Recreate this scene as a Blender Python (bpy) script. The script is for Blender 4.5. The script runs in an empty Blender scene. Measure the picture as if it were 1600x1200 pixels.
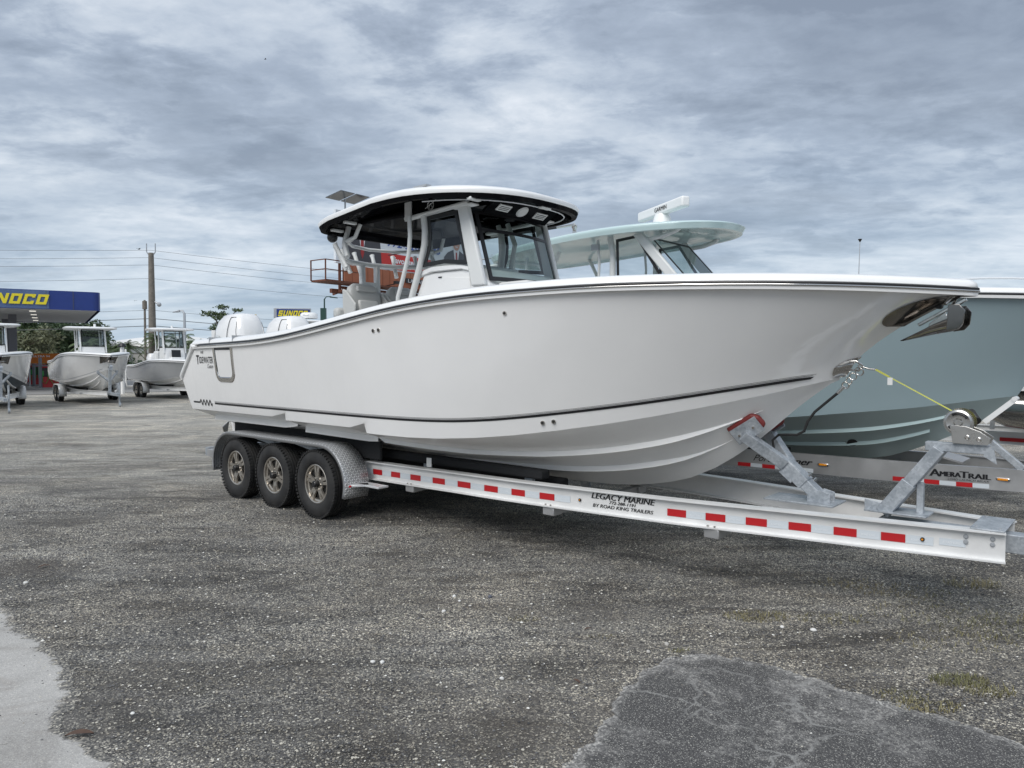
import bpy, bmesh, math, random
import numpy as np
from mathutils import Vector, Matrix
R = math.radians
rnd = random.Random(7)
scene = bpy.context.scene
COL = scene.collection

# ------------------------------------------------------------------ camera
cam_data = bpy.data.cameras.new('camera')
cam_data.sensor_width = 36.0
cam_data.lens = 1130.0 / 1600.0 * 36.0
cam_data.clip_start = 0.05
cam_data.clip_end = 3000.0
cam = bpy.data.objects.new('camera', cam_data)
COL.objects.link(cam)
cam.location = (0, 0, 1.855)
cam.rotation_euler = (R(90) - math.atan(40.0 / 1130.0), 0, 0)
scene.camera = cam

# ------------------------------------------------------------------ sky, sun, exposure
SUN_EL, SUN_AZ = 45.0, -150.0     # elevation; azimuth of the place the sun stands, from +Y clockwise to +X
world = bpy.data.worlds.new('World')
scene.world = world
world.use_nodes = True
nt = world.node_tree
nt.nodes.clear()
def wn(t, **k):
    n = nt.nodes.new(t)
    for a, b in k.items(): setattr(n, a, b)
    return n
def wl(a, b): nt.links.new(a, b)
out = wn('ShaderNodeOutputWorld')
bg_sky = wn('ShaderNodeBackground'); bg_sky.inputs['Strength'].default_value = 0.08
nish = wn('ShaderNodeTexSky', sky_type='NISHITA', sun_disc=False)
nish.sun_elevation = R(SUN_EL); nish.sun_rotation = R(SUN_AZ)
wl(nish.outputs[0], bg_sky.inputs['Color'])
# layered cloud deck: direction projected on a plane overhead
tc = wn('ShaderNodeTexCoord'); sep = wn('ShaderNodeSeparateXYZ'); wl(tc.outputs['Generated'], sep.inputs[0])
def wm(op, a, b=None, clamp=False):
    n = wn('ShaderNodeMath', operation=op, use_clamp=clamp)
    for i, v in enumerate((a, b)):
        if v is None: continue
        if isinstance(v, (int, float)): n.inputs[i].default_value = v
        else: wl(v, n.inputs[i])
    return n.outputs[0]
zc = wm('ADD', wm('MAXIMUM', sep.outputs['Z'], 0.0), 0.15)
px = wm('DIVIDE', sep.outputs['X'], zc); py = wm('DIVIDE', sep.outputs['Y'], zc)
cmb = wn('ShaderNodeCombineXYZ'); wl(px, cmb.inputs[0]); wl(py, cmb.inputs[1])
def wnoise(scale, detail, rough, dist, off, stretch=(1, 1, 1), rot=0):
    mp = wn('ShaderNodeMapping'); mp.inputs['Location'].default_value = off; mp.inputs['Scale'].default_value = stretch
    mp.inputs['Rotation'].default_value = (0, 0, R(rot))
    wl(cmb.outputs[0], mp.inputs[0])
    n = wn('ShaderNodeTexNoise'); n.inputs['Scale'].default_value = scale; n.inputs['Detail'].default_value = detail
    n.inputs['Roughness'].default_value = rough; n.inputs['Distortion'].default_value = dist
    wl(mp.outputs[0], n.inputs['Vector']); return n.outputs['Fac']
n1 = wnoise(0.8, 5, 0.55, 0.1, (6.9, 2.4, 0), (0.85, 1.2, 1), 25)
n2 = wnoise(3.0, 7, 0.6, 0.25, (7.3, 4.2, 2), (0.85, 1.15, 1), 20)
n3 = wnoise(9.0, 6, 0.62, 0.2, (1.3, 9.2, 5), (0.9, 1.1, 1), 10)
bil = wm('SUBTRACT', 1.0, wm('ABSOLUTE', wm('MULTIPLY', wm('SUBTRACT', n2, 0.5), 3.2)))      # rounded cloud lobes
s = wm('ADD', wm('MULTIPLY', n1, 0.62), wm('ADD', wm('ADD', wm('MULTIPLY', n2, 0.20), wm('MULTIPLY', bil, 0.075)), wm('MULTIPLY', n3, 0.13)))
ramp = wn('ShaderNodeValToRGB'); wl(s, ramp.inputs[0])
cr = ramp.color_ramp
while len(cr.elements) > 1: cr.elements.remove(cr.elements[-1])
def stop(p, c):
    e = cr.elements.new(p); e.color = (*c, 1)
cr.elements[0].position = 0.435; cr.elements[0].color = (0.140, 0.168, 0.215, 1)
stop(0.485, (0.180, 0.213, 0.265)); stop(0.525, (0.225, 0.263, 0.322)); stop(0.56, (0.300, 0.340, 0.395)); stop(0.60, (0.375, 0.41, 0.455)); stop(0.66, (0.52, 0.54, 0.57))
# thin pale stratus low over the horizon
hz = wm('POWER', wm('SUBTRACT', 1.0, wm('MAXIMUM', sep.outputs['Z'], 0.0), clamp=True), 7.0)
n4 = wnoise(1.2, 6, 0.6, 0.2, (2, 5, 1), (0.45, 1.6, 1), 0)
lowr = wn('ShaderNodeValToRGB'); wl(n4, lowr.inputs[0])
lr = lowr.color_ramp; lr.elements[0].position = 0.38; lr.elements[0].color = (0.26, 0.345, 0.44, 1); lr.elements[1].position = 0.64; lr.elements[1].color = (0.43, 0.50, 0.57, 1)
mixc = wn('ShaderNodeMixRGB'); wl(hz, mixc.inputs[0]); wl(ramp.outputs[0], mixc.inputs[1]); wl(lowr.outputs[0], mixc.inputs[2])
bg_cloud = wn('ShaderNodeBackground'); wl(mixc.outputs[0], bg_cloud.inputs['Color'])
# an overcast sky brightens smoothly toward the zenith
bg_str = wm('ADD', 0.93, wm('MULTIPLY', wm('MAXIMUM', sep.outputs['Z'], 0.0), 0.40)); wl(bg_str, bg_cloud.inputs['Strength'])
mixs = wn('ShaderNodeMixShader'); mixs.inputs[0].default_value = 0.93
wl(bg_sky.outputs[0], mixs.inputs[1]); wl(bg_cloud.outputs[0], mixs.inputs[2]); wl(mixs.outputs[0], out.inputs['Surface'])

sun_data = bpy.data.lights.new('sun', 'SUN')
sun_data.energy = 1.4; sun_data.angle = R(38); sun_data.color = (1.0, 0.975, 0.94)
sun = bpy.data.objects.new('sun', sun_data); COL.objects.link(sun)
sd = Vector((math.sin(R(SUN_AZ)) * math.cos(R(SUN_EL)), math.cos(R(SUN_AZ)) * math.cos(R(SUN_EL)), math.sin(R(SUN_EL))))
sun.rotation_euler = sd.to_track_quat('Z', 'Y').to_euler()
sun.location = sd * 50

scene.view_settings.view_transform = 'Standard'
scene.view_settings.look = 'None'
scene.view_settings.gamma = 1.0
scene.view_settings.use_curve_mapping = False
scene.view_settings.exposure = 0.76
scene.render.engine = 'CYCLES'

# ------------------------------------------------------------------ tagging
def tag(o, label=None, cat=None, group=None, kind=None):
    if label: o['label'] = label
    if cat: o['category'] = cat
    if group: o['group'] = group
    if kind: o['kind'] = kind
    return o
def empty(name, loc=(0, 0, 0), rotz=0.0, label=None, cat=None, group=None):
    o = bpy.data.objects.new(name, None); COL.objects.link(o)
    o.empty_display_size = 0.2
    o.location = loc; o.rotation_euler = (0, 0, rotz)
    return tag(o, label, cat, group)
def copy_tree(o, parent=None):
    c = o.copy(); COL.objects.link(c)
    if parent is not None: c.parent = parent
    for ch in list(o.children): copy_tree(ch, c)
    return c

# ------------------------------------------------------------------ materials
def new_mat(name):
    m = bpy.data.materials.new(name); m.use_nodes = True
    t = m.node_tree; b = t.nodes['Principled BSDF']
    return m, t, b
def mat(name, col, rough=0.5, metal=0.0, coat=0.0, var=0.0, vscale=4.0, bump=0.0, bscale=40.0, spec=0.5, emis=None, rvar=0.0, coord='Object', bdist=.01, coatonly=False):
    m, t, b = new_mat(name)
    b.inputs['Base Color'].default_value = (*col, 1); b.inputs['Roughness'].default_value = rough
    b.inputs['Metallic'].default_value = metal; b.inputs['Coat Weight'].default_value = coat
    b.inputs['Coat Roughness'].default_value = 0.06
    b.inputs['Specular IOR Level'].default_value = spec
    if emis:
        b.inputs['Emission Color'].default_value = (*emis[0], 1); b.inputs['Emission Strength'].default_value = emis[1]
    if var > 0 or bump > 0 or rvar > 0:
        tc = t.nodes.new('ShaderNodeTexCoord')
        if var > 0 or rvar > 0:
            n = t.nodes.new('ShaderNodeTexNoise'); n.inputs['Scale'].default_value = vscale; n.inputs['Detail'].default_value = 6; n.inputs['Roughness'].default_value = 0.6
            t.links.new(tc.outputs[coord], n.inputs['Vector'])
            if var > 0:
                mr = t.nodes.new('ShaderNodeMapRange'); mr.inputs[1].default_value = 0.3; mr.inputs[2].default_value = 0.7
                mr.inputs[3].default_value = 1 - var; mr.inputs[4].default_value = 1 + var * 0.6
                t.links.new(n.outputs['Fac'], mr.inputs[0])
                mx = t.nodes.new('ShaderNodeVectorMath'); mx.operation = 'SCALE'; mx.inputs[0].default_value = col
                t.links.new(mr.outputs[0], mx.inputs['Scale']); t.links.new(mx.outputs[0], b.inputs['Base Color'])
            if rvar > 0:
                mr2 = t.nodes.new('ShaderNodeMapRange'); mr2.inputs[1].default_value = 0.3; mr2.inputs[2].default_value = 0.7
                mr2.inputs[3].default_value = max(0.02, rough - rvar); mr2.inputs[4].default_value = rough + rvar
                t.links.new(n.outputs['Fac'], mr2.inputs[0]); t.links.new(mr2.outputs[0], b.inputs['Roughness'])
        if bump > 0:
            n = t.nodes.new('ShaderNodeTexNoise'); n.inputs['Scale'].default_value = bscale; n.inputs['Detail'].default_value = 4
            t.links.new(tc.outputs[coord], n.inputs['Vector'])
            bp = t.nodes.new('ShaderNodeBump'); bp.inputs['Strength'].default_value = bump; bp.inputs['Distance'].default_value = bdist
            t.links.new(n.outputs['Fac'], bp.inputs['Height']); t.links.new(bp.outputs[0], b.inputs['Coat Normal'])
            if not coatonly: t.links.new(bp.outputs[0], b.inputs['Normal'])
    return m
def glass_mat(name, tint, refl=1.0):
    m, t, b = new_mat(name)
    t.nodes.remove(b)
    o = t.nodes['Material Output']
    tr = t.nodes.new('ShaderNodeBsdfTransparent'); tr.inputs[0].default_value = (*tint, 1)
    gl = t.nodes.new('ShaderNodeBsdfGlossy'); gl.inputs['Roughness'].default_value = 0.02; gl.inputs[0].default_value = (0.9, 0.95, 1, 1)
    lw = t.nodes.new('ShaderNodeLayerWeight'); lw.inputs[0].default_value = 0.5
    pw = t.nodes.new('ShaderNodeMath'); pw.operation = 'POWER'; pw.inputs[1].default_value = 5.0; t.links.new(lw.outputs['Facing'], pw.inputs[0])
    ma = t.nodes.new('ShaderNodeMath'); ma.operation = 'MULTIPLY_ADD'; ma.inputs[1].default_value = 0.9; ma.inputs[2].default_value = 0.05; t.links.new(pw.outputs[0], ma.inputs[0])
    mx = t.nodes.new('ShaderNodeMixShader')
    t.links.new(ma.outputs[0], mx.inputs[0]); t.links.new(tr.outputs[0], mx.inputs[1]); t.links.new(gl.outputs[0], mx.inputs[2]); t.links.new(mx.outputs[0], o.inputs[0])
    return m
M = {}
M['gel'] = mat('white_gelcoat', (0.82, 0.815, 0.805), 0.16, coat=1.0, var=0.025, vscale=1.2, bump=0.7, bscale=1.3, bdist=.045, coatonly=True)
M['facet'] = mat('facet_shade_gelcoat', (0.62, 0.64, 0.65), 0.25, coat=0.5)  # cowl gelcoat greyed to carry the shading of a facet
M['gelw'] = mat('white_deck_gelcoat', (0.84, 0.84, 0.83), 0.28, coat=0.4)
M['aqua'] = mat('aqua_gelcoat', (0.33, 0.425, 0.455), 0.22, coat=0.6, var=0.03, vscale=1.0)
M['aquab'] = mat('aqua_bottom_paint', (0.36, 0.44, 0.44), 0.42, coat=0.1, var=0.06, vscale=1.5)
M['aquap'] = mat('pale_aqua_gelcoat', (0.52, 0.66, 0.66), 0.2, coat=0.6)
M['bottom'] = mat('hull_bottom_gelcoat', (0.85, 0.845, 0.83), 0.30, coat=0.25, var=0.05, vscale=2.5)
M['pod'] = mat('powder_coated_tube', (0.68, 0.69, 0.68), 0.35)
M['vinyl'] = mat('grey_vinyl', (0.50, 0.505, 0.49), 0.5, bump=0.12, bscale=90)
M['vinylw'] = mat('white_vinyl', (0.72, 0.72, 0.70), 0.45)
M['blackgel'] = mat('black_gelcoat', (0.005, 0.005, 0.006), 0.30, spec=0.0, coat=0.12)
M['black'] = mat('black_rubber', (0.018, 0.018, 0.018), 0.6)
M['blackm'] = mat('black_paint', (0.015, 0.015, 0.016), 0.35)
M['carpet'] = mat('bunk_carpet', (0.02, 0.021, 0.023), 0.95, bump=0.5, bscale=200)
M['chrome'] = mat('polished_stainless', (0.62, 0.60, 0.57), 0.09, metal=1.0, rvar=0.05, vscale=8)
M['darkchrome'] = mat('dark_polished_stainless', (0.26, 0.245, 0.23), 0.14, metal=1.0, rvar=0.05, vscale=12)
M['alu'] = mat('aluminium_beam', (0.80, 0.80, 0.79), 0.42, metal=0.22, var=0.07, vscale=3.0, rvar=0.1)
M['alud'] = mat('weathered_aluminium', (0.50, 0.50, 0.50), 0.40, metal=0.7, var=0.16, vscale=2.2, rvar=0.12)
M['zinc'] = mat('zinc_plated_steel', (0.52, 0.51, 0.49), 0.30, metal=0.9, rvar=0.08, vscale=15)
M['red'] = mat('red_reflective_tape', (0.45, 0.014, 0.018), 0.35)
M['tapew'] = mat('silver_reflective_tape', (0.60, 0.645, 0.68), 0.35)
M['ink'] = mat('black_lettering', (0.012, 0.012, 0.014), 0.4)
M['inkw'] = mat('pale_lettering', (0.80, 0.82, 0.84), 0.4)
M['redpad'] = mat('red_rubber_pad', (0.17, 0.022, 0.02), 0.55, var=0.1, vscale=20)
M['amber'] = mat('amber_lens', (0.75, 0.27, 0.01), 0.15, coat=1)
M['strap'] = mat('yellow_strap', (0.60, 0.60, 0.10), 0.7)
M['paper'] = mat('white_tag', (0.75, 0.75, 0.74), 0.7)
M['rock'] = mat('pale_stone', (0.50, 0.48, 0.44), 0.9, var=0.3, vscale=30)
M['concgrey'] = mat('canopy_column_paint', (0.16, 0.165, 0.19), 0.6)
M['blue'] = mat('navy_fascia', (0.018, 0.042, 0.21), 0.3, var=0.06)
M['blue2'] = mat('weathered_blue_fascia', (0.09, 0.145, 0.30), 0.45, var=0.2, vscale=1.2)
M['yellow'] = mat('yellow_letter', (0.78, 0.66, 0.03), 0.35)
M['soffit'] = mat('canopy_soffit', (0.62, 0.62, 0.61), 0.7)
M['wood'] = mat('weathered_pole_wood', (0.20, 0.18, 0.155), 0.9, var=0.25, vscale=3, bump=0.3)
M['steelg'] = mat('grey_painted_steel', (0.42, 0.44, 0.46), 0.4, metal=0.3)
M['rust'] = mat('brown_painted_steel', (0.13, 0.045, 0.025), 0.7, var=0.25, vscale=2)
M['rustp'] = mat('brown_apron_panel', (0.38, 0.14, 0.075), 0.75, var=0.15, vscale=1.5)
M['bark'] = mat('bark', (0.09, 0.07, 0.055), 0.95, var=0.3, vscale=5)
M['ledglow'] = mat('dome_light', (0.8, 0.8, 0.78), 0.4, emis=((1, 0.95, 0.85), 0.35))
M['glass'] = glass_mat('clear_glass', (0.86, 0.90, 0.90))
M['glassd'] = glass_mat('tinted_glass', (0.55, 0.60, 0.60))
M['glassb'] = glass_mat('boat_glass_green', (0.72, 0.80, 0.78))

def leaf_mat(name, a, b_):
    m, t, b = new_mat(name)
    oi = t.nodes.new('ShaderNodeTexCoord'); n = t.nodes.new('ShaderNodeTexNoise'); n.inputs['Scale'].default_value = 1.3; n.inputs['Detail'].default_value = 5
    t.links.new(oi.outputs['Object'], n.inputs['Vector'])
    r = t.nodes.new('ShaderNodeValToRGB'); r.color_ramp.elements[0].position = 0.35; r.color_ramp.elements[1].position = 0.65
    r.color_ramp.elements[0].color = (*a, 1); r.color_ramp.elements[1].color = (*b_, 1)
    t.links.new(n.outputs['Fac'], r.inputs[0]); t.links.new(r.outputs[0], b.inputs['Base Color'])
    b.inputs['Roughness'].default_value = 0.6
    return m
M['leaf_dark'] = leaf_mat('dark_leaves', (0.022, 0.042, 0.018), (0.05, 0.085, 0.03))
M['leaf_mid'] = leaf_mat('green_leaves', (0.045, 0.075, 0.03), (0.10, 0.14, 0.055))
M['leaf_pale'] = leaf_mat('pale_leaves', (0.09, 0.10, 0.06), (0.16, 0.17, 0.09))

# galvanised steel: mottled zinc spangle
def galv():
    m, t, b = new_mat('galvanised_steel')
    tc = t.nodes.new('ShaderNodeTexCoord')
    v = t.nodes.new('ShaderNodeTexVoronoi'); v.inputs['Scale'].default_value = 60; t.links.new(tc.outputs['Object'], v.inputs['Vector'])
    n = t.nodes.new('ShaderNodeTexNoise'); n.inputs['Scale'].default_value = 9; n.inputs['Detail'].default_value = 6; t.links.new(tc.outputs['Object'], n.inputs['Vector'])
    bw = t.nodes.new('ShaderNodeSeparateColor'); t.links.new(v.outputs['Color'], bw.inputs[0])
    ad = t.nodes.new('ShaderNodeMath'); ad.operation = 'MULTIPLY_ADD'; ad.inputs[1].default_value = 0.3; t.links.new(bw.outputs[0], ad.inputs[0]); t.links.new(n.outputs['Fac'], ad.inputs[2])
    r = t.nodes.new('ShaderNodeValToRGB'); r.color_ramp.elements[0].position = 0.4; r.color_ramp.elements[0].color = (0.30, 0.33, 0.36, 1)
    r.color_ramp.elements[1].position = 0.9; r.color_ramp.elements[1].color = (0.52, 0.55, 0.58, 1)
    t.links.new(ad.outputs[0], r.inputs[0]); t.links.new(r.outputs[0], b.inputs['Base Color'])
    b.inputs['Metallic'].default_value = 0.5; b.inputs['Roughness'].default_value = 0.5
    return m
M['galv'] = galv()
# tread plate: small raised lozenges
def tread():
    m, t, b = new_mat('tread_plate')
    tc = t.nodes.new('ShaderNodeTexCoord')
    hs = []
    for rot, off in ((45, 0.0), (-45, 0.5)):
        mp = t.nodes.new('ShaderNodeMapping'); mp.inputs['Scale'].default_value = (24, 24, 24); mp.inputs['Rotation'].default_value = (0, 0, R(rot)); mp.inputs['Location'].default_value = (off, off, 0)
        t.links.new(tc.outputs['UV'], mp.inputs[0])
        fr = t.nodes.new('ShaderNodeVectorMath'); fr.operation = 'FRACTION'; t.links.new(mp.outputs[0], fr.inputs[0])
        sb = t.nodes.new('ShaderNodeVectorMath'); sb.operation = 'SUBTRACT'; sb.inputs[1].default_value = (0.5, 0.5, 0); t.links.new(fr.outputs[0], sb.inputs[0])
        sc = t.nodes.new('ShaderNodeVectorMath'); sc.operation = 'MULTIPLY'; sc.inputs[1].default_value = (1.0, 3.2, 0); t.links.new(sb.outputs[0], sc.inputs[0])
        ln = t.nodes.new('ShaderNodeVectorMath'); ln.operation = 'LENGTH'; t.links.new(sc.outputs[0], ln.inputs[0])
        mr = t.nodes.new('ShaderNodeMapRange'); mr.inputs[1].default_value = 0.42; mr.inputs[2].default_value = 0.30; t.links.new(ln.outputs['Value'], mr.inputs[0]); hs.append(mr)
    mx = t.nodes.new('ShaderNodeMath'); mx.operation = 'MAXIMUM'; t.links.new(hs[0].outputs[0], mx.inputs[0]); t.links.new(hs[1].outputs[0], mx.inputs[1])
    bp = t.nodes.new('ShaderNodeBump'); bp.inputs['Strength'].default_value = 0.9; bp.inputs['Distance'].default_value = 0.004; t.links.new(mx.outputs[0], bp.inputs['Height']); t.links.new(bp.outputs[0], b.inputs['Normal'])
    r = t.nodes.new('ShaderNodeMixRGB'); r.inputs[1].default_value = (0.40, 0.41, 0.42, 1); r.inputs[2].default_value = (0.85, 0.86, 0.87, 1); t.links.new(mx.outputs[0], r.inputs[0])
    t.links.new(r.outputs[0], b.inputs['Base Color'])
    b.inputs['Metallic'].default_value = 0.6; b.inputs['Roughness'].default_value = 0.38
    return m
M['tread'] = tread()
def tyre_mat():
    m, t, b = new_mat('tyre_rubber')
    tc = t.nodes.new('ShaderNodeTexCoord'); n = t.nodes.new('ShaderNodeTexNoise'); n.inputs['Scale'].default_value = 6; n.inputs['Detail'].default_value = 5; t.links.new(tc.outputs['Object'], n.inputs['Vector'])
    r = t.nodes.new('ShaderNodeValToRGB'); r.color_ramp.elements[0].position = 0.35; r.color_ramp.elements[0].color = (0.012, 0.012, 0.013, 1); r.color_ramp.elements[1].position = 0.75; r.color_ramp.elements[1].color = (0.034, 0.033, 0.031, 1)
    t.links.new(n.outputs['Fac'], r.inputs[0]); t.links.new(r.outputs[0], b.inputs['Base Color']); b.inputs['Roughness'].default_value = 0.75
    return m
M['tyre'] = tyre_mat()
M['rim'] = mat('brushed_bronze_alloy', (0.52, 0.48, 0.425), 0.34, metal=0.85, var=0.08, vscale=10)
M['rimdark'] = mat('black_wheel_well', (0.03, 0.03, 0.03), 0.5, metal=0.3)

# ------------------------------------------------------------------ mesh builder
class MB:
    def __init__(s): s.v = []; s.f = []; s.uv = {}
    def add(s, vs, fs):
        o = len(s.v); s.v += [tuple(float(c) for c in p) for p in vs]; s.f += [tuple(o + i for i in q) for q in fs]; return o
    def box(s, c, size, rot=None):
        hx, hy, hz = [d / 2 for d in size]; P = []
        for x in (-hx, hx):
            for y in (-hy, hy):
                for z in (-hz, hz):
                    p = Vector((x, y, z))
                    if rot is not None: p = rot @ p
                    P.append(p + Vector(c))
        s.add(P, [(0, 1, 3, 2), (4, 6, 7, 5), (0, 4, 5, 1), (2, 3, 7, 6), (0, 2, 6, 4), (1, 5, 7, 3)]); return s
    def beam(s, a, b, w, h, up=(0, 0, 1)):
        a = Vector(a); b = Vector(b); d = (b - a).normalized(); up = Vector(up)
        sd_ = d.cross(up)
        if sd_.length < 1e-4: sd_ = d.cross(Vector((1, 0, 0)))
        sd_.normalize(); u = sd_.cross(d)
        P = []
        for q in (a, b):
            for i, j in ((-1, -1), (1, -1), (1, 1), (-1, 1)): P.append(q + sd_ * i * w / 2 + u * j * h / 2)
        s.add(P, [(3, 2, 1, 0), (4, 5, 6, 7), (0, 1, 5, 4), (1, 2, 6, 5), (2, 3, 7, 6), (3, 0, 4, 7)]); return s
    def tube(s, pts, r, seg=8, cap=True, closed=False):
        pts = [Vector(p) for p in pts]; n = len(pts); rs = r if isinstance(r, (list, tuple)) else [r] * n
        rings = []; prev = None
        for i, p in enumerate(pts):
            if closed: d = pts[(i + 1) % n] - pts[i - 1]
            else: d = (pts[min(i + 1, n - 1)] - pts[max(i - 1, 0)])
            d.normalize()
            if prev is None:
                a = d.cross(Vector((0, 0, 1)));
                if a.length < 0.05: a = d.cross(Vector((1, 0, 0)))
            else: a = prev - d * prev.dot(d)
            a.normalize(); prev = a; b = d.cross(a)
            rings.append([p + (a * math.cos(t) + b * math.sin(t)) * rs[i] for t in [2 * math.pi * k / seg for k in range(seg)]])
        V = [q for rg in rings for q in rg]; F = []
        m = n if closed else n - 1
        for i in range(m):
            for k in range(seg):
                j = (i + 1) % n
                F.append((i * seg + k, i * seg + (k + 1) % seg, j * seg + (k + 1) % seg, j * seg + k))
        if cap and not closed:
            F.append(tuple(reversed(range(seg)))); F.append(tuple((n - 1) * seg + k for k in range(seg)))
        s.add(V, F); return s
    def cyl(s, a, b, r, r2=None, seg=16): return s.tube([a, b], [r, r if r2 is None else r2], seg)
    def lathe(s, prof, c=(0, 0, 0), axis='y', seg=32, close=False):
        V = []; F = []; n = len(prof)
        for k in range(seg):
            t = 2 * math.pi * k / seg
            for (rr, h) in prof:
                if axis == 'y': V.append((c[0] + rr * math.cos(t), c[1] + h, c[2] + rr * math.sin(t)))
                elif axis == 'z': V.append((c[0] + rr * math.cos(t), c[1] + rr * math.sin(t), c[2] + h))
                else: V.append((c[0] + h, c[1] + rr * math.cos(t), c[2] + rr * math.sin(t)))
        for k in range(seg):
            k2 = (k + 1) % seg
            for i in range(n - 1 if not close else n):
                j = (i + 1) % n
                F.append((k * n + i, k2 * n + i, k2 * n + j, k * n + j))
        s.add(V, F); return s
    def prism(s, poly, vec):
        n = len(poly); A = [Vector(p) for p in poly]; B = [p + Vector(vec) for p in A]
        s.add(A + B, [tuple(reversed(range(n))), tuple(range(n, 2 * n))] + [(i, (i + 1) % n, n + (i + 1) % n, n + i) for i in range(n)]); return s
    def grid(s, G, flip=False):
        a = len(G); b = len(G[0]); V = [p for row in G for p in row]; F = []
        for i in range(a - 1):
            for j in range(b - 1):
                q = (i * b + j, i * b + j + 1, (i + 1) * b + j + 1, (i + 1) * b + j)
                F.append(q[::-1] if flip else q)
        s.add(V, F); return s
    def ball(s, c, r, seg=12, rings=8, sq=(1, 1, 1)):
        prof = [(r * math.sin(math.pi * i / rings), -r * math.cos(math.pi * i / rings)) for i in range(rings + 1)]
        o = len(s.v); s.lathe([(max(p, 1e-4), h) for p, h in prof], (0, 0, 0), 'z', seg)
        for i in range(o, len(s.v)):
            x, y, z = s.v[i]; s.v[i] = (c[0] + x * sq[0], c[1] + y * sq[1], c[2] + z * sq[2])
        return s
    def quad(s, a, b, c, d): s.add([a, b, c, d], [(0, 1, 2, 3)]); return s
    def mirror_y(s):
        n = len(s.v); s.v += [(x, -y, z) for x, y, z in s.v]; s.f += [tuple(n + i for i in reversed(q)) for q in list(s.f)]; return s
    def build(s, name, m, parent=None, smooth=None, bevel=0.0, bseg=2, merge=False, loc=None, fix=True):
        me = bpy.data.meshes.new(name); me.from_pydata(s.v, [], s.f)
        if merge or fix:
            bm = bmesh.new(); bm.from_mesh(me)
            if merge: bmesh.ops.remove_doubles(bm, verts=bm.verts, dist=1e-4)
            if fix: bmesh.ops.recalc_face_normals(bm, faces=bm.faces)
            bm.to_mesh(me); bm.free()
        if m is not None: me.materials.append(m)
        if smooth is not None:
            me.shade_smooth()
            if smooth < 180: me.set_sharp_from_angle(angle=R(smooth))
        o = bpy.data.objects.new(name, me); COL.objects.link(o)
        if parent is not None: o.parent = parent
        if loc is not None: o.location = loc
        if bevel > 0:
            bv = o.modifiers.new('bevel', 'BEVEL'); bv.width = bevel; bv.segments = bseg; bv.limit_method = 'ANGLE'; bv.angle_limit = R(35)
            if smooth is None:
                me.shade_smooth(); me.set_sharp_from_angle(angle=R(50))
        return o
def share(o, name=None, parent=None, loc=None, rot=None):
    c = o.copy(); COL.objects.link(c)
    if parent is not None: c.parent = parent
    if loc is not None: c.location = loc
    if rot is not None: c.rotation_euler = rot
    return c

# text as flat mesh data in the XY plane (x right, y up), origin at the left of the baseline
_tc = {}
def text_data(txt, size=1.0, shear=0.0, bold=0.0, spacing=1.0, align='LEFT'):
    cu = bpy.data.curves.new('t', 'FONT'); cu.body = txt; cu.size = size; cu.shear = shear; cu.offset = bold
    cu.space_character = spacing; cu.align_x = align; cu.resolution_u = 3; cu.fill_mode = 'FRONT'
    o = bpy.data.objects.new('t', cu); COL.objects.link(o)
    dg = bpy.context.evaluated_depsgraph_get(); me = bpy.data.meshes.new_from_object(o.evaluated_get(dg))
    vs = [tuple(v.co[:2]) for v in me.vertices]; fs = [tuple(p.vertices) for p in me.polygons]
    bpy.data.objects.remove(o); bpy.data.curves.remove(cu); bpy.data.meshes.remove(me)
    return vs, fs
def text_obj(name, txt, fn, m, parent, width=None, height=None, dbl=0.0, **k):
    vs, fs = text_data(txt, **k)
    xs = [v[0] for v in vs]; ys = [v[1] for v in vs]; x0, x1, y0, y1 = min(xs), max(xs), min(ys), max(ys)
    sx = (width / (x1 - x0)) if width else 1; sy = (height / (y1 - y0)) if height else sx
    if height and not width: sx = sy
    mb = MB(); mb.add([fn((x - x0) * sx, (y - y0) * sy) for x, y in vs], fs)
    for q in ((1, 2) if dbl else ()):      # heavier strokes: further layers of the same letters, a hair apart
        mb.add([Vector(fn((x - x0) * sx + dbl * q / 2, (y - y0) * sy)) + Vector((0, -.0007 * q, 0)) for x, y in vs], fs)
    return mb.build(name, m, parent, fix=False)
def decal(name, left, right, m, parent, smooth=None):
    mb = MB(); mb.grid([left, right]); return mb.build(name, m, parent, smooth)
def lerp(a, b, t): return a + (b - a) * t
I = lambda x, X, Y: float(np.interp(x, X, Y))
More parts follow.
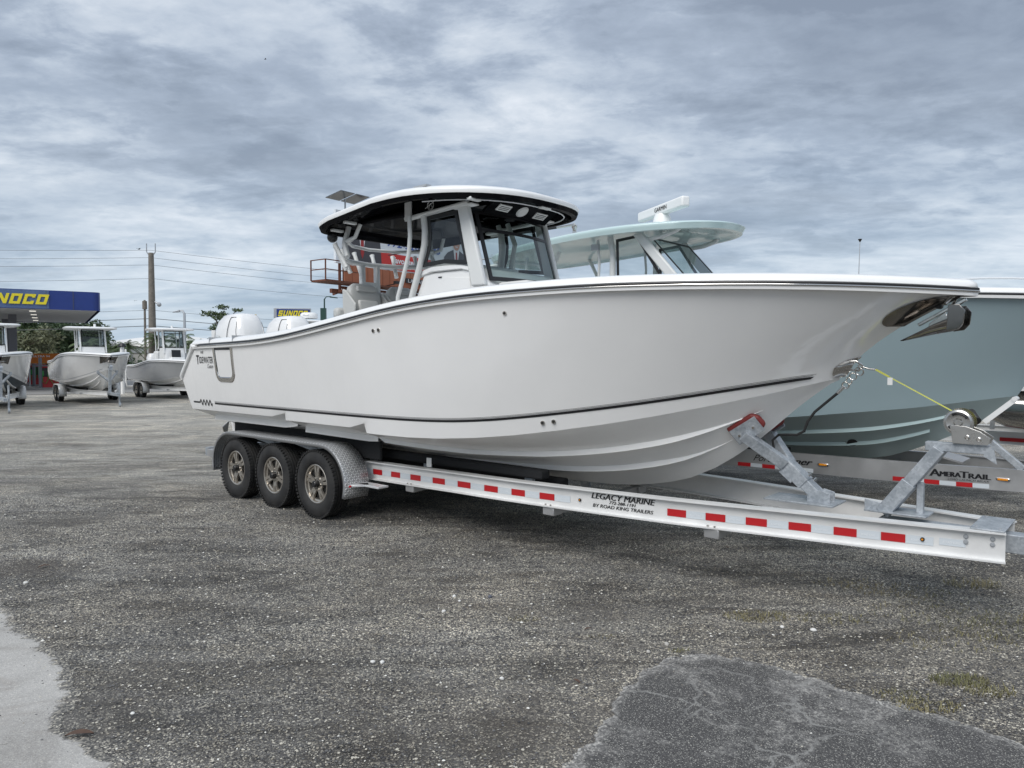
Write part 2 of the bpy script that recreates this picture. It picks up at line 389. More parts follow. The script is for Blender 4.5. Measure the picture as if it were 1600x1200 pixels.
# ------------------------------------------------------------------ ground
def nodes_gravel(name, kind):
    m, t, b = new_mat(name)
    N = t.nodes.new; L = t.links.new
    geo = N('ShaderNodeNewGeometry')
    def noise(sc, det=6, ro=0.6, dist=0.0, stretch=None, rot=0):
        n = N('ShaderNodeTexNoise'); n.inputs['Scale'].default_value = sc; n.inputs['Detail'].default_value = det; n.inputs['Roughness'].default_value = ro; n.inputs['Distortion'].default_value = dist
        if stretch:
            mp = N('ShaderNodeMapping'); mp.inputs['Scale'].default_value = stretch; mp.inputs['Rotation'].default_value = (0, 0, R(rot)); L(geo.outputs['Position'], mp.inputs[0]); L(mp.outputs[0], n.inputs['Vector'])
        else: L(geo.outputs['Position'], n.inputs['Vector'])
        return n.outputs['Fac']
    def ramp(fac, stops):
        r = N('ShaderNodeValToRGB'); L(fac, r.inputs[0]); c = r.color_ramp
        while len(c.elements) > 1: c.elements.remove(c.elements[-1])
        c.elements[0].position = stops[0][0]; c.elements[0].color = (*stops[0][1], 1)
        for p, q in stops[1:]:
            e = c.elements.new(p); e.color = (*q, 1)
        return r.outputs[0]
    def mixc(f, a, c, mode='MIX'):
        x = N('ShaderNodeMixRGB'); x.blend_type = mode
        for i, v in enumerate((f, a, c)):
            if isinstance(v, float): x.inputs[i].default_value = v
            elif isinstance(v, tuple): x.inputs[i].default_value = (*v, 1)
            else: L(v, x.inputs[i])
        return x.outputs[0]
    def vor(sc):
        v = N('ShaderNodeTexVoronoi'); v.inputs['Scale'].default_value = sc; v.voronoi_dimensions = '2D'; L(geo.outputs['Position'], v.inputs['Vector']); 
        sp = N('ShaderNodeSeparateColor'); L(v.outputs['Color'], sp.inputs[0]); return v, sp
    if kind == 'gravel':
        v1, s1 = vor(125); v2, s2 = vor(290)
        g = [(0.0, (0.022, 0.023, 0.026)), (0.30, (0.055, 0.056, 0.060)), (0.62, (0.125, 0.124, 0.124)), (0.80, (0.25, 0.24, 0.22)), (0.90, (0.48, 0.455, 0.39)), (0.97, (0.85, 0.81, 0.70))]
        c = mixc(0.30, ramp(s1.outputs[0], g), ramp(s2.outputs[1], g))
        # broad mottling: damp dark ground, packed pale fines, brown soil, tyre-dragged streaks
        dark = ramp(noise(0.50, 7, 0.62, 0.8, (1, 1.5, 1), 25), [(0.36, (0.92, 0.92, 0.93)), (0.50, (1.75, 1.74, 1.72)), (0.66, (2.5, 2.46, 2.40))])
        c = mixc(1.0, c, dark, 'MULTIPLY')
        d2 = ramp(noise(2.6, 8, 0.70, 0.8, (0.6, 1.7, 1), 30), [(0.34, (0.55, 0.53, 0.51)), (0.50, (1, 1, 1)), (0.68, (1.32, 1.30, 1.26))]); c = mixc(1.0, c, d2, 'MULTIPLY')
        sx = N('ShaderNodeSeparateXYZ'); L(geo.outputs['Position'], sx.inputs[0])
        fines = ramp(noise(0.85, 8, 0.66, 1.2, (0.7, 1.5, 1), -20), [(0.50, (0, 0, 0)), (0.60, (0.45, 0.45, 0.45)), (0.72, (0.75, 0.75, 0.75))])
        c = mixc(fines, c, mixc(0.5, c, (0.33, 0.322, 0.308)))
        brown = ramp(noise(0.42, 8, 0.66, 0.9, (1, 1.4, 1), 60), [(0.50, (0, 0, 0)), (0.58, (0.55, 0.55, 0.55)), (0.70, (0.85, 0.85, 0.85))])
        near = N('ShaderNodeMapRange'); near.inputs[1].default_value = 9.0; near.inputs[2].default_value = 4.0; L(sx.outputs[1], near.inputs[0])
        c = mixc(mixc(1.0, brown, near.outputs[0], 'MULTIPLY'), c, mixc(0.40, c, (0.235, 0.212, 0.185)))
        stain = ramp(noise(1.05, 7, 0.62, 1.5, (0.5, 1.9, 1), 15), [(0.56, (0, 0, 0)), (0.64, (0.55, 0.55, 0.55)), (0.74, (0.8, 0.8, 0.8))]); c = mixc(stain, c, (0.060, 0.055, 0.050))
        streak = ramp(noise(3.0, 5, 0.6, 0.3, (0.12, 2.2, 1), -12), [(0.42, (0.80, 0.79, 0.78)), (0.56, (1.08, 1.08, 1.07))]); c = mixc(0.3, c, mixc(1.0, c, streak, 'MULTIPLY'))
        tr_ = ramp(noise(1.5, 3, 0.45, 0.5, (0.09, 1.3, 1), -24), [(0.53, (0, 0, 0)), (0.57, (0.6, 0.6, 0.6)), (0.62, (0.6, 0.6, 0.6)), (0.66, (0, 0, 0))])
        tr2 = ramp(noise(0.6, 5), [(0.45, (0, 0, 0)), (0.58, (1, 1, 1))])
        c = mixc(mixc(1.0, tr_, tr2, 'MULTIPLY'), c, mixc(0.35, mixc(1.0, c, (0.62, 0.60, 0.57), 'MULTIPLY'), (0.115, 0.104, 0.092)))
        tan_ = ramp(noise(0.30, 6, 0.6, 0.8, (1, 1.5, 1), 80), [(0.48, (0, 0, 0)), (0.62, (0.65, 0.65, 0.65))]); c = mixc(tan_, c, mixc(1.0, c, (1.08, 1.03, 0.96), 'MULTIPLY'))
        wob = N('ShaderNodeTexNoise'); wob.inputs['Scale'].default_value = 2.2; wob.inputs['Detail'].default_value = 7; wob.inputs['Roughness'].default_value = 0.65; L(geo.outputs['Position'], wob.inputs['Vector'])
        wv = N('ShaderNodeVectorMath'); wv.operation = 'MULTIPLY_ADD'; wv.inputs[1].default_value = (0.9, 0.9, 0); L(wob.outputs['Color'], wv.inputs[0]); L(geo.outputs['Position'], wv.inputs[2])
        for (qx, qy, rx, ry, col_, am) in ((-4.3, 6.3, .55, .35, (0.085, 0.070, 0.057), .8), (0.0, 3.55, .42, .38, (0.090, 0.078, 0.066), .8), (-1.75, 3.72, .55, .12, (0.045, 0.042, 0.040), .75), (-1.95, 5.75, .30, .12, (0.070, 0.066, 0.063), .7), (-5.2, 8.2, .9, .5, (0.10, 0.088, 0.074), .55), (1.75, 5.45, .9, .16, (0.06, 0.058, 0.055), .6)):
            sb = N('ShaderNodeVectorMath'); sb.operation = 'SUBTRACT'; sb.inputs[1].default_value = (qx + .45, qy + .45, 0); L(wv.outputs[0], sb.inputs[0])
            ml = N('ShaderNodeVectorMath'); ml.operation = 'MULTIPLY'; ml.inputs[1].default_value = (1 / rx, 1 / ry, 0); L(sb.outputs[0], ml.inputs[0])
            le = N('ShaderNodeVectorMath'); le.operation = 'LENGTH'; L(ml.outputs[0], le.inputs[0])
            c = mixc(ramp(le.outputs['Value'], [(0.35, (am, am, am)), (0.75, (am * .5, am * .5, am * .5)), (1.0, (0, 0, 0))]), c, mixc(0.25, col_, c))
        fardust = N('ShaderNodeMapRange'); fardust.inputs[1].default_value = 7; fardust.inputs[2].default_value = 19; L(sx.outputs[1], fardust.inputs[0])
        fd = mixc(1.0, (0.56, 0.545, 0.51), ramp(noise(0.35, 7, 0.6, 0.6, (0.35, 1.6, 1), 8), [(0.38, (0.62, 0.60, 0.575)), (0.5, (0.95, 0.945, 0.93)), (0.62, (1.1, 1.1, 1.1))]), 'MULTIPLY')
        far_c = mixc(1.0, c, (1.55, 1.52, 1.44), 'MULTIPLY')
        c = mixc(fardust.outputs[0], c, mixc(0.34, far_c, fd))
        grn = ramp(noise(0.9, 8, 0.7, 0.3), [(0.60, (0, 0, 0)), (0.72, (0.35, 0.35, 0.35))]); c = mixc(grn, c, (0.115, 0.115, 0.065))
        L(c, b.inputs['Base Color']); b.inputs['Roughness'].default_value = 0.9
        hm = N('ShaderNodeMath'); hm.operation = 'ADD'; L(v1.outputs['Distance'], hm.inputs[0]); L(v2.outputs['Distance'], hm.inputs[1])
        bp = N('ShaderNodeBump'); bp.inputs['Strength'].default_value = 0.85; bp.inputs['Distance'].default_value = 0.012; bp.invert = True; L(hm.outputs[0], bp.inputs['Height']); L(bp.outputs[0], b.inputs['Normal'])
    elif kind == 'asphalt':
        v1, s1 = vor(230); v2, s2 = vor(90)
        c = ramp(s1.outputs[0], [(0, (0.046, 0.044, 0.044)), (0.5, (0.077, 0.075, 0.074)), (0.88, (0.135, 0.131, 0.126)), (0.97, (0.42, 0.41, 0.37))])
        at = N('ShaderNodeAttribute'); at.attribute_name = 'edge'
        ne = N('ShaderNodeMath'); ne.operation = 'MULTIPLY_ADD'; ne.inputs[1].default_value = 0.17; L(at.outputs['Fac'], ne.inputs[0]); L(noise(2.0, 10, 0.78, 0.4), ne.inputs[2])
        worn = ramp(ne.outputs[0], [(0.50, (0, 0, 0)), (0.57, (0.45, 0.45, 0.45)), (0.68, (1, 1, 1))])
        c = mixc(worn, c, ramp(s2.outputs[1], [(0, (0.135, 0.132, 0.128)), (0.6, (0.29, 0.28, 0.265)), (1, (0.55, 0.53, 0.49))]))
        # pale crack lines
        vv = N('ShaderNodeTexVoronoi'); vv.feature = 'DISTANCE_TO_EDGE'; vv.inputs['Scale'].default_value = 2.3
        nn = N('ShaderNodeTexNoise'); nn.inputs['Scale'].default_value = 5; nn.inputs['Detail'].default_value = 6; L(geo.outputs['Position'], nn.inputs['Vector'])
        ad = N('ShaderNodeVectorMath'); ad.operation = 'MULTIPLY_ADD'; ad.inputs[1].default_value = (0.35, 0.35, 0.35); L(nn.outputs['Color'], ad.inputs[0]); L(geo.outputs['Position'], ad.inputs[2]); L(ad.outputs[0], vv.inputs['Vector'])
        cr_ = ramp(vv.outputs['Distance'], [(0.0, (0.9, 0.9, 0.9)), (0.016, (0.5, 0.5, 0.5)), (0.035, (0, 0, 0))])
        msk = ramp(noise(1.1, 3), [(0.45, (0, 0, 0)), (0.6, (1, 1, 1))])
        c = mixc(mixc(1.0, cr_, msk, 'MULTIPLY'), c, (0.30, 0.295, 0.28))
        L(c, b.inputs['Base Color']); b.inputs['Roughness'].default_value = 0.85
        bp = N('ShaderNodeBump'); bp.inputs['Strength'].default_value = 0.5; bp.inputs['Distance'].default_value = 0.006; bp.invert = True; L(v1.outputs['Distance'], bp.inputs['Height']); L(bp.outputs[0], b.inputs['Normal'])
    else:
        v1, s1 = vor(260)
        c = ramp(s1.outputs[0], [(0, (0.33, 0.32, 0.305)), (0.5, (0.42, 0.408, 0.388)), (0.95, (0.50, 0.485, 0.455)), (0.985, (0.66, 0.64, 0.58))])
        c = mixc(1.0, c, ramp(noise(1.6, 8, 0.7, 0.5), [(0.35, (0.72, 0.71, 0.70)), (0.5, (0.98, 0.98, 0.98)), (0.7, (1.12, 1.12, 1.12))]), 'MULTIPLY')
        at = N('ShaderNodeAttribute'); at.attribute_name = 'edge'
        ne = N('ShaderNodeMath'); ne.operation = 'MULTIPLY_ADD'; ne.inputs[1].default_value = 0.42; L(at.outputs['Fac'], ne.inputs[0]); L(noise(7.0, 9, 0.75, 0.4), ne.inputs[2])
        v2, s2 = vor(110)
        grit = ramp(ne.outputs[0], [(0.62, (0, 0, 0)), (0.72, (1, 1, 1))])
        c = mixc(grit, c, ramp(s2.outputs[1], [(0, (0.05, 0.05, 0.05)), (0.5, (0.15, 0.145, 0.135)), (0.85, (0.30, 0.28, 0.24)), (1, (0.62, 0.58, 0.48))]))
        br = ramp(noise(0.9, 6, 0.6, 1.0, (0.8, 2.2, 1), 35), [(0.52, (0, 0, 0)), (0.66, (0.6, 0.6, 0.6))]); c = mixc(br, c, (0.23, 0.195, 0.165))
        L(c, b.inputs['Base Color']); b.inputs['Roughness'].default_value = 0.88
        bp = N('ShaderNodeBump'); bp.inputs['Strength'].default_value = 0.35; bp.inputs['Distance'].default_value = 0.004; L(v1.outputs['Distance'], bp.inputs['Height']); L(bp.outputs[0], b.inputs['Normal'])
    return m
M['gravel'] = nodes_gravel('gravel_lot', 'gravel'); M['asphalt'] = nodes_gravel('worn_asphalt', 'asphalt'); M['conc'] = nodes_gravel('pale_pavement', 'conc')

# ground: fine undulating grid near the viewer, a broad sheet beyond, one mesh
def ground_h(x, y):
    d = max(0.0, 1 - max(abs(x) / 14, abs(y - 8) / 12))
    return 0.0
mb = MB()
xs = [-900, -300, -120, -60, -30, -15, -8, 0, 8, 15, 30, 60, 120, 300, 900]; ys = [-300, -100, -40, -15, 0, 10, 20, 30, 45, 60, 90, 150, 300, 600, 1200]
mb.grid([[(x, y, 0) for y in ys] for x in xs])
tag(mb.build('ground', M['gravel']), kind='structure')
def patch(name, pts, inner, m, z, seed, pivot=(0, 0)):
    r = random.Random(seed); P = []
    for i in range(len(pts) - 1):
        a = Vector(pts[i]); c = Vector(pts[i + 1]); n = max(2, int((c - a).length / 0.03)); d = (c - a).normalized(); nrm = Vector((-d.y, d.x))
        for k in range(n): P.append(a.lerp(c, k / n) + nrm * (r.uniform(-0.014, 0.014) + .010 * math.sin(k * .9 + i * 2.1) + .010 * math.sin(k * .37 + i)))
    P += [Vector(p) for p in inner]
    n = len(P); cx = sum(p.x for p in P) / n; cy = sum(p.y for p in P) / n; ctr = Vector(pivot)
    V = [(p.x, p.y, -.01) for p in P]; ed = [1.0] * n
    for off, e_ in ((.0, 1.0), (.05, .5), (.12, 0.0)):
        for p in P:
            d = ctr - p; q = p + d.normalized() * min(off, d.length * .5) if off else p
            V.append((q.x, q.y, z if off else z - .003)); ed.append(e_)
    F = []
    for k in range(3):
        for i in range(n): j = (i + 1) % n; F.append((k * n + i, k * n + j, (k + 1) * n + j, (k + 1) * n + i))
    F.append(tuple(3 * n + i for i in range(n)))
    mb = MB(); mb.add(V, F); o = mb.build(name, m)
    at = o.data.attributes.new('edge', 'FLOAT', 'POINT'); at.data.foreach_set('value', ed)
    tag(o, kind='structure'); return o
patch('asphalt_patch', [(0.16, 3.02), (0.23, 3.21), (0.41, 3.49), (0.62, 3.97), (0.8, 4.26), (1.04, 4.45), (1.2, 4.47), (1.38, 4.4), (1.55, 4.31), (1.74, 4.13), (1.94, 3.93), (2.11, 3.79), (2.28, 3.62), (2.45, 3.4), (2.57, 3.16), (2.75, 2.8)],
      [(3.2, 2.0), (3.2, -4), (-1.2, -4), (-0.6, 1.2)], M['asphalt'], 0.006, 3, (1.3, 1.5))
patch('pavement', [(-4.9, 6.05), (-3.89, 5.43), (-3.64, 5.25), (-3.44, 4.99), (-3.04, 4.65), (-2.76, 4.4), (-2.56, 4.17), (-2.54, 4.09), (-2.38, 3.93), (-2.34, 3.82), (-2.32, 3.65), (-2.22, 3.55), (-2.04, 3.43), (-1.83, 3.27), (-1.66, 3.07), (-1.3, 2.4)],
      [(-1.4, -4), (-12, -4), (-12, 6.2)], M['conc'], 0.006, 5, (-6.0, 2.0))

# loose stones: real geometry near the camera (too many to count)
def stones(name, n, seed, x0, x1, y0, y1, smin, smax, cols):
    g = np.random.default_rng(seed)
    # density falls with distance so that stones stay about a pixel or more across
    u = g.random(n); y = y0 * (y1 / y0) ** (u ** 0.9); x = g.uniform(-1, 1, n) * (0.78 * y + 0.8) + 0.0
    keep = (x > x0) & (x < x1)
    cx = np.where(y < 6, 1, 1)
    # leave the two paved patches nearly bare
    ax = (x > 0.35) & (x < 3.0) & (y < 4.5 - np.abs(x - 1.2) * 0.85)
    bx = (y < 5.3) & (x < -1.5 - (y - 3.0) * 1.05)
    keep &= ~((ax | bx) & (g.random(n) > 0.10))
    for qx, qy, rx, ry in ((-4.3, 6.3, .55, .35), (0.0, 3.55, .42, .38), (-1.75, 3.72, .55, .12), (-1.95, 5.75, .30, .12), (-5.2, 8.2, .9, .5), (1.75, 5.45, .9, .16)):
        d_ = np.hypot((x - qx) / rx, (y - qy) / ry); keep &= ~((d_ < 1) & (g.random(n) > d_ * .8 + .1))
    x = x[keep]; y = y[keep]; n = len(x)
    sz = smin * (smax / smin) ** (g.random(n) ** 2.6) * (0.75 + y / 9.0)
    base = np.array([[1, 0, 0], [0.2, 0.95, 0], [-0.9, 0.35, 0], [-0.45, -0.85, 0], [0.6, -0.75, 0], [0.1, 0.05, 0.8]])
    F = [(0, 1, 5), (1, 2, 5), (2, 3, 5), (3, 4, 5), (4, 0, 5)]
    th = g.uniform(0, 6.283, n); c, s_ = np.cos(th), np.sin(th)
    jit = 1 + g.uniform(-0.28, 0.28, (n, 6, 3)); B = base[None] * jit
    B[:, 5, 0] += g.uniform(-.3, .3, n); B[:, 5, 1] += g.uniform(-.3, .3, n)
    el = g.uniform(0.6, 1.0, n)[:, None]
    X = B[:, :, 0]; Y = B[:, :, 1] * el; Z = B[:, :, 2] * g.uniform(0.45, 0.9, n)[:, None]
    V = np.stack([x[:, None] + (X * c[:, None] - Y * s_[:, None]) * sz[:, None], y[:, None] + (X * s_[:, None] + Y * c[:, None]) * sz[:, None], Z * sz[:, None] + 0.004], -1).reshape(-1, 3)
    FF = (np.array(F)[None] + (np.arange(n) * 6)[:, None, None]).reshape(-1, 3)
    me = bpy.data.meshes.new(name); me.vertices.add(len(V)); me.vertices.foreach_set('co', V.astype(np.float32).ravel())
    me.loops.add(FF.size); me.loops.foreach_set('vertex_index', FF.astype(np.int32).ravel())
    me.polygons.add(len(FF)); me.polygons.foreach_set('loop_start', np.arange(0, FF.size, 3, dtype=np.int32))
    me.update(calc_edges=True)
    mi = np.repeat(g.choice(len(cols), n, p=[c[1] for c in cols]), len(F)).astype(np.int32)
    for c_ in cols: me.materials.append(c_[0])
    me.polygons.foreach_set('material_index', mi)
    o = bpy.data.objects.new(name, me); COL.objects.link(o); return o
sc = [(mat('stone_dark', (0.05, 0.05, 0.053), 0.9), 0.16), (mat('stone_grey', (0.13, 0.128, 0.126), 0.9), 0.425), (mat('stone_tan', (0.28, 0.255, 0.21), 0.9), 0.22), (mat('stone_pale', (0.50, 0.47, 0.40), 0.9), 0.17), (mat('stone_white', (0.74, 0.72, 0.66), 0.9), 0.025)]
tag(stones('loose_gravel', 140000, 11, -9, 9, 2.6, 9.5, 0.0024, 0.0095, sc), 'loose grey, tan and white gravel stones scattered over the lot', 'gravel', kind='stuff')

# grass wisps
def grass(name, spots, seed):
    r = random.Random(seed); mb = MB()
    for (cx, cy, rad, n, h) in spots:
        for i in range(n):
            a = r.uniform(0, 6.28); q = rad * math.sqrt(r.random()); x = cx + math.cos(a) * q * 1.5; y = cy + math.sin(a) * q * 0.7
            t = r.uniform(0, 6.28); l = h * r.uniform(0.4, 1.1); w = 0.0022
            lx, ly = math.cos(t) * l * r.uniform(.5, 1.1), math.sin(t) * l * r.uniform(.5, 1.1)
            nx, ny = -math.sin(t) * w, math.cos(t) * w
            mb.add([(x - nx, y - ny, 0), (x + nx, y + ny, 0), (x + lx * .5 + nx, y + ly * .5 + ny, l * .55), (x + lx * .5 - nx, y + ly * .5 - ny, l * .55), (x + lx, y + ly, l * 0.7)], [(0, 1, 2, 3), (3, 2, 4)])
    return mb
gs = [(1.75, 5.12, .16, 260, .035), (2.27, 5.08, .18, 160, .03), (3.1, 5.68, .25, 220, .035), (3.76, 5.85, .16, 160, .06), (3.45, 4.87, .35, 420, .035), (2.57, 4.09, .12, 300, .045), (2.66, 3.95, .10, 160, .04), (2.21, 3.79, .12, 260, .03), (2.14, 3.92, .1, 120, .025), (0.09, 5.08, .08, 60, .025), (1.05, 4.53, .05, 60, .02), (2.77, 5.9, .2, 140, .03), (2.9, 4.7, .3, 220, .03), (3.2, 5.2, .4, 320, .03), (0.6, 4.75, .06, 30, .02)]
tag(grass('grass', gs, 4).build('grass', leaf_mat('dry_grass', (0.13, 0.13, 0.055), (0.24, 0.20, 0.10)), fix=False), 'thin olive and straw coloured weeds growing through the gravel', 'grass', kind='stuff')
# ------------------------------------------------------------------ hull shape shared by all the boats (x forward, y port, z up)
SX = [-2.6,-1.9,-1.1,-.7,-.3,.1,.5,.9,1.3,1.7,2.1,2.5,2.9,3.7,4.1,4.9,5.3,5.7,6.27]
SZ = [2.03,2.04,2.055,2.07,2.096,2.135,2.183,2.232,2.285,2.333,2.370,2.397,2.414,2.431,2.431,2.413,2.397,2.377,2.338]
CX = [-2.8,-.72,-.42,-.40,.85,1.08,1.12,1.3,1.7,2.1,2.5,2.9,3.3,3.7,4.1,4.5,4.9,5.38]
CZ = [1.155,1.155,1.208,1.127,1.122,1.178,1.077,1.073,1.071,1.083,1.112,1.157,1.217,1.286,1.367,1.46,1.56,1.70]
KX = [-2.8,3.0,3.2,3.56,3.97,4.23,4.41,4.64,4.81,4.97,5.17,5.38]
KZ = [.60,.60,.605,.636,.719,.812,.922,1.083,1.222,1.377,1.554,1.70]
def smooth_tab(X, Y, step=0.05, w=5):
    xs = np.arange(X[0], X[-1] + 1e-6, step); ys = np.interp(xs, X, Y); k = np.ones(w) / w
    yp = np.concatenate([np.full(w // 2, ys[0]), ys, np.full(w // 2, ys[-1])])
    # keep the end slope
    yp[:w // 2] = ys[0] - (ys[1] - ys[0]) * np.arange(w // 2, 0, -1); yp[-(w // 2):] = ys[-1] + (ys[-1] - ys[-2]) * np.arange(1, w // 2 + 1)
    return list(xs), list(np.convolve(yp, k, 'valid'))
SXs, SZs = smooth_tab(SX, SZ, 0.05, 13); KXs, KZs = smooth_tab(KX, KZ, 0.03, 13)
CXs, CZs = smooth_tab([-2.8, -0.4, 0.5, 1.2, 1.7] + CX[9:], [1.155, 1.135, 1.118, 1.085, 1.073] + CZ[9:], .05, 9)
CX2 = [-2.8, 1.5, 3.0, 4.46, 5.38]; CZ2 = [1.13, 1.10, 1.156, 1.307, 1.44]
KX2, KZ2 = smooth_tab([-2.8, 3.2, 3.7, 4.01, 4.25, 4.51, 4.75, 5.07, 5.38], [.6, .6, .62, .66, .744, .859, .983, 1.18, 1.44], .03, 9)
class Hull:
    def __init__(s, sx=1, sy=1, sz=1, dz=0.0, stepped=True, top=0.0, alt=False):
        s.alt = alt
        s.sx, s.sy, s.sz, s.dz, s.stepped, s.top = sx, sy, sz, dz, stepped, top
    def bs(s, x):
        if x < 0.5: return 1.55 - .10 * ((0.5 - x) / 3.5) ** 2
        t = (x - 0.5) / 5.77; return 1.55 * max(0, 1 - t ** 2.7) ** .85
    def cs(s, x):
        if x < 0.5: return 1.40
        t = (x - .5) / 4.88; return 1.40 * max(0, 1 - t ** 2.0) ** .9
    def cz(s, x, smooth=False):
        if s.alt: return I(x, CX2, CZ2)
        if s.stepped and not smooth: return I(x, CX, CZ)
        return I(x, CXs, CZs)
    def tr(s, P): return Vector((P[0] * s.sx, P[1] * s.sy, (P[2] - 0.6) * s.sz + 0.6 + s.dz + (s.top * max(0, min(1, (P[2] - 1.2) / 1.1)))))
    def side(s, u, t):
        xc = -2.8 + 8.18 * u; xs_ = -2.57 + 8.84 * u
        cy, cz = s.cs(xc), s.cz(xc, True); sy, sz = s.bs(xs_), I(xs_, SXs, SZs)
        p = I(u, [0, .4, .75, 1], [.7, .9, 1.2, 1.45])
        x = xc + (xs_ - xc) * t; y = cy + (sy - cy) * (t ** p if t > 0 else 0); z = cz + (sz - cz) * t
        z += .09 * math.sin(math.pi * t ** .7) * u ** 12
        w = max(0, 1 - u / 0.07); x -= .335 * (1 - abs(2 * t - 1)) * w
        if t < .1 and s.stepped: z = lerp(s.cz(xc), z, t / .1)
        return s.tr((x, -y, z))
    def bot(s, u, q):
        x = -2.8 + 8.18 * u; k = I(x, KX2, KZ2) if s.alt else I(x, KXs, KZs); z = s.cz(x)
        k = min(k, z)
        return s.tr((x, -s.cs(x) * q, k + (z - k) * q ** I(u, [0, .5, 1], [1, 1, .9])))
    def us(s):
        a = [(x + 2.8) / 8.18 for x in (CX if s.stepped else CX[:1] + CX[4:])]
        base = list(np.linspace(0, 0.9, 34)) + list(0.9 + 0.1 * np.linspace(0, 1, 14)[1:])
        base = [b_ for b_ in base if min(abs(b_ - q) for q in a) > 0.006]
        return sorted(base + a)
    def side_at(s, x, z, off=0.0):     # starboard side point at local x, z (already transformed coordinates)
        u = (x / s.sx + 2.7) / 8.5; t = 0.5
        for _ in range(24):
            P = s.side(min(max(u, 0), 1), min(max(t, 0.001), 1))
            ex, ez = x - P.x, z - P.z
            u += ex / (8.5 * s.sx) * 0.9; t += ez / (1.0 * s.sz + s.top) * 0.8
            u = min(max(u, 0), 1); t = min(max(t, 0.001), 1)
        P = s.side(u, t)
        if off:
            n = s.norm(u, t); P = P + n * off
        return P
    def norm(s, u, t):
        a = s.side(min(u + .004, 1), t) - s.side(max(u - .004, 0), t); b = s.side(u, min(t + .02, 1)) - s.side(u, max(t - .02, 0))
        n = a.cross(b)
        if n.length < 1e-9: return Vector((0, -1, 0))
        n.normalize()
        return n if n.y < 0 else -n

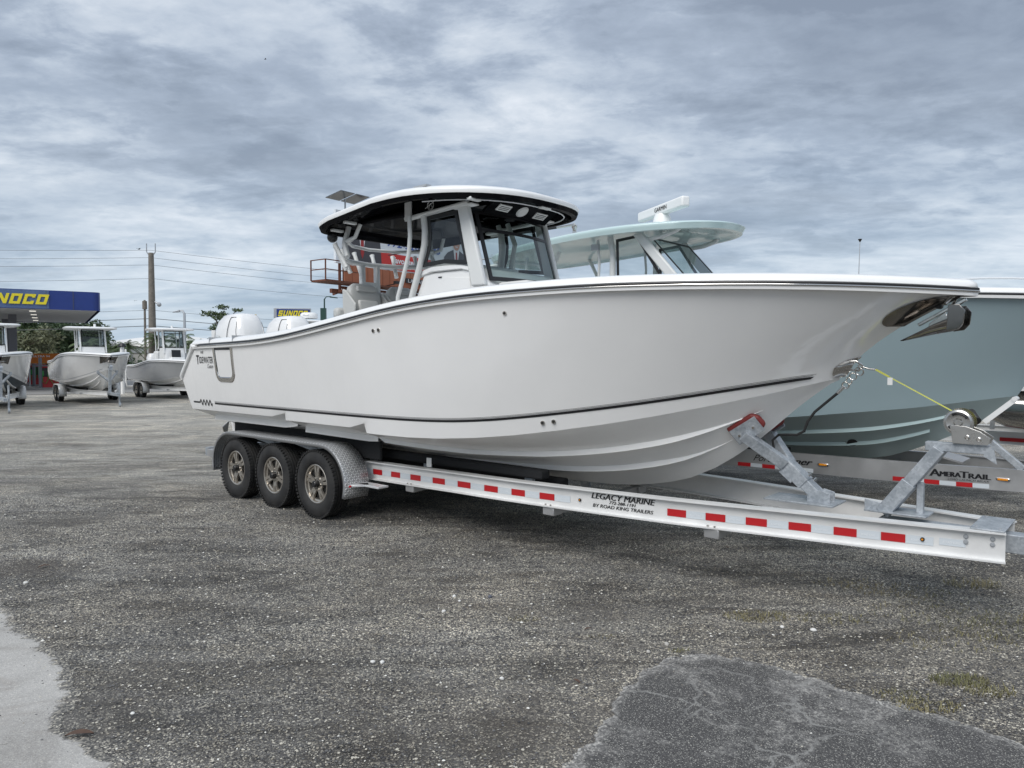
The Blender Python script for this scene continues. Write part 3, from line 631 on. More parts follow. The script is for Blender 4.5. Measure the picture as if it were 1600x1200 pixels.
def build_hull(root, H, mside, mbot, mcap, detail=True, rail=None):
    us = H.us(); ts = [0, .1, .15, .2, .3, .4, .5, .6, .7, .8, .88, .94, 1]
    mb = MB(); G = [[H.side(u, t) for t in ts] for u in us]; mb.grid(G, flip=False)
    mb.mirror_y()
    # transom panel between the two after edges
    E = [H.side(0, t) for t in ts]; Gt = [[Vector((p.x, p.y * k, p.z)) for k in (1, .6, .2, -.2, -.6, -1)] for p in E]; mb.grid(Gt)
    hull = mb.build('hull', mside, root, smooth=40, merge=True)
    mb = MB(); qs = [0, .15, .33, .5, .62, .8, 1]; mb.grid([[H.bot(u, q) for q in qs] for u in us]); mb.mirror_y()
    P = [H.bot(0, q) for q in qs]; mb.add(P + [Vector((p.x, -p.y, p.z)) for p in reversed(P[1:])], [tuple(range(2 * len(P) - 1))])
    bottom = mb.build('hull_bottom', mbot, root, smooth=25, merge=True)
    # spray rails
    if detail:
        def srail(u0, u1, qf, w, name='spray_rail'):
            for sgn in (1, -1):
                A = []; n = max(8, int(60 * (u1 - u0)))
                for i in range(n + 1):
                    u = lerp(u0, u1, i / n); q = qf(u); k = min(1, (u1 - u) / 0.08 + 0.05) if u1 > 0.6 else 1
                    a = H.bot(u, q); b = H.bot(u, min(1, q + (0.115 if u1 < .5 else 0.075) * k)); c = Vector((b.x, b.y - 0.004, a.z - 0.006 * k)); 
                    A.append([Vector((p.x, p.y * sgn, p.z)) for p in (a, c, b)])
                m2 = MB(); m2.grid(A); m2.add(A[0], [(0, 1, 2)]); m2.build(name, mbot, bottom)
        srail(0.03, .285, lambda u: .74, .08); srail(.300, .455, lambda u: lerp(.72, .66, (u - .3) / .15), .08)
        srail(0.468, 0.935, lambda u: I(u, [.46, .52, .6, .7, .8, .94], [.80, .74, .63, .58, .57, .56]), .07)
        srail(0.512, 0.90, lambda u: I(u, [.5, .6, .7, .9], [.30, .29, .27, .26]), .06)
    # gunwale / deck cap, a lofted section round the sheer
    uc = list(np.linspace(0, .9, 30)) + list(.9 + .1 * (1 - (1 - np.linspace(0, 1, 12)[1:]) ** 1.6))
    sec = [(-.028, -.045), (-.034, -.012), (-.020, .004), (-.030, .018), (-.022, .045), (.008, .070), (.06, .083), (.17, .088), (.27, .085), (.30, .06), (.31, -.05), (.31, -.55)]
    def cap_ring(u, sg, sec):
        P = H.side(u, 1.0); a = H.side(max(0, u - .01), 1); b = H.side(min(1, u + .01), 1)
        d = Vector((b.x - a.x, b.y - a.y, 0))
        if u >= .999: d = Vector((0, 1, 0))
        d.normalize(); nrm = Vector((d.y, -d.x, 0))       # outward for the starboard side
        if u >= .999: nrm = Vector((1, 0, 0))
        row = []; kk = max(0.0, min(1.0, (.86 - u) / .12))
        for o, h in sec:
            h = h if h > -.1 else lerp(-.05, h, kk)
            if h < -.01 and o > .1: h = max(h, -.02) if kk < .01 else h
            inn = max(o, 0); q = P + nrm * (-o) + Vector((0, 0, h))
            if q.y > 0 : q.y = 0
            row.append(Vector((q.x, q.y * sg, q.z)))
        return row
    mb = MB(); Gc = [cap_ring(u, 1, sec) for u in uc]; mb.grid(Gc); mb.mirror_y()
    # after corner: cap runs across the transom
    r0 = Gc[0]; mb.grid([[Vector((p.x, p.y * k, p.z)) for k in (1, .5, 0, -.5, -1)] for p in r0[:9]])
    cap = mb.build('gunwale', mcap, root, smooth=50, merge=True)
    # cockpit sole
    mb = MB(); row = [H.side(u, 0.35) for u in us if 0.0 <= u <= .80]
    L_ = [Vector((p.x + (.1 if i == 0 else 0), p.y * .90, H.side(0, .45).z)) for i, p in enumerate(row)]
    mb.add(L_ + [Vector((p.x, -p.y, p.z)) for p in reversed(L_)], [tuple(range(2 * len(L_)))])
    mb.build('deck', mcap, root)
    # rub rail: dark insert with a bright bead, from the after diagonal to the bow
    path = []
    if detail:
        for t in (.52, .60, .7, .8, .9, .97): path.append((0.0, t))
    for u in uc[1:]: path.append((u, 1.0))
    for nm, m_, dz, off, r_ in ((('rub_rail', M['blackm'], 0.003, .030, .011), ('rub_rail_bead', M['chrome'], -.012, .036, .008)) if detail else (('rub_rail', M['blackm'], 0.0, .03, .012),)):
        for sg in (1, -1):
            pts = []
            for u, t in path:
                P = H.side(u, t); n = H.norm(max(u, .01), min(t, .97)); n = Vector((n.x, n.y, 0)); n.normalize()
                if u >= .999: n = Vector((1, 0, 0))
                if u == 0.0 and t < 0.99: n = Vector((-.75, -.66, 0.0)) * 0.7
                q = P + n * off + Vector((0, 0, dz)); q.y = min(q.y, 0) * sg; pts.append(q)
            m2 = MB(); m2.tube(pts, r_, 6); m2.build(nm, m_, root, smooth=60)
    if detail:   # white moulding on the after diagonal
        for sg in (1, -1):
            pts = []
            for t in (.47, .52, .6, .7, .8, .9, 1.0):
                P = H.side(0, t); pts.append(Vector((P.x + .0, (P.y - .005) * sg, P.z)))
            m2 = MB(); m2.tube(pts, [.022, .035, .034, .034, .034, .034, .045], 8); m2.build('quarter_moulding', mcap, root, smooth=60)
    return hull, bottom, cap

# ------------------------------------------------------------------ hardtop (outline in plan, white rim over a dark soffit)
def hardtop(root, x0, x1, hw, z, mtop, munder, rec=(.72, .6), rise=0.0, th=.11, crown=.05, camber=.10, front=2.6, aft=6.0, name='hardtop', taper=0.9):
    L_ = x1 - x0; n = 56; out = []
    for k in range(n):
        a = 2 * math.pi * k / n; c, s_ = math.cos(a), math.sin(a)
        e = front if c > 0 else aft
        X = (abs(c) ** (2 / e)) * (1 if c >= 0 else -1); Y = (abs(s_) ** (2 / e)) * (1 if s_ >= 0 else -1)
        w = hw * I(X, [-1, -.4, .3, 1], [taper, .97, 1.0, .98])
        xm = x0 + L_ * .46
        out.append((xm + X * ((x1 - xm) if X > 0 else (xm - x0)), Y * w))
    def zc(x): return z + camber * math.sin(math.pi * min(1, max(0, (x - x0) / L_))) + rise * (x - x0) / L_
    rings = []
    for k_in, dz in ((.0, -th * .55), (-.010, -th * .2), (0.0, 0.0), (.06, crown * .55), (.25, crown * .85), (.6, crown), (.98, crown * 1.05)):
        rings.append([Vector((lerp(x, (x0 + x1) / 2, k_in), lerp(y, 0, k_in), zc(x) + dz)) for x, y in out])
    mb = MB(); mb.grid([r + [r[0]] for r in rings]); mb.add(rings[-1], [tuple(range(n))])
    top = mb.build(name, mtop, root, smooth=60, merge=True)
    rings = []
    for k_in, dz in ((.0, -th * .55), (.012, -th), (.05, -th * 1.02), (.065, -th * rec[0]), (.35, -th * rec[1] * .8), (.98, -th * rec[1])):
        rings.append([Vector((lerp(x, (x0 + x1) / 2, k_in), lerp(y, 0, k_in), zc(x) + dz)) for x, y in out])
    mb = MB(); mb.grid([r + [r[0]] for r in rings]); mb.add(rings[-1], [tuple(range(n))])
    und = mb.build('soffit', munder, top, smooth=50, merge=True)
    return top, und, zc, out

# ------------------------------------------------------------------ outboard motor: faceted cowl on a midsection, lower unit
def outboard(root, x, y, z, s=1.0, full=True, tilt=0.0, mc=None):
    e = empty('outboard_motor', (x, y, z)); e.parent = root; e.rotation_euler = (0, tilt, 0); e.scale = (s, s, s)
    prof = [  # height, x back, x front, half width
        (0.00, -.30, .30, .20), (.06, -.38, .34, .235), (.22, -.42, .35, .25), (.42, -.39, .335, .24), (.55, -.31, .29, .215), (.63, -.20, .24, .175), (.655, -.12, .19, .12)]
    mb = MB(); G = []
    for h, xb, xf, w in prof:
        ring = []
        for k in range(20):
            a = 2 * math.pi * k / 20; c, q = math.cos(a), math.sin(a); ee = 2 / 4.2
            X = abs(c) ** ee * (1 if c > 0 else -1); Y = abs(q) ** ee * (1 if q > 0 else -1)
            cx = (xb + xf) / 2; ring.append(Vector((cx + X * (xf - xb) / 2, Y * w * (1.0 if X < .3 else 1 - .18 * (X - .3)), h)))
        G.append(ring + [ring[0]])
    mb.grid(G); mb.add(G[-1][:-1], [tuple(range(20))]); mb.add(G[0][:-1], [tuple(range(20))])
    cowl = mb.build('cowl', mc or M['gel'], e, smooth=55, merge=True)
    if full:
        def cy(x, h):          # half width of the cowl at a given fore-and-aft position and height
            hs = [p[0] for p in prof]; xb = I(h, hs, [p[1] for p in prof]); xf = I(h, hs, [p[2] for p in prof]); w = I(h, hs, [p[3] for p in prof])
            X = min(.98, max(-.98, (x - (xb + xf) / 2) / ((xf - xb) / 2))); return w * (1 - abs(X) ** 4.2) ** (1 / 4.2) * (1.0 if X < .3 else 1 - .18 * (X - .3)) + .001
        def on(P, n=8):
            out = []
            for (x0_, h0), (x1_, h1) in zip(P, P[1:]):
                for k in range(n): f = k / n; out.append((lerp(x0_, x1_, f), lerp(h0, h1, f)))
            return out + [P[-1]]
        for sg in (-1, 1):
            for l in ([(.02, .05), (.07, .30), (.10, .60)], [(.10, .60), (.19, .60)], [(.23, .54), (.26, .28), (.26, .05)], [(.07, .30), (.26, .285)]):
                m2 = MB(); m2.tube([Vector((x, sg * cy(x, h), h)) for x, h in on(l)], .004, 5); m2.build('panel_seam', M['ink'], cowl)
            m3 = MB(); m3.grid([[Vector((lerp(lerp(-.34, -.27, v), lerp(-.02, -.12, v), u), sg * (cy(lerp(lerp(-.34, -.27, v), lerp(-.02, -.12, v), u), lerp(.04, .36, v)) + .004), lerp(.04, .36, v))) for u in np.linspace(0, 1, 7)] for v in np.linspace(0, 1, 7)]); m3.build('side_facet_shade', M['facet'], cowl, smooth=60)  # grey panel: shading of a cowl facet put into the colour
        m2 = MB(); m2.grid([[Vector((-.36 + .05 * i, yy, .47 + .17 * math.sin(min(1.0, i * .2) * 1.45))) for yy in (-.13, -.06, .06, .13)] for i in range(5)])
        m2.build('air_intake', M['black'], cowl)
    mb = MB(); mb.prism([(-.16, -.09, 0), (.20, -.09, 0), (.16, -.08, -.55), (-.10, -.08, -.55)], (0, .18, 0)); mb.build('midsection', mc or M['gel'], e, bevel=.02)
    mb = MB(); mb.box((-.06, 0, -.56), (.52, .24, .025)); mb.prism([(-.16, -.03, -.57), (.12, -.03, -.57), (.10, -.03, -.80), (.16, -.03, -.83), (-.22, -.03, -.83), (-.12, -.03, -1.02), (-.20, -.03, -1.02), (-.26, -.03, -.78)], (0, .06, 0)); mb.tube([(.20, 0, -.80), (.08, 0, -.80), (-.28, 0, -.80)], [.015, .055, .035], 10)
    mb.build('lower_unit', mc or M['gel'], e)
    mb = MB()
    for k in range(3):
        a = 2 * math.pi * k / 3; c, q = math.cos(a), math.sin(a)
        mb.prism([(-.33, c * .03, -.80 + q * .03), (-.36, c * .18 - q * .07, -.80 + q * .18 + c * .07), (-.33, c * .2, -.80 + q * .2), (-.30, c * .16 + q * .06, -.80 + q * .16 - c * .06)], (-.012, 0, 0))
    mb.build('propeller', M['chrome'], e)
    return e

# ------------------------------------------------------------------ trailer wheel: tyre, alloy rim with split spokes, hub
def rounded_ring(R_, r_): pass
def make_wheel(parent, loc, side, rad=.40, wid=.235, fancy=True):
    e = empty('wheel', loc); e.parent = parent
    if side > 0: e.rotation_euler = (0, 0, math.pi)
    k = rad / .40; h = wid / 2; rr = .228 * k
    prof = [(rr, -h * .72), (rr + .012 * k, -h * .86), (rr + .05 * k, -h * .98), (rad - .09 * k, -h * 1.0), (rad - .035 * k, -h * .90), (rad - .012 * k, -h * .78), (rad - .003 * k, -h * .70)]
    for gx in (-.46, -.15, .15, .46):
        prof += [(rad, h * (gx - .07)), (rad - .010 * k, h * (gx - .05)), (rad - .010 * k, h * (gx + .05)), (rad, h * (gx + .07))]
    prof += [(rad - .003 * k, h * .70), (rad - .012 * k, h * .78), (rad - .035 * k, h * .90), (rad - .09 * k, h), (rr + .02 * k, h * .9), (rr, h * .8)]
    mb = MB(); mb.lathe(prof, (0, 0, 0), 'y', 56)
    if fancy:   # shoulder lugs
        for q in range(56):
            a = 2 * math.pi * (q + .5) / 56
            for sg in (-1, 1):
                c = Vector((math.cos(a) * (rad - .008), sg * h * .80, math.sin(a) * (rad - .008)))
                mb.box(c, (.022, .034, .026), Matrix.Rotation(-a, 3, 'Y'))
    mb.build('tyre', M['tyre'], e, smooth=40)
    mb = MB(); mb.lathe([(rr + .006, -h * .74), (rr - .006, -h * .80), (rr - .018, -h * .76), (rr - .022, -h * .55), (rr - .04, -h * .5), (rr - .045, h * .6)], (0, 0, 0), 'y', 40)
    # five pairs of spokes
    for q in range(5):
        a0 = 2 * math.pi * q / 5 + .3
        for da in (-.155, .155):
            ri, ro = .062 * k, rr - .016
            pts = []
            for rr_, w_, yy in ((ri * .9, .024, -h * .60), (lerp(ri, ro, .5), .0165, -h * .68), (ro, .022, -h * .66)):
                aa = a0 + da * (1.0 if rr_ > ri else 1.1)
                d = Vector((math.cos(aa), 0, math.sin(aa))); t_ = Vector((-d.z, 0, d.x))
                pts.append((d * rr_ * 1.0 - t_ * w_ * k + Vector((0, yy, 0)), d * rr_ + t_ * w_ * k + Vector((0, yy, 0))))
            for i in range(2):
                (a, b), (c, d_) = pts[i], pts[i + 1]; dn = Vector((0, .022, 0))
                mb.add([a, b, d_, c, a + dn, b + dn, d_ + dn, c + dn], [(0, 1, 2, 3), (0, 4, 5, 1), (3, 2, 6, 7), (0, 3, 7, 4), (1, 5, 6, 2)])
        # web joining each pair near the hub
    mb.lathe([(.001, -h * .57), (.080 * k, -h * .57), (.092 * k, -h * .52), (.092 * k, -h * .1)], (0, 0, 0), 'y', 24)
    mb.build('rim', M['rim'], e, smooth=35)
    mb = MB(); mb.lathe([(rr - .025, -h * .30), (.02, -h * .25)], (0, 0, 0), 'y', 28); mb.lathe([(rr - .024, -h * .52), (rr - .024, h * .5)], (0, 0, 0), 'y', 28); mb.build('brake_drum', M['rimdark'], e)
    mb = MB(); mb.lathe([(.001, -h * 1.08), (.030 * k, -h * 1.07), (.038 * k, -h * 1.0), (.042 * k, -h * .5)], (0, 0, 0), 'y', 20); mb.build('hub_cap', M['blackm'], e, smooth=40)
    if fancy:
        mb = MB()
        for q in range(6):
            a = 2 * math.pi * q / 6; c = Vector((math.cos(a) * .068, 0, math.sin(a) * .068)); mb.cyl(c + Vector((0, -h * .72, 0)), c + Vector((0, -h * .55, 0)), .0115, seg=6)
        mb.build('lug_nuts', M['chrome'], e)
    return e
def clone(o, parent, loc, rz=None):
    c = copy_tree(o, parent); c.location = loc
    if rz is not None: c.rotation_euler = (0, 0, rz)
    return c

# ------------------------------------------------------------------ fender over the axles
def make_fender(parent, xf, xb, ysgn, y_out, y_in, r, zc_, m, lip=True):
    pts = []     # profile in x,z from the front skirt over the top to the rear skirt
    for a in np.linspace(-18, 90, 12): pts.append((xf + r * math.cos(R(a)), zc_ + r * math.sin(R(a)) * .92))
    for a in np.linspace(90, 196, 12): pts.append((xb + r * math.cos(R(a)), zc_ + r * math.sin(R(a)) * .92))
    mb = MB(); t = .006; L_ = 0; uvs = []
    G = []; prev = None; dist = []
    for x, z in pts:
        if prev: L_ += math.hypot(x - prev[0], z - prev[1])
        prev = (x, z); dist.append(L_)
        cx, cz = (min(max(x, xb), xf), zc_); d = Vector((x - cx, 0, z - cz)).normalized()
        G.append([Vector((x, y_out * ysgn, z)) - d * .035, Vector((x, y_out * ysgn, z)) - d * .006, Vector((x, (y_out - .008) * ysgn, z)), Vector((x, (y_out + y_in) / 2 * ysgn, z + .004)), Vector((x, y_in * ysgn, z))])
    mb.grid(G); o = mb.build('fender', m, parent, smooth=40, fix=False)
    me = o.data; uv = me.uv_layers.new(name='UVMap')
    for p in me.polygons:
        for li in p.loop_indices:
            vi = me.loops[li].vertex_index; uv.data[li].uv = (dist[vi // 5], me.vertices[vi].co.y + me.vertices[vi].co.z * (.0001))
    sm = o.modifiers.new('thickness', 'SOLIDIFY'); sm.thickness = .006; sm.offset = 0
    return o
# ================================================================== MAIN BOAT
ROT = R(-41.5); OX, OY = -1.437, 9.284
UX, UY = math.cos(ROT), math.sin(ROT)
def world_of(x, y): return (OX + UX * x - UY * y, OY + UY * x + UX * y)
boat = empty('centre_console_boat', (OX, OY, 0), ROT, 'large white centre console boat with black hardtop underside, on the nearest trailer', 'boat', 'centre console boats on trailers')
H1 = Hull()
hull, bottom, cap = build_hull(boat, H1, M['gel'], M['bottom'], M['gelw'])
# cap joints seen on the after corner
for x in (-2.02, -1.36):
    P = H1.side_at(x, H1.side((x + 2.57) / 8.84, 1).z); mb = MB(); mb.box((x, P.y + .10, P.z + .045), (.006, .27, .095)); mb.build('cap_seam', M['steelg'], cap)
# boot stripe: broad black band with two pinstripes above
STX = [-2.72,-2.3,.9,1.7,2.1,2.5,2.9,3.3,3.7,4.1,4.5,4.9,5.24]; STZ = [1.258,1.258,1.253,1.250,1.254,1.273,1.314,1.367,1.425,1.490,1.565,1.643,1.708]
STXs, STZs = smooth_tab(STX, STZ, .05, 13)
def stripe(x0, x1, z0, z1, n=90, slant=0.0, m='ink'):
    A = []; B = []
    for i in range(n + 1):
        x = lerp(x0, x1, i / n); z = I(x, STXs, STZs); A.append(H1.side_at(x, z + z0, .003)); B.append(H1.side_at(x + slant * (z1 - z0) * (1 if i == n else 0), z + z1, .003))
    for sg in (1, -1):
        decal('boot_stripe', [Vector((p.x, p.y * sg, p.z)) for p in A], [Vector((p.x, p.y * sg, p.z)) for p in B], M[m], hull, 180)
stripe(-2.1, 5.21, -.012, .010, slant=1.2); stripe(-2.1, 5.23, .015, .0185, slant=1); stripe(-2.1, 5.25, .025, .0275, slant=1)
stripe(-2.72, -2.52, -.012, .010, n=6)
# zig-zag ornament on the stripe near the stern
zig = MB(); zx = -2.53
for k in range(4):
    x = zx + k * .088; z = I(x, STXs, STZs)
    zig.add([H1.side_at(p, q, .004) for p, q in [(x - .010, z - .004), (x + .024, z + .042), (x + .044, z + .042), (x + .010, z - .004)]], [(0, 1, 2, 3)])
    zig.add([H1.side_at(p, q, .004) for p, q in [(x + .024, z + .042), (x + .044, z + .042), (x + .080, z - .040), (x + .060, z - .040)]], [(0, 1, 2, 3)])
    zig.add([H1.side_at(p, q, .0045) for p, q in [(x + .060, z - .040), (x + .080, z - .040), (x + .098, z - .004), (x + .078, z - .004)]], [(0, 1, 2, 3)])
zig.build('zigzag_emblem', M['ink'], hull)
# hull side door with bright surround
def outline(x0, x1, z1, z0, r, n=6):
    P = [(x0, z1)]
    for a in np.linspace(180, 270, n): P.append((x0 + r + .035 + r * math.cos(R(a)), z0 + r + r * math.sin(R(a))))
    for a in np.linspace(270, 360, n): P.append((x1 - r + r * math.cos(R(a)), z0 + r + r * math.sin(R(a))))
    P.append((x1, z1)); return P
Po = outline(-2.00, -1.44, 1.985, 1.545, .13); Pi = outline(-1.935, -1.505, 1.985, 1.615, .07)
door = MB(); door.grid([[H1.side_at(x, z, .0) for x, z in Po], [H1.side_at(x, z, .010) for x, z in [(lerp(a[0], b[0], .12), lerp(a[1], b[1], .12)) for a, b in zip(Po, Pi)]], [H1.side_at(x, z, .010) for x, z in [(lerp(a[0], b[0], .85), lerp(a[1], b[1], .85)) for a, b in zip(Po, Pi)]], [H1.side_at(x, z, .001) for x, z in Pi]])
dr = door.build('door_surround', M['chrome'], hull, smooth=30)
mb = MB(); mb.grid([[H1.side_at(x, z, .006) for z in (1.965, 1.99)] for x in np.linspace(-1.94, -1.50, 8)]); mb.build('door_gap', M['ink'], hull)
# through-hull fittings
def fitting(x, z, r=.020):
    P = H1.side_at(x, z, .0); n = (H1.side_at(x, z, .01) - P).normalized(); mb = MB()
    mb.tube([P - n * .01, P + n * .008], r, 14); o = mb.build('through_hull_fitting', M['chrome'], hull, smooth=40)
    mb = MB(); mb.tube([P + n * .002, P + n * .0095], r * .62, 12); mb.build('bore', M['black'], o)
for x, z in ((1.42, 2.13), (1.50, 2.135), (3.04, 2.245), (3.20, 1.285), (3.30, 1.30)): fitting(x, z)
# maker's name and script on the quarter
tf = lambda dx, dz: (lambda a, b: H1.side_at(dx + a, dz + b, .004))
text_obj('maker_name', 'T', tf(-2.515, 1.775), M['ink'], hull, width=.085, height=.125, bold=.02)
text_obj('maker_name', 'IDEWATER', tf(-2.42, 1.790), M['ink'], hull, width=.41, height=.088, bold=.006, spacing=1.0)
text_obj('script', 'Custom', tf(-2.19, 1.725), M['ink'], hull, width=.17, height=.055, shear=.5)
for dx in (-2.36, -2.31):
    mb = MB(); mb.add([H1.side_at(dx + a, 1.915 + b, .004) for a, b in ((0, 0), (.012, .004), (.022, .03), (.010, .045), (-.004, .028))], [(0, 1, 2, 3, 4)]); mb.build('footprint_mark', M['ink'], hull)

# bow eye plate, stem plate and anchor
def stem_band(u_in, t0, t1, name, m, off=.006, n=10, taper=True):
    mb = MB(); rows = []
    for i in range(n + 1):
        f = i / n; t = lerp(t0, t1, f); w = u_in * (math.sin(math.pi * min(max(f, .0), 1)) ** .45 if taper else 1)
        row = [H1.side(1 - w * k, t) + H1.norm(.985, t) * off for k in (1, .7, .4, .12)]
        tip = H1.side(1, t) + Vector((.010, 0, -.006)); tip.y = 0
        rows.append(row + [tip] + [Vector((p.x, -p.y, p.z)) for p in reversed(row)])
    mb.grid(rows); return mb.build(name, m, boat, smooth=60)
stem_band(.013, .03, .17, 'bow_eye_plate', M['chrome'])
stem_band(.027, .50, .93, 'anchor_chute', M['darkchrome'], .008, 14)
be = H1.side(1, .09)
mb = MB(); c0 = Vector((be.x, 0, be.z))
mb.tube([c0 + Vector(p) for p in ((-.03, -.03, .04), (.05, -.03, .045), (.085, -.02, .015), (.085, .02, -.0), (.05, .03, -.03), (-.03, .03, -.02))], .010, 8); mb.build('bow_eye', M['chrome'], boat, smooth=60)
# anchor: shank, curved fluke blades, roll plate
an = MB(); an.beam((5.93, 0, 2.10), (6.23, 0, 2.275), .022, .045, (0, 1, 0)); an.build('anchor_shank', M['chrome'], boat, bevel=.004)
an = MB(); an.prism([(6.00, -.010, 2.11), (6.10, -.010, 2.19), (6.13, -.010, 2.13), (6.06, -.010, 2.03), (5.99, -.010, 2.06)], (0, .02, 0)); an.build('anchor_web', M['chrome'], boat, bevel=.003)
for sg in (-1, 1):
    mb = MB(); G = []
    for f, x, z, w in ((0, 5.82, 1.985, .004), (.3, 5.94, 2.015, .06), (.6, 6.05, 2.045, .11), (.85, 6.14, 2.065, .13), (1, 6.19, 2.085, .12)):
        G.append([Vector((x, 0, z - .02 * f)), Vector((x + .01, sg * w * .6, z + .01 * f)), Vector((x - .01, sg * w, z + .075 * f))])
    mb.grid(G); o = mb.build('anchor_fluke', M['darkchrome'], boat, smooth=60); sm = o.modifiers.new('t', 'SOLIDIFY'); sm.thickness = .008
    y0 = -.13 if sg < 0 else .118
    mb = MB(); mb.prism([(6.13, y0, 2.05), (6.20, y0, 2.06), (6.235, y0, 2.10), (6.245, y0, 2.19), (6.21, y0, 2.235), (6.14, y0, 2.235)], (0, .012, 0)); mb.build('anchor_end_plate', M['darkchrome'], boat, bevel=.004)
mb = MB(); mb.tube([(6.12, -.12, 2.24), (6.15, -.08, 2.29), (6.16, 0, 2.305), (6.15, .08, 2.29), (6.12, .12, 2.24)], .013, 8); mb.build('anchor_roll_bar', M['chrome'], boat, smooth=60)
mb = MB(); mb.cyl((6.06, -.035, 2.235), (6.06, .035, 2.235), .022); mb.build('anchor_roller', M['black'], boat, smooth=40)

# ---- hardtop and superstructure
top, und, zc1, out1 = hardtop(boat, -.48, 2.50, 1.15, 3.48, M['gelw'], M['blackgel'], rec=(.45, -.12), rise=.055, th=.10, crown=.065, camber=.070, front=2.6, aft=11.0, taper=.84)
def uz(x): return zc1(x) - .13 * .66
# recessed tray panels, speakers, lights, emblem under the hardtop
mb = MB(); mb.box((.55, 0, uz(.5) + .01), (1.1, 1.35, .07)); mb.build('overhead_locker', M['blackgel'], und, bevel=.03)
ocr = Matrix.Rotation(R(-33), 3, 'Y'); occ = Vector((2.06, 0, 3.455))
mb = MB(); mb.box(occ, (.24, 1.02, .03), ocr); mb.box((1.93, 0, 3.50), (.22, 1.0, .10)); mb.build('overhead_console', M['blackgel'], und)
for y, w, rr in ((-.30, .10, 0), (0.0, 0, .075), (.30, .10, 0)):
    mb = MB(); c = occ + ocr @ Vector((0, 0, -.018)) + Vector((0, y, 0))
    if rr: mb.tube([c + ocr @ Vector((0, 0, .004)), c + ocr @ Vector((0, 0, -.010))], [.078, .062], 20)
    else: mb.box(c, (.09, .19, .014), ocr)
    o_ = mb.build('dome_light' if rr else 'vent_grille', M['pod'], und, smooth=40)
    if not rr:
        for k in (-1, 0, 1): m2 = MB(); m2.box(c + ocr @ Vector((k * .022, 0, -.009)), (.006, .15, .004), ocr); m2.build('grille_slot', M['ink'], o_)
for sg in (-1, 1):
    mb = MB(); mb.box((1.42, sg * .655, 3.52), (1.10, .02, .13)); mb.build('side_coaming', M['blackgel'], und)
for x, y in ((1.72, -.22), (1.72, .22)):
    mb = MB(); mb.lathe([(.001, -.01), (.06, -.012), (.07, 0)], (x, y, uz(1.7) + .10), 'z', 20); mb.build('speaker', M['steelg'], und, smooth=40)
mb = MB(); ec = Vector((1.33, -.668, 3.515))
for rr in (.052, .042): mb.tube([ec + Vector((rr * math.cos(a), 0, rr * math.sin(a))) for a in np.linspace(0, 6.1, 24)], .0028, 4)
mb.tube([ec + Vector(p) for p in ((-.085, -.002, -.028), (-.02, -.002, .0), (.03, -.002, .02), (.09, -.002, .05))], .0035, 4); mb.tube([ec + Vector(p) for p in ((-.02, -.002, -.03), (0, -.002, .02), (.025, -.002, -.02))], .003, 4); mb.build('round_emblem', M['pod'], und)
mb = MB(); n_ = len(out1)
ring = [(lerp(x, 1.0, .10), lerp(y, 0, .13)) for x, y in out1 if x > 1.4]
ring = [p for p in ring]; ring.sort(key=lambda p: math.atan2(p[1], p[0] - 1.0)); mb.tube([(x, y, uz(x) - .012) for x, y in ring], .007, 5); mb.build('light_strip', M['inkw'], und)
for x, y in ((2.42, -.05), (2.1, -.78), (.2, -.9), (-.2, -.8)):
    mb = MB(); mb.box((x, y, uz(x) - .02), (.06, .16, .03)); mb.build('spreader_light', M['pod'], und, bevel=.008)
mb = MB(); mb.box((1.55, -.98, zc1(1.5) + .045), (.20, .07, .02)); mb.build('top_light_bar', M['steelg'], top)
mb = MB(); mb.ball((-.30, -.80, 3.33), .065, 12, 8); mb.build('floodlight', M['blackm'], top, smooth=60)
# console
def plate(poly, y0, y1): return [(x, y0, z) for x, z in poly], (0, y1 - y0, 0)
mb = MB(); poly = [(.80, 1.5), (1.00, 2.54), (1.14, 2.80), (2.0, 2.80), (2.12, 2.62), (2.42, 1.5)]; mb.prism(*plate(poly, -.60, .60)); con = mb.build('console', M['gelw'], boat, bevel=.03, bseg=3)
mb = MB(); mb.prism([(1.00, -.612, 2.805), (1.30, -.625, 2.86), (1.75, -.625, 2.85), (2.02, -.612, 2.775), (2.02, -.612, 2.73), (1.75, -.625, 2.795), (1.30, -.625, 2.80), (1.00, -.612, 2.745)], (0, .05, 0)); mb.build('console_moulding', M['gelw'], con, bevel=.01)
mb = MB(); mb.prism([(1.08, -.604, 2.56), (1.22, -.604, 2.75), (1.86, -.604, 2.70), (1.94, -.604, 2.2), (1.02, -.604, 2.2)], (0, -.006, 0)); mb.build('side_hatch', M['gelw'], con, bevel=.004)
mb = MB(); mb.box((1.42, -.615, 2.735), (.05, .01, .012)); mb.build('latch', M['ink'], con)
mb = MB(); mb.box((2.36, 0, 2.56), (.42, 1.02, .16)); mb.build('seat_cushion', M['vinylw'], boat, bevel=.05, bseg=4)
mb = MB(); mb.box((2.36, .30, 2.58), (.40, .45, .16)); mb.build('seat_cushion', M['vinylw'], boat, bevel=.06, bseg=4)
text_obj('maker_name', 'TIDEWATER', lambda a, b: (2.083 + (2.66 - (2.62 + b)) * .3, -.42 + a, 2.622 + b), M['steelg'], con, width=.36, height=.028)
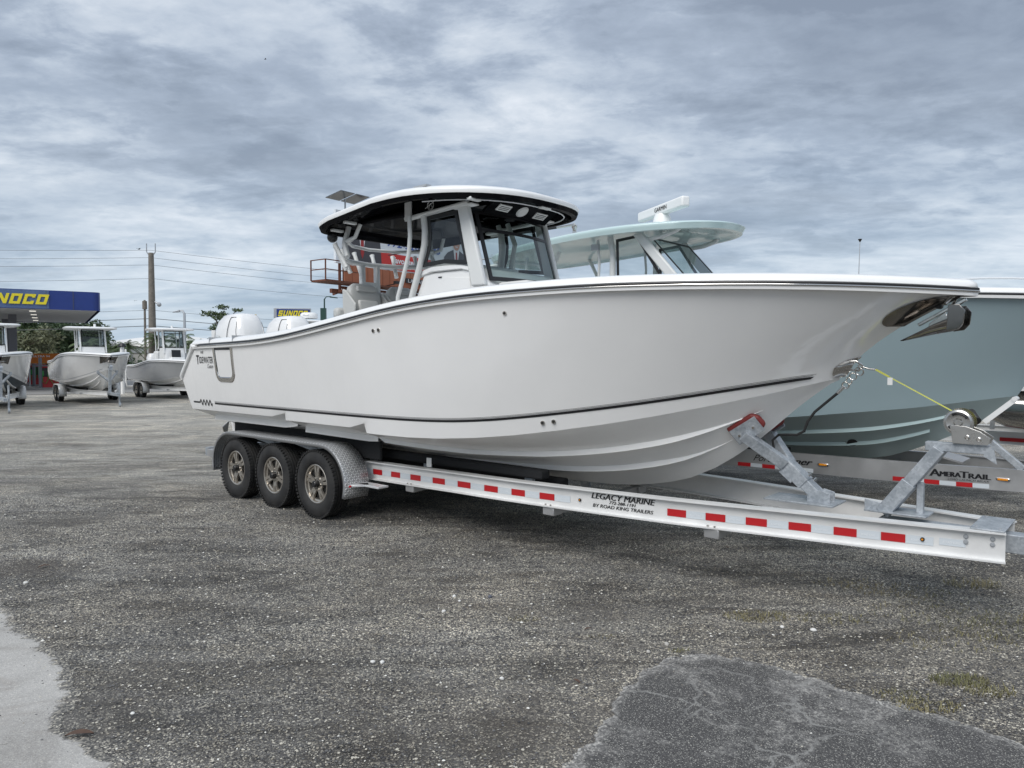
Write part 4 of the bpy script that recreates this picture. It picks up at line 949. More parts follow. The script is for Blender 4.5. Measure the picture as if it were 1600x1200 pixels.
# pillars
for sg in (-1, 1):
    mb = MB(); mb.prism([(1.71, sg * .60, 3.50), (1.865, sg * .60, 3.50), (2.13, sg * .60, 2.60), (1.93, sg * .60, 2.60)], (0, sg * .06, 0)); mb.build('front_pillar', M['pod'], boat, bevel=.02, bseg=3)
    mb = MB(); mb.box((1.80, sg * .63, 3.445), (.34, .12, .02)); mb.build('pillar_foot_plate', M['pod'], boat, bevel=.006)
    mb = MB(); mb.tube([(1.19, sg * .645, 3.45), (1.215, sg * .645, 3.25), (1.205, sg * .645, 3.10), (1.13, sg * .645, 2.88), (.98, sg * .645, 2.52), (.96, sg * .645, 2.40)], .036, 10); mb.build('rear_pillar', M['pod'], boat, smooth=60)
    mb = MB(); mb.beam((.92, sg * .66, 3.415), (1.92, sg * .66, 3.465), .085, .035); mb.build('roof_rail', M['pod'], boat, bevel=.012)
    mb = MB(); mb.box((1.00, sg * .70, 3.50), (.11, .02, .24)); mb.build('roof_bracket', M['pod'], boat, bevel=.006)
    mb = MB(); mb.tube([(1.06, sg * .74, 3.42), (1.075, sg * .74, 3.2), (1.05, sg * .74, 3.0), (.94, sg * .74, 2.72), (.86, sg * .74, 2.54), (.86, sg * .74, 2.46), (.93, sg * .72, 2.42)], .024, 10); mb.build('grab_rail', M['pod'], boat, smooth=60)
# side glass with a black border
def framed(name, P, parent, border, m, mf=M['blackm'], t=.010):
    c = sum((Vector(p) for p in P), Vector()) / len(P); P = [Vector(p) for p in P]; n = len(P)
    nrm = (P[1] - P[0]).cross(P[2] - P[0]).normalized()
    Q = []
    for i in range(n):
        a, b, d = P[i - 1], P[i], P[(i + 1) % n]
        e1 = (b - a).normalized(); e2 = (d - b).normalized(); n1 = nrm.cross(e1); n2 = nrm.cross(e2)
        bi = (n1 + n2); bi = bi / max(.4, (1 + n1.dot(n2))); 
        if bi.dot(c - b) < 0: bi = -bi
        Q.append(b + bi * border)
    e = MB(); h = nrm * t / 2
    e.add([p + h for p in P] + [q + h for q in Q] + [p - h for p in P] + [q - h for q in Q],
          [(i, (i + 1) % n, n + (i + 1) % n, n + i) for i in range(n)] + [(2 * n + i, 3 * n + i, 3 * n + (i + 1) % n, 2 * n + (i + 1) % n) for i in range(n)] + [(n + i, n + (i + 1) % n, 3 * n + (i + 1) % n, 3 * n + i) for i in range(n)] + [(i, 2 * n + i, 2 * n + (i + 1) % n, (i + 1) % n) for i in range(n)])
    f = e.build(name, mf, parent); g = MB(); g.add(Q, [tuple(range(n))]); g.build('pane', m, f, fix=False); return f
for sg in (-1, 1):
    framed('side_window', [(1.235, sg * .63, 3.41), (1.26, sg * .63, 3.22), (1.25, sg * .63, 3.08), (1.16, sg * .63, 2.862), (1.5, sg * .63, 2.875), (1.885, sg * .63, 2.83), (1.70, sg * .63, 3.42)], boat, .045, M['glassd'])
W = [(1.885, -.56, 3.40), (2.115, -.56, 2.66), (2.20, 0, 2.655), (2.115, .56, 2.66), (1.885, .56, 3.40), (1.955, 0, 3.41)]
for nm, P in (('windshield', [W[0], W[1], W[2], W[5]]), ('windshield', [W[5], W[2], W[3], W[4]])):
    pass
wf = MB(); ys_ = np.linspace(-.565, .565, 13)
def wp(y, f): bul = .085 * (1 - (y / .565) ** 2); return Vector((lerp(1.885, 2.115, f) + bul, y, lerp(3.405, 2.655, f)))
def strip(f0, f1, y0=-.565, y1=.565, dx=.006):
    A = [wp(y, f0) + Vector((dx, 0, 0)) for y in np.linspace(y0, y1, 13)]; B = [wp(y, f1) + Vector((dx, 0, 0)) for y in np.linspace(y0, y1, 13)]; return [A, B]
for a in ((0, .055), (.255, .30), (.94, 1.0)): wf.grid(strip(*a)); wf.grid(strip(*a, dx=-.006))
for y0, y1 in ((-.565, -.525), (.525, .565)): wf.grid(strip(0, 1, y0, y1)); wf.grid(strip(0, 1, y0, y1, -.006))
wfo = wf.build('windshield_frame', M['blackm'], boat, smooth=40)
g = MB(); g.grid([[wp(y, f) for y in ys_] for f in (.02, .5, .98)]); g.build('pane', M['glassb'], wfo, smooth=60, fix=False)
# helm details seen through the glass: wheel, screens, dash hood
mb = MB(); mb.box((1.35, 0, 2.86), (.45, 1.05, .10)); mb.build('dash', M['gelw'], con, bevel=.03)
mb = MB(); mb.tube([(1.02 + .05 * math.sin(a), .2 * math.cos(a) - .2, 2.72 + .18 * math.sin(a)) for a in np.linspace(0, 6.28, 20)], .014, 6, closed=False); mb.build('steering_wheel', M['chrome'], con, smooth=60)
mb = MB(); mb.tube([(1.35, .45, 2.9), (1.37, .47, 3.2), (1.30, .45, 3.45)], .03, 8); mb.build('inner_grab_rail', M['pod'], boat, smooth=60); mb = MB(); mb.tube([(1.5, .45, 2.9), (1.55, .47, 3.2), (1.45, .45, 3.45)], .03, 8); mb.build('inner_grab_rail', M['pod'], boat, smooth=60)
# leaning post seats
def seat(y):
    e = empty('helm_seat', (-.30, y, 2.36)); e.parent = boat; e.rotation_euler = (0, R(-9), 0)
    mb = MB(); rings = []
    for z, w, tk in ((0, .25, .075), (.14, .262, .085), (.30, .25, .075), (.40, .215, .06), (.445, .15, .03)):
        ring = []
        for k in range(20):
            a = 2 * math.pi * k / 20; c, q = math.cos(a), math.sin(a); ee = 2 / 4.0
            ring.append(Vector((abs(c) ** ee * (1 if c > 0 else -1) * tk, abs(q) ** ee * (1 if q > 0 else -1) * w, z)))
        rings.append(ring + [ring[0]])
    mb.grid(rings); mb.add(rings[-1][:-1], [tuple(range(20))]); mb.build('backrest', M['vinyl'], e, smooth=60, merge=True)
    mb = MB(); mb.box((.085, 0, .12), (.04, .30, .20)); mb.build('backrest_pad', M['vinylw'], e, bevel=.03, bseg=3)
    mb = MB(); mb.box((.075, 0, .365), (.05, .30, .075)); mb.build('headrest', M['vinyl'], e, bevel=.02, bseg=3)
    for sg in (-1, 1):
        mb = MB(); mb.prism([(-.08, sg * .255, .02), (.16, sg * .255, .02), (.20, sg * .255, .14), (.04, sg * .255, .34), (-.04, sg * .255, .38)], (0, sg * .035, 0)); mb.build('bolster', M['vinyl'], e, bevel=.025, bseg=3)
    mb = MB(); mb.box((.22, 0, -.02), (.46, .50, .12)); mb.build('seat_base', M['vinyl'], e, bevel=.04, bseg=3)
    return e
s0 = seat(-.31); s1_ = copy_tree(s0, boat); s1_.location = (-.30, .31, 2.36)
mb = MB(); mb.box((-.30, 0, 1.95), (.55, 1.2, .75)); mb.build('leaning_post', M['gelw'], boat, bevel=.04)
# rod-holder arch behind the seats
arch = [(-.10, -.72), (-.34, -.60), (-.55, -.36), (-.64, 0), (-.55, .36), (-.34, .60), (-.10, .72)]
mb = MB(); mb.tube([(x, y, 3.10) for x, y in arch], .032, 10); mb.build('rod_holder_arch', M['pod'], boat, smooth=60)
mb = MB(); mb.tube([(x + .02, y * .93, 3.30) for x, y in arch], .022, 8); mb.build('upper_arch', M['pod'], boat, smooth=60)
for sg in (-1, 1):
    mb = MB(); mb.tube([(-.10, sg * .72, 3.09), (-.18, sg * .71, 3.25), (-.16, sg * .66, 3.46)], .032, 10); mb.tube([(-.16, sg * .70, 3.28), (.02, sg * .70, 3.31), (.10, sg * .68, 3.46)], .024, 8); mb.build('arch_leg', M['pod'], boat, smooth=60)
for y in (-.12, .12):
    mb = MB(); mb.beam((-.60, y, 2.30), (-.62, y, 3.09), .065, .075, (1, 0, 0)); mb.build('centre_post', M['pod'], boat, bevel=.015)
mb = MB(); mb.beam((-.61, -.1, 2.84), (-.61, .1, 2.84), .05, .05); mb.build('post_bridge', M['pod'], boat)
for i, (x, y) in enumerate(((-.16, -.76), (-.36, -.62), (-.56, -.40), (-.66, -.14), (-.66, .14), (-.56, .40), (-.36, .62))):
    n = Vector((-.45, y * .35, 1)).normalized() if i else Vector((-.5, -.25, 1)).normalized(); c = Vector((x - .03, y, 3.11)); mb = MB()
    mb.tube([c - n * .17, c - n * .15, c + n * .13, c + n * .16], [.030, .026, .026, .033], 12); mb.build('rod_holder', M['pod'], boat, smooth=40)
# small fittings on the deck edge
mb = MB(); mb.tube([(.05, -.9, 2.20), (.05, -.9, 2.35)], .03, 10); mb.build('cleat_post', M['pod'], boat)
mb = MB(); mb.box((-.42, -.62, 2.42), (.12, .14, .14)); mb.build('tackle_bag', M['vinyl'], boat, bevel=.04)
# outboards
o1 = outboard(boat, -3.27, -.42, 1.80, 1.12, tilt=R(0)); 
text_obj('horsepower_mark', '300', lambda a, b: (-.28 + a, -.254, .10 + b * 1.0), M['ink'], [c for c in o1.children if c.name.startswith('cowl')][0], width=.20, height=.075, shear=.3, bold=.02)
o2 = copy_tree(o1, boat); o2.location = (-3.27, .42, 1.80)
# ================================================================== TRAILER UNDER THE MAIN BOAT
def ibeam(mb, path, z0, h, fl, tw=.010, tf=.012):
    """I section swept along a plan path [(x, y)], bottom at z0"""
    n = len(path); N = []
    for i in range(n):
        a = Vector(path[max(i - 1, 0)]); b = Vector(path[min(i + 1, n - 1)]); d = (b - a).normalized(); N.append(Vector((-d.y, d.x)))
    def sheet(o0, o1, za, zb):
        R_ = []
        for i, p in enumerate(path):
            zz = z0[i] if isinstance(z0, list) else z0
            q = [Vector((p[0] + N[i].x * o, p[1] + N[i].y * o, zz + z)) for o, z in ((o0, za), (o1, za), (o1, zb), (o0, zb))]; R_.append(q + [q[0]])
        mb.grid(R_); mb.add(R_[0][:-1], [(0, 1, 2, 3)]); mb.add(R_[-1][:-1], [(0, 1, 2, 3)])
    sheet(-fl, fl, 0, tf); sheet(-fl, fl, h - tf, h); sheet(-tw / 2, tw / 2, tf, h - tf)
trl = empty('boat_trailer', (OX, OY, 0), ROT, 'nearest aluminium boat trailer with three axles, LEGACY MARINE lettering and red tape', 'boat trailer', 'boat trailers')
BZ = .485
def ybeam(x): return I(x, [-3, 1.2, 2.4, 3.3, 4.35, 5.1, 5.46, 6.1, 6.52], [-.86, -.86, -.84, -.755, -.645, -.475, -.41, -.285, -.20])
YX, YY = smooth_tab([-3, 1.2, 2.4, 3.3, 4.35, 5.1, 5.46, 6.1, 6.52], [-.86, -.86, -.84, -.755, -.63, -.475, -.41, -.285, -.20], .1, 9)
def yb(x): return I(x, YX, YY)
xsb = list(np.linspace(-2.9, 1, 6)) + list(np.linspace(1.3, 6.52, 22))
zb_ = [BZ + (0.0 if x > 2 else -.02 * (2 - x) / 2) for x in xsb]
def zbeam(x): return I(x, xsb, zb_)
for sg in (1, -1):
    mb = MB(); ibeam(mb, [(x, yb(x) * sg) for x in xsb], zb_, .205, .052); mb.build('frame_rail', M['alu'], trl)
def on_web(x0, zz, sc=1.0):       # map flat coordinates onto the outer face of the near rail
    def fn(a, b):
        x = x0 + a; return Vector((x, yb(x) - .0085, zbeam(x) + zz + b))
    return fn
def tape(x0, x1, z0, z1, m, label=None):
    A = [on_web(x, z0)(0, 0) for x in np.linspace(x0, x1, 5)]; B = [on_web(x, z1)(0, 0) for x in np.linspace(x0, x1, 5)]
    return decal('reflective_tape', A, B, m, trl)
# positions measured as spans along the rail: red / silver alternating
reds = [(.48, .58), (.74, .84), (1.0, 1.10)]
def px_to_x(px):   # where a column of the near rail lies along the rail (measured once, tabulated)
    return I(px, [556, 570, 584, 598, 612, 626, 642, 658, 677, 696, 716, 736, 757, 778, 800, 821, 844, 867, 890, 960, 1043, 1072, 1103, 1134, 1166, 1199, 1233, 1268, 1303, 1339, 1377, 1415, 1565], [.219,.391,.558,.722,.881,1.036,1.208,1.373,1.562,1.746,1.933,2.114,2.299,2.472,2.641,2.799,2.966,3.129,3.287,3.737,4.224,4.383,4.543,4.699,4.855,5.012,5.169,5.327,5.481,5.634,5.79,5.942,6.5])
RED = [(558,570),(584,598),(612,626),(642,658),(677,696),(716,736),(757,778),(800,821),(844,867),(1043,1072),(1103,1134),(1166,1199),(1233,1268),(1303,1339),(1377,1415)]
for i, (a, b) in enumerate(RED):
    tape(px_to_x(a), px_to_x(b), .058, .118, M['red'])
    if i + 1 < len(RED) and i != 8: c0_, c1_ = px_to_x(b) + .003, px_to_x(RED[i + 1][0]) - .003
    else: c0_, c1_ = px_to_x(b) + .003, px_to_x(b) + .17
    tw_ = tape(c0_, c1_, .058, .118, M['tapew'])
    if i >= 3: text_obj('tape_print', 'ROAD KING', (lambda c: lambda u, v: Vector(on_web(c, .080)(u, v)) + Vector((0, -.002, 0)))(lerp(c0_, c1_, .18)), M['inkw'], tw_, width=(c1_ - c0_) * .6, height=.014, shear=.3)
tape(6.145, 6.30, .072, .122, M['tapew'])
text_obj('tape_print', 'ROAD KING', lambda u, v: Vector(on_web(6.165, .088)(u, v)) + Vector((0, -.002, 0)), M['inkw'], trl, width=.11, height=.017, shear=.3)
lt = text_obj('dealer_lettering', 'LEGACY MARINE', on_web(3.515, .128), M['ink'], trl, width=.60, height=.050, shear=.25, dbl=.006)
text_obj('dealer_lettering', '772-288-1191', on_web(3.69, .094), M['ink'], trl, width=.25, height=.026, shear=.25, dbl=.003)
text_obj('dealer_lettering', 'BY ROAD KING TRAILERS', on_web(3.53, .052), M['ink'], trl, width=.57, height=.030, shear=.2, dbl=.003)
for px_ in (907, 1442):
    x = I(px_, [907, 1442], [3.40, 6.047]); P = on_web(x, .098)(0, 0); mb = MB(); mb.cyl(P, P + Vector((0, -.010, 0)), .014, seg=14); mk = mb.build('marker_light', M['black'], trl); mb = MB(); mb.cyl(P + Vector((0, -.009, 0)), P + Vector((0, -.013, 0)), .007, seg=10); mb.build('lens', M['amber'], mk)
for x in (6.30, 6.45):
    for z in (.150, .112):
        P = on_web(x, z)(0, 0); mb = MB(); mb.cyl(P, P + Vector((0, -.004, 0)), .016, seg=14); mb.cyl(P, P + Vector((0, -.014, 0)), .010, seg=6); mb.build('bolt', M['steelg'], trl)
mb = MB(); mb.box((6.42, 0, BZ + .212), (.20, .50, .010)); tp = mb.build('tongue_plate', M['galv'], trl, bevel=.002)
for x in (6.35, 6.49):
    for y in (-.2, .2): mb = MB(); mb.cyl((x, y, BZ + .217), (x, y, BZ + .226), .010, seg=6); mb.build('bolt', M['steelg'], tp)
mb = MB(); mb.beam((5.7, 0, BZ + .10), (8.0, 0, BZ + .10), .13, .13); mb.build('tongue', M['galv'], trl, bevel=.006)
mb = MB(); mb.beam((8.0, 0, BZ + .10), (8.25, 0, BZ + .10), .09, .07); mb.ball((8.27, 0, BZ + .09), .06, 12, 8); mb.build('coupler', M['galv'], trl, smooth=50)
mb = MB(); mb.cyl((7.6, -.13, .22), (7.6, -.13, 1.0), .035); mb.cyl((7.6, -.13, .05), (7.6, -.13, .25), .026); mb.cyl((7.6, -.16, .05), (7.6, -.10, .05), .05); mb.cyl((7.6, -.13, .99), (7.75, -.13, 1.02), .01); mb.build('tongue_jack', M['galv'], trl, smooth=40)
# cross members, hung below the rails, with their end brackets
for x in (-2.6, -1.7, -.75, .25, 1.22, 3.08, 4.6):
    w = yb(x); mb = MB(); mb.beam((x, w, BZ - .045), (x, -w, BZ - .045), .07, .07); cm = mb.build('cross_member', M['alud'], trl)
    for dx_ in (-.03, .03):
        m2 = MB(); m2.cyl((x + dx_, w - .035, zbeam(x) + .012), (x + dx_, w - .035, zbeam(x) + .026), .009, seg=6); m2.build('bolt', M['zinc'], cm)
    for sg in (-1, 1):
        m2 = MB(); m2.box((x, sg * (abs(w) - .03), BZ - .042), (.13, .13, .075)); m2.build('end_bracket', M['alud'], cm, bevel=.006)
mb = MB(); mb.box((-3.02, 0, BZ + .02), (.10, 2.2, .12)); mb.build('rear_bumper_beam', M['galv'], trl)
mb = MB(); mb.box((-2.62, -1.16, .52), (.34, .10, .10)); mb.build('light_bracket', M['alud'], trl, bevel=.004); mb = MB(); mb.box((-2.62, 1.16, .52), (.34, .10, .10)); mb.build('light_bracket', M['alud'], trl, bevel=.004)
mb = MB(); mb.box((-2.52, -1.06, .70), (.20, .06, .07)); mb.build('guide_bracket', M['alud'], trl)
# bunks: carpeted boards under the hull
for sg in (-1, 1):
    for y, z0_, z1_, x0_, x1_ in ((.62, .70, .70, -2.75, 2.9), (.32, .56, .58, -2.5, 2.9)):
        mb = MB(); mb.beam((x0_, sg * y, z0_ + .04), (x1_, sg * y, z1_ + .04), .14, .09); mb.build('bunk', M['carpet'], trl, bevel=.02)
        for x in (-2.6, -1.7, -.75, .25, 1.22, 2.7): m2 = MB(); m2.beam((x, sg * y, BZ - .01), (x, sg * y, z0_), .05, .09, (1, 0, 0)); m2.build('bunk_bracket', M['galv'], trl)
mb = MB(); mb.box((1.47, -.83, .745), (.075, .012, .10)); mb.build('step_bracket', M['alu'], trl, bevel=.01)
# dark side guard between hull and fender
mb = MB(); mb.box((-.9, -.90, .83), (3.3, .04, .24)); mb.build('guide_board', M['carpet'], trl, bevel=.01); mb = MB(); mb.box((-.9, .90, .83), (3.3, .04, .24)); mb.build('guide_board', M['carpet'], trl, bevel=.01)
# wheels
wh0 = make_wheel(trl, (0, -1.29 + .1175, .40), -1)
AX = (0, -.93, -1.86)
for i, x in enumerate(AX):
    if i: 
        w = clone(wh0, trl, (x, -1.1725, .40)); w.rotation_euler = (0, .5 * i, 0)
    w = clone(wh0, trl, (x, 1.1725, .40), math.pi)
for x in AX:
    mb = MB(); mb.beam((x, -1.10, .40), (x, 1.10, .40), .07, .07); mb.build('axle', M['galv'], trl)
fdz = .50
F_n = make_fender(trl, .16, -1.96, -1, 1.31, .99, .475, .44, M['tread']); F_f = make_fender(trl, .16, -1.96, 1, 1.31, .99, .475, .44, M['tread'])
for sg in (-1, 1):
    mb = MB(); mb.box((.82, sg * 1.08, .455), (.38, .14, .022)); mb.beam((.64, sg * 1.25, .455), (.75, sg * 1.08, .455), .12, .022); mb.build('fender_step', M['tread'], trl, bevel=.003)
    for x in (-.45, -1.40):
        mb = MB(); mb.beam((x - .12, sg * 1.22, .86), (x + .18, sg * .94, .70), .03, .05); mb.beam((x - .3, sg * 1.0, .80), (x + .45, sg * 1.0, .76), .03, .05); mb.build('fender_brace', M['galv'], trl)
mk2 = MB(); mk2.cyl((.70, -1.28, .456), (.70, -1.30, .456), .012, seg=10); mk2.build('marker_light', M['red'], trl)
# bow stand: post with two arms carrying red pads
mb = MB(); mb.box((5.12, 0, BZ + .212), (.55, .34, .012)); bs_ = mb.build('bow_stand_base', M['galv'], trl, bevel=.002)
for y in (-.055, .055):
    mb = MB(); mb.prism([(5.16, y - .006, .70), (5.34, y - .006, .70), (5.34, y - .006, .78), (5.26, y - .006, .80), (5.16, y - .006, .76)], (0, .012, 0)); mb.build('base_lug', M['galv'], bs_, bevel=.002)
post = MB(); post.beam((5.27, 0, .715), (4.93, 0, 1.01), .085, .12, (0, 1, 0)); ps = post.build('bow_post', M['galv'], trl, bevel=.004)
mb = MB(); mb.beam((5.13, 0, .835), (4.95, 0, .995), .102, .138, (0, 1, 0)); mb.build('post_sleeve', M['galv'], ps, bevel=.003)
for sg in (-1, 1):
    arm = MB(); arm.beam((4.97, sg * .045, .985), (4.70, sg * .255, 1.225), .090, .090, (.6, 0, .8)); ar = arm.build('pad_arm', M['galv'], trl, bevel=.004)
    c = Vector((4.725, sg * .235, 1.255)); n = Vector((.15, sg * .94, -.30)).normalized(); fx = Vector((.80, 0, .53)); fx = (fx - n * fx.dot(n)).normalized(); fz = n.cross(fx)
    rot = Matrix((fx, n, fz)).transposed()
    mb = MB(); mb.box(c, (.26, .014, .14), rot); pl = mb.build('pad_plate', M['galv'], ar, bevel=.002)
    for dx in (-.07, .07): m2 = MB(); q = c + fx * dx + n * .006; m2.cyl(q, q + n * .02, .011, seg=8); m2.build('bolt', M['chrome'], ar)
    mb = MB(); q = []
    for a in np.linspace(0, math.pi, 9): q.append(c - n * .008 + fx * (.095 * 1.0 * math.cos(a)) + fz * (sg * 1.0) * 0)
    prof = [(-.145, -.055), (.13, -.055), (.16, -.03), (.155, .05), (.11, .10), (-.145, .105)]
    mb.prism([c - n * .007 + fx * a + fz * (b_ if fz.z > 0 else -b_) for a, b_ in prof], -n * .05); mb.build('rubber_pad', M['redpad'], ar, bevel=.02, bseg=3)
    # small clamp plates and bolts on the post
mb = MB(); mb.box((5.02, -.062, .925), (.13, .012, .13), Matrix.Rotation(R(40), 3, 'Y')); mb.build('clamp_plate', M['galv'], ps, bevel=.002)
for a, z in ((5.16, .90), (5.20, .865)): m2 = MB(); m2.cyl((a, -.02, z), (a + .02, -.02, z + .025), .010, seg=8); m2.build('bolt', M['chrome'], ps)
# winch stand: raking post, foot, brace and top beam
wp_ = MB(); wp_.beam((5.73, 0, .70), (6.09, 0, 1.20), .085, .165, (0, 1, 0)); wpo = wp_.build('winch_post', M['galv'], trl, bevel=.005)
mb = MB(); mb.beam((5.725, 0, .69), (5.90, 0, .935), .100, .18, (0, 1, 0)); mb.build('post_sleeve', M['galv'], wpo, bevel=.004)
mb = MB(); mb.beam((5.965, 0, .70), (5.965, 0, .935), .045, .045, (1, 0, 0)); mb.build('post_prop', M['galv'], wpo, bevel=.003)
mb = MB(); mb.box((5.82, 0, .702), (.42, .26, .012)); mb.prism([(5.60, -.08, .70), (5.74, -.08, .70), (5.74, -.08, .76), (5.60, -.08, .78)], (0, .012, 0)); mb.build('foot_plate', M['galv'], wpo, bevel=.002)
mb = MB(); mb.beam((5.995, 0, 1.215), (6.385, 0, 1.215), .085, .065); mb.build('top_beam', M['galv'], trl, bevel=.005)
# winch: side plates, spool, gear with teeth, handle
wx, wz = 6.30, 1.25
for y in (-.072, .060):
    mb = MB(); P = [(6.175, y, 1.25), (6.39, y, 1.25), (6.405, y, 1.30), (6.34, y, 1.345), (6.26, y, 1.375), (6.19, y, 1.38), (6.155, y, 1.37), (6.165, y, 1.33)]; mb.prism(P, (0, .005, 0)); pp = mb.build('winch_side_plate', M['zinc'], trl, bevel=.003)
    if y < 0:
        for x_, z_ in ((6.265, 1.30), (6.335, 1.29)): m2 = MB(); m2.lathe([(.012, 0), (.016, -.006), (.010, -.010), (.001, -.010)], (x_, y, z_), 'y', 16); m2.build('rivet', M['chrome'], pp)
gc = Vector((6.205, -.050, 1.400))
mb = MB(); prof = []
V = []; nT = 44
for q in range(nT * 2):
    rr = .098 if q % 2 == 0 else .088; a = 2 * math.pi * q / (nT * 2); V.append((gc.x + rr * math.cos(a), gc.y, gc.z + rr * math.sin(a)))
mb.prism(V, (0, .010, 0)); gear = mb.build('winch_gear', M['zinc'], trl)
for a0, a1 in ((.5, 2.2), (3.6, 5.2)):
    m2 = MB(); m2.tube([(gc.x + .062 * math.cos(a), gc.y - .010, gc.z + .062 * math.sin(a)) for a in np.linspace(a0, a1, 10)], .010, 6); m2.build('gear_slot', M['blackm'], gear, smooth=60)
mb = MB(); mb.lathe([(.088, -.004), (.075, -.010), (.060, -.004), (.030, -.003), (.022, -.012), (.001, -.012)], tuple(gc), 'y', 32); mb.build('gear_face', M['zinc'], gear, smooth=40)
mb = MB(); mb.cyl((6.205, -.05, 1.400), (6.205, .05, 1.400), .055, seg=20); mb.build('winch_spool', M['strap'], trl, smooth=40)
mb = MB(); mb.lathe([(.098, 0), (.098, .006), (.02, .006)], (6.205, .056, 1.400), 'y', 28); mb.build('spool_flange', M['chrome'], trl)
mb = MB(); mb.beam((6.34, .09, 1.40), (6.52, .10, 1.57), .035, .006, (0, 1, 0)); mb.cyl((6.515, .09, 1.57), (6.515, .20, 1.57), .018, seg=12); mb.build('winch_handle', M['alu'], trl)
mb = MB(); mb.cyl((6.29, .10, 1.40), (6.24, .16, 1.46), .035, seg=16); mb.build('bow_roller', M['black'], trl, smooth=40)
mb = MB(); mb.prism([(6.36, -.045, 1.17), (6.44, -.045, 1.12), (6.42, -.045, 1.23), (6.37, -.045, 1.245)], (0, .008, 0)); mb.build('brace_gusset', M['galv'], trl)
# winch strap, hooks and safety cable
e0 = H1.side(1, .09); hx = Vector((e0.x + .085, 0, e0.z + .0))
A_ = hx + Vector((.10, 0, -.02)); B_ = Vector((6.19, -.0, 1.458))
mb = MB(); P0, P1 = A_, B_
mb.add([P0 + Vector((0, -.02, 0)), P0 + Vector((0, .02, 0)), P1 + Vector((0, .022, 0)), P1 + Vector((0, -.022, 0))], [(0, 1, 2, 3)])
mb.add([P0 + Vector((0, -.02, -.003)), P0 + Vector((0, .02, -.003)), P1 + Vector((0, .022, -.003)), P1 + Vector((0, -.022, -.003))], [(0, 1, 2, 3)])
mb.add([P0 + Vector((0, -.02, 0)), P0 + Vector((0, -.02, -.003)), P1 + Vector((0, -.022, -.003)), P1 + Vector((0, -.022, 0))], [(0, 1, 2, 3)])
mb.add([P0 + Vector((0, -.021, .004)), P0 + Vector((0, .021, .004)), P0.lerp(P1, .17) + Vector((0, .021, .004)), P0.lerp(P1, .17) + Vector((0, -.021, .004)), P0 + Vector((0, -.021, -.006)), P0.lerp(P1, .17) + Vector((0, -.021, -.006))], [(0, 1, 2, 3), (0, 3, 5, 4)])
ws = mb.build('winch_strap', M['strap'], trl)
q = P0.lerp(P1, .19); mb = MB(); mb.box((q.x, -.02, q.z - .028), (.035, .003, .055)); mb.build('strap_tag', M['paper'], ws)
mb = MB(); mb.tube([hx + Vector((a, 0, b_)) for a, b_ in ((.10, -.02), (.05, -.015), (.01, -.002), (-.012, .018), (-.03, .01), (-.02, -.014))], .007, 8); mb.build('strap_hook', M['chrome'], trl, smooth=60)
def ring(c, r, ax, mname='chrome', t=.006):
    mb = MB(); c = Vector(c); ax = Vector(ax).normalized(); a = ax.orthogonal().normalized(); b_ = ax.cross(a)
    mb.tube([c + (a * math.cos(q) + b_ * math.sin(q)) * r for q in np.linspace(0, 2 * math.pi, 17)[:-1]], t, 6, closed=True); return mb
ring(hx + Vector((-.02, 0, -.035)), .032, (.2, 1, .3)).build('shackle', M['chrome'], trl, smooth=60)
for k, (dx, dz) in enumerate(((-.065, -.075), (-.095, -.11), (-.12, -.145))): ring(hx + Vector((dx, 0, dz)), .026, (.5 * (k % 2), 1, .2)).build('chain_link', M['chrome'], trl, smooth=60)
mb = MB(); mb.cyl(hx + Vector((-.13, 0, -.155)), hx + Vector((-.18, 0, -.21)), .013, seg=10); mb.build('cable_ferrule', M['chrome'], trl, smooth=40)
cb = [hx + Vector((-.18, 0, -.21)), (5.19, -.0, 1.42), (5.14, -.01, 1.34), (5.11, 0, 1.26), (5.05, .0, 1.225), (4.97, .02, 1.22), (4.88, .05, 1.21), (4.83, .05, 1.16), (4.85, .03, 1.08)]
mb = MB(); mb.tube(cb, .011, 8); mb.build('safety_cable', M['black'], trl, smooth=60)
# ================================================================== AQUA BOAT BEHIND, PARALLEL
wx2, wy2 = world_of(.35, 4.3)
b2 = empty('centre_console_boat', (wx2, wy2, 0), ROT, 'pale aqua centre console boat with long radar bar on its hardtop, behind the white one', 'boat', 'centre console boats on trailers')
H2 = Hull(1.06, 1.02, 1.06, -.11, stepped=False, top=.17, alt=True)
h2, bo2, cp2 = build_hull(b2, H2, M['aqua'], M['aquab'], M['gelw'], detail=False)
for u0, u1, q in ((.45, .93, .60), (.5, .90, .30)):
    for sg in (1, -1):
        A = []
        for i in range(36):
            u = lerp(u0, u1, i / 35); a = H2.bot(u, q); b = H2.bot(u, q + .07); A.append([Vector((p.x, p.y * sg, p.z)) for p in (a, Vector((b.x, b.y - .004, a.z - .005)), b)])
        mb = MB(); mb.grid(A); mb.build('spray_rail', M['aquap'], bo2)
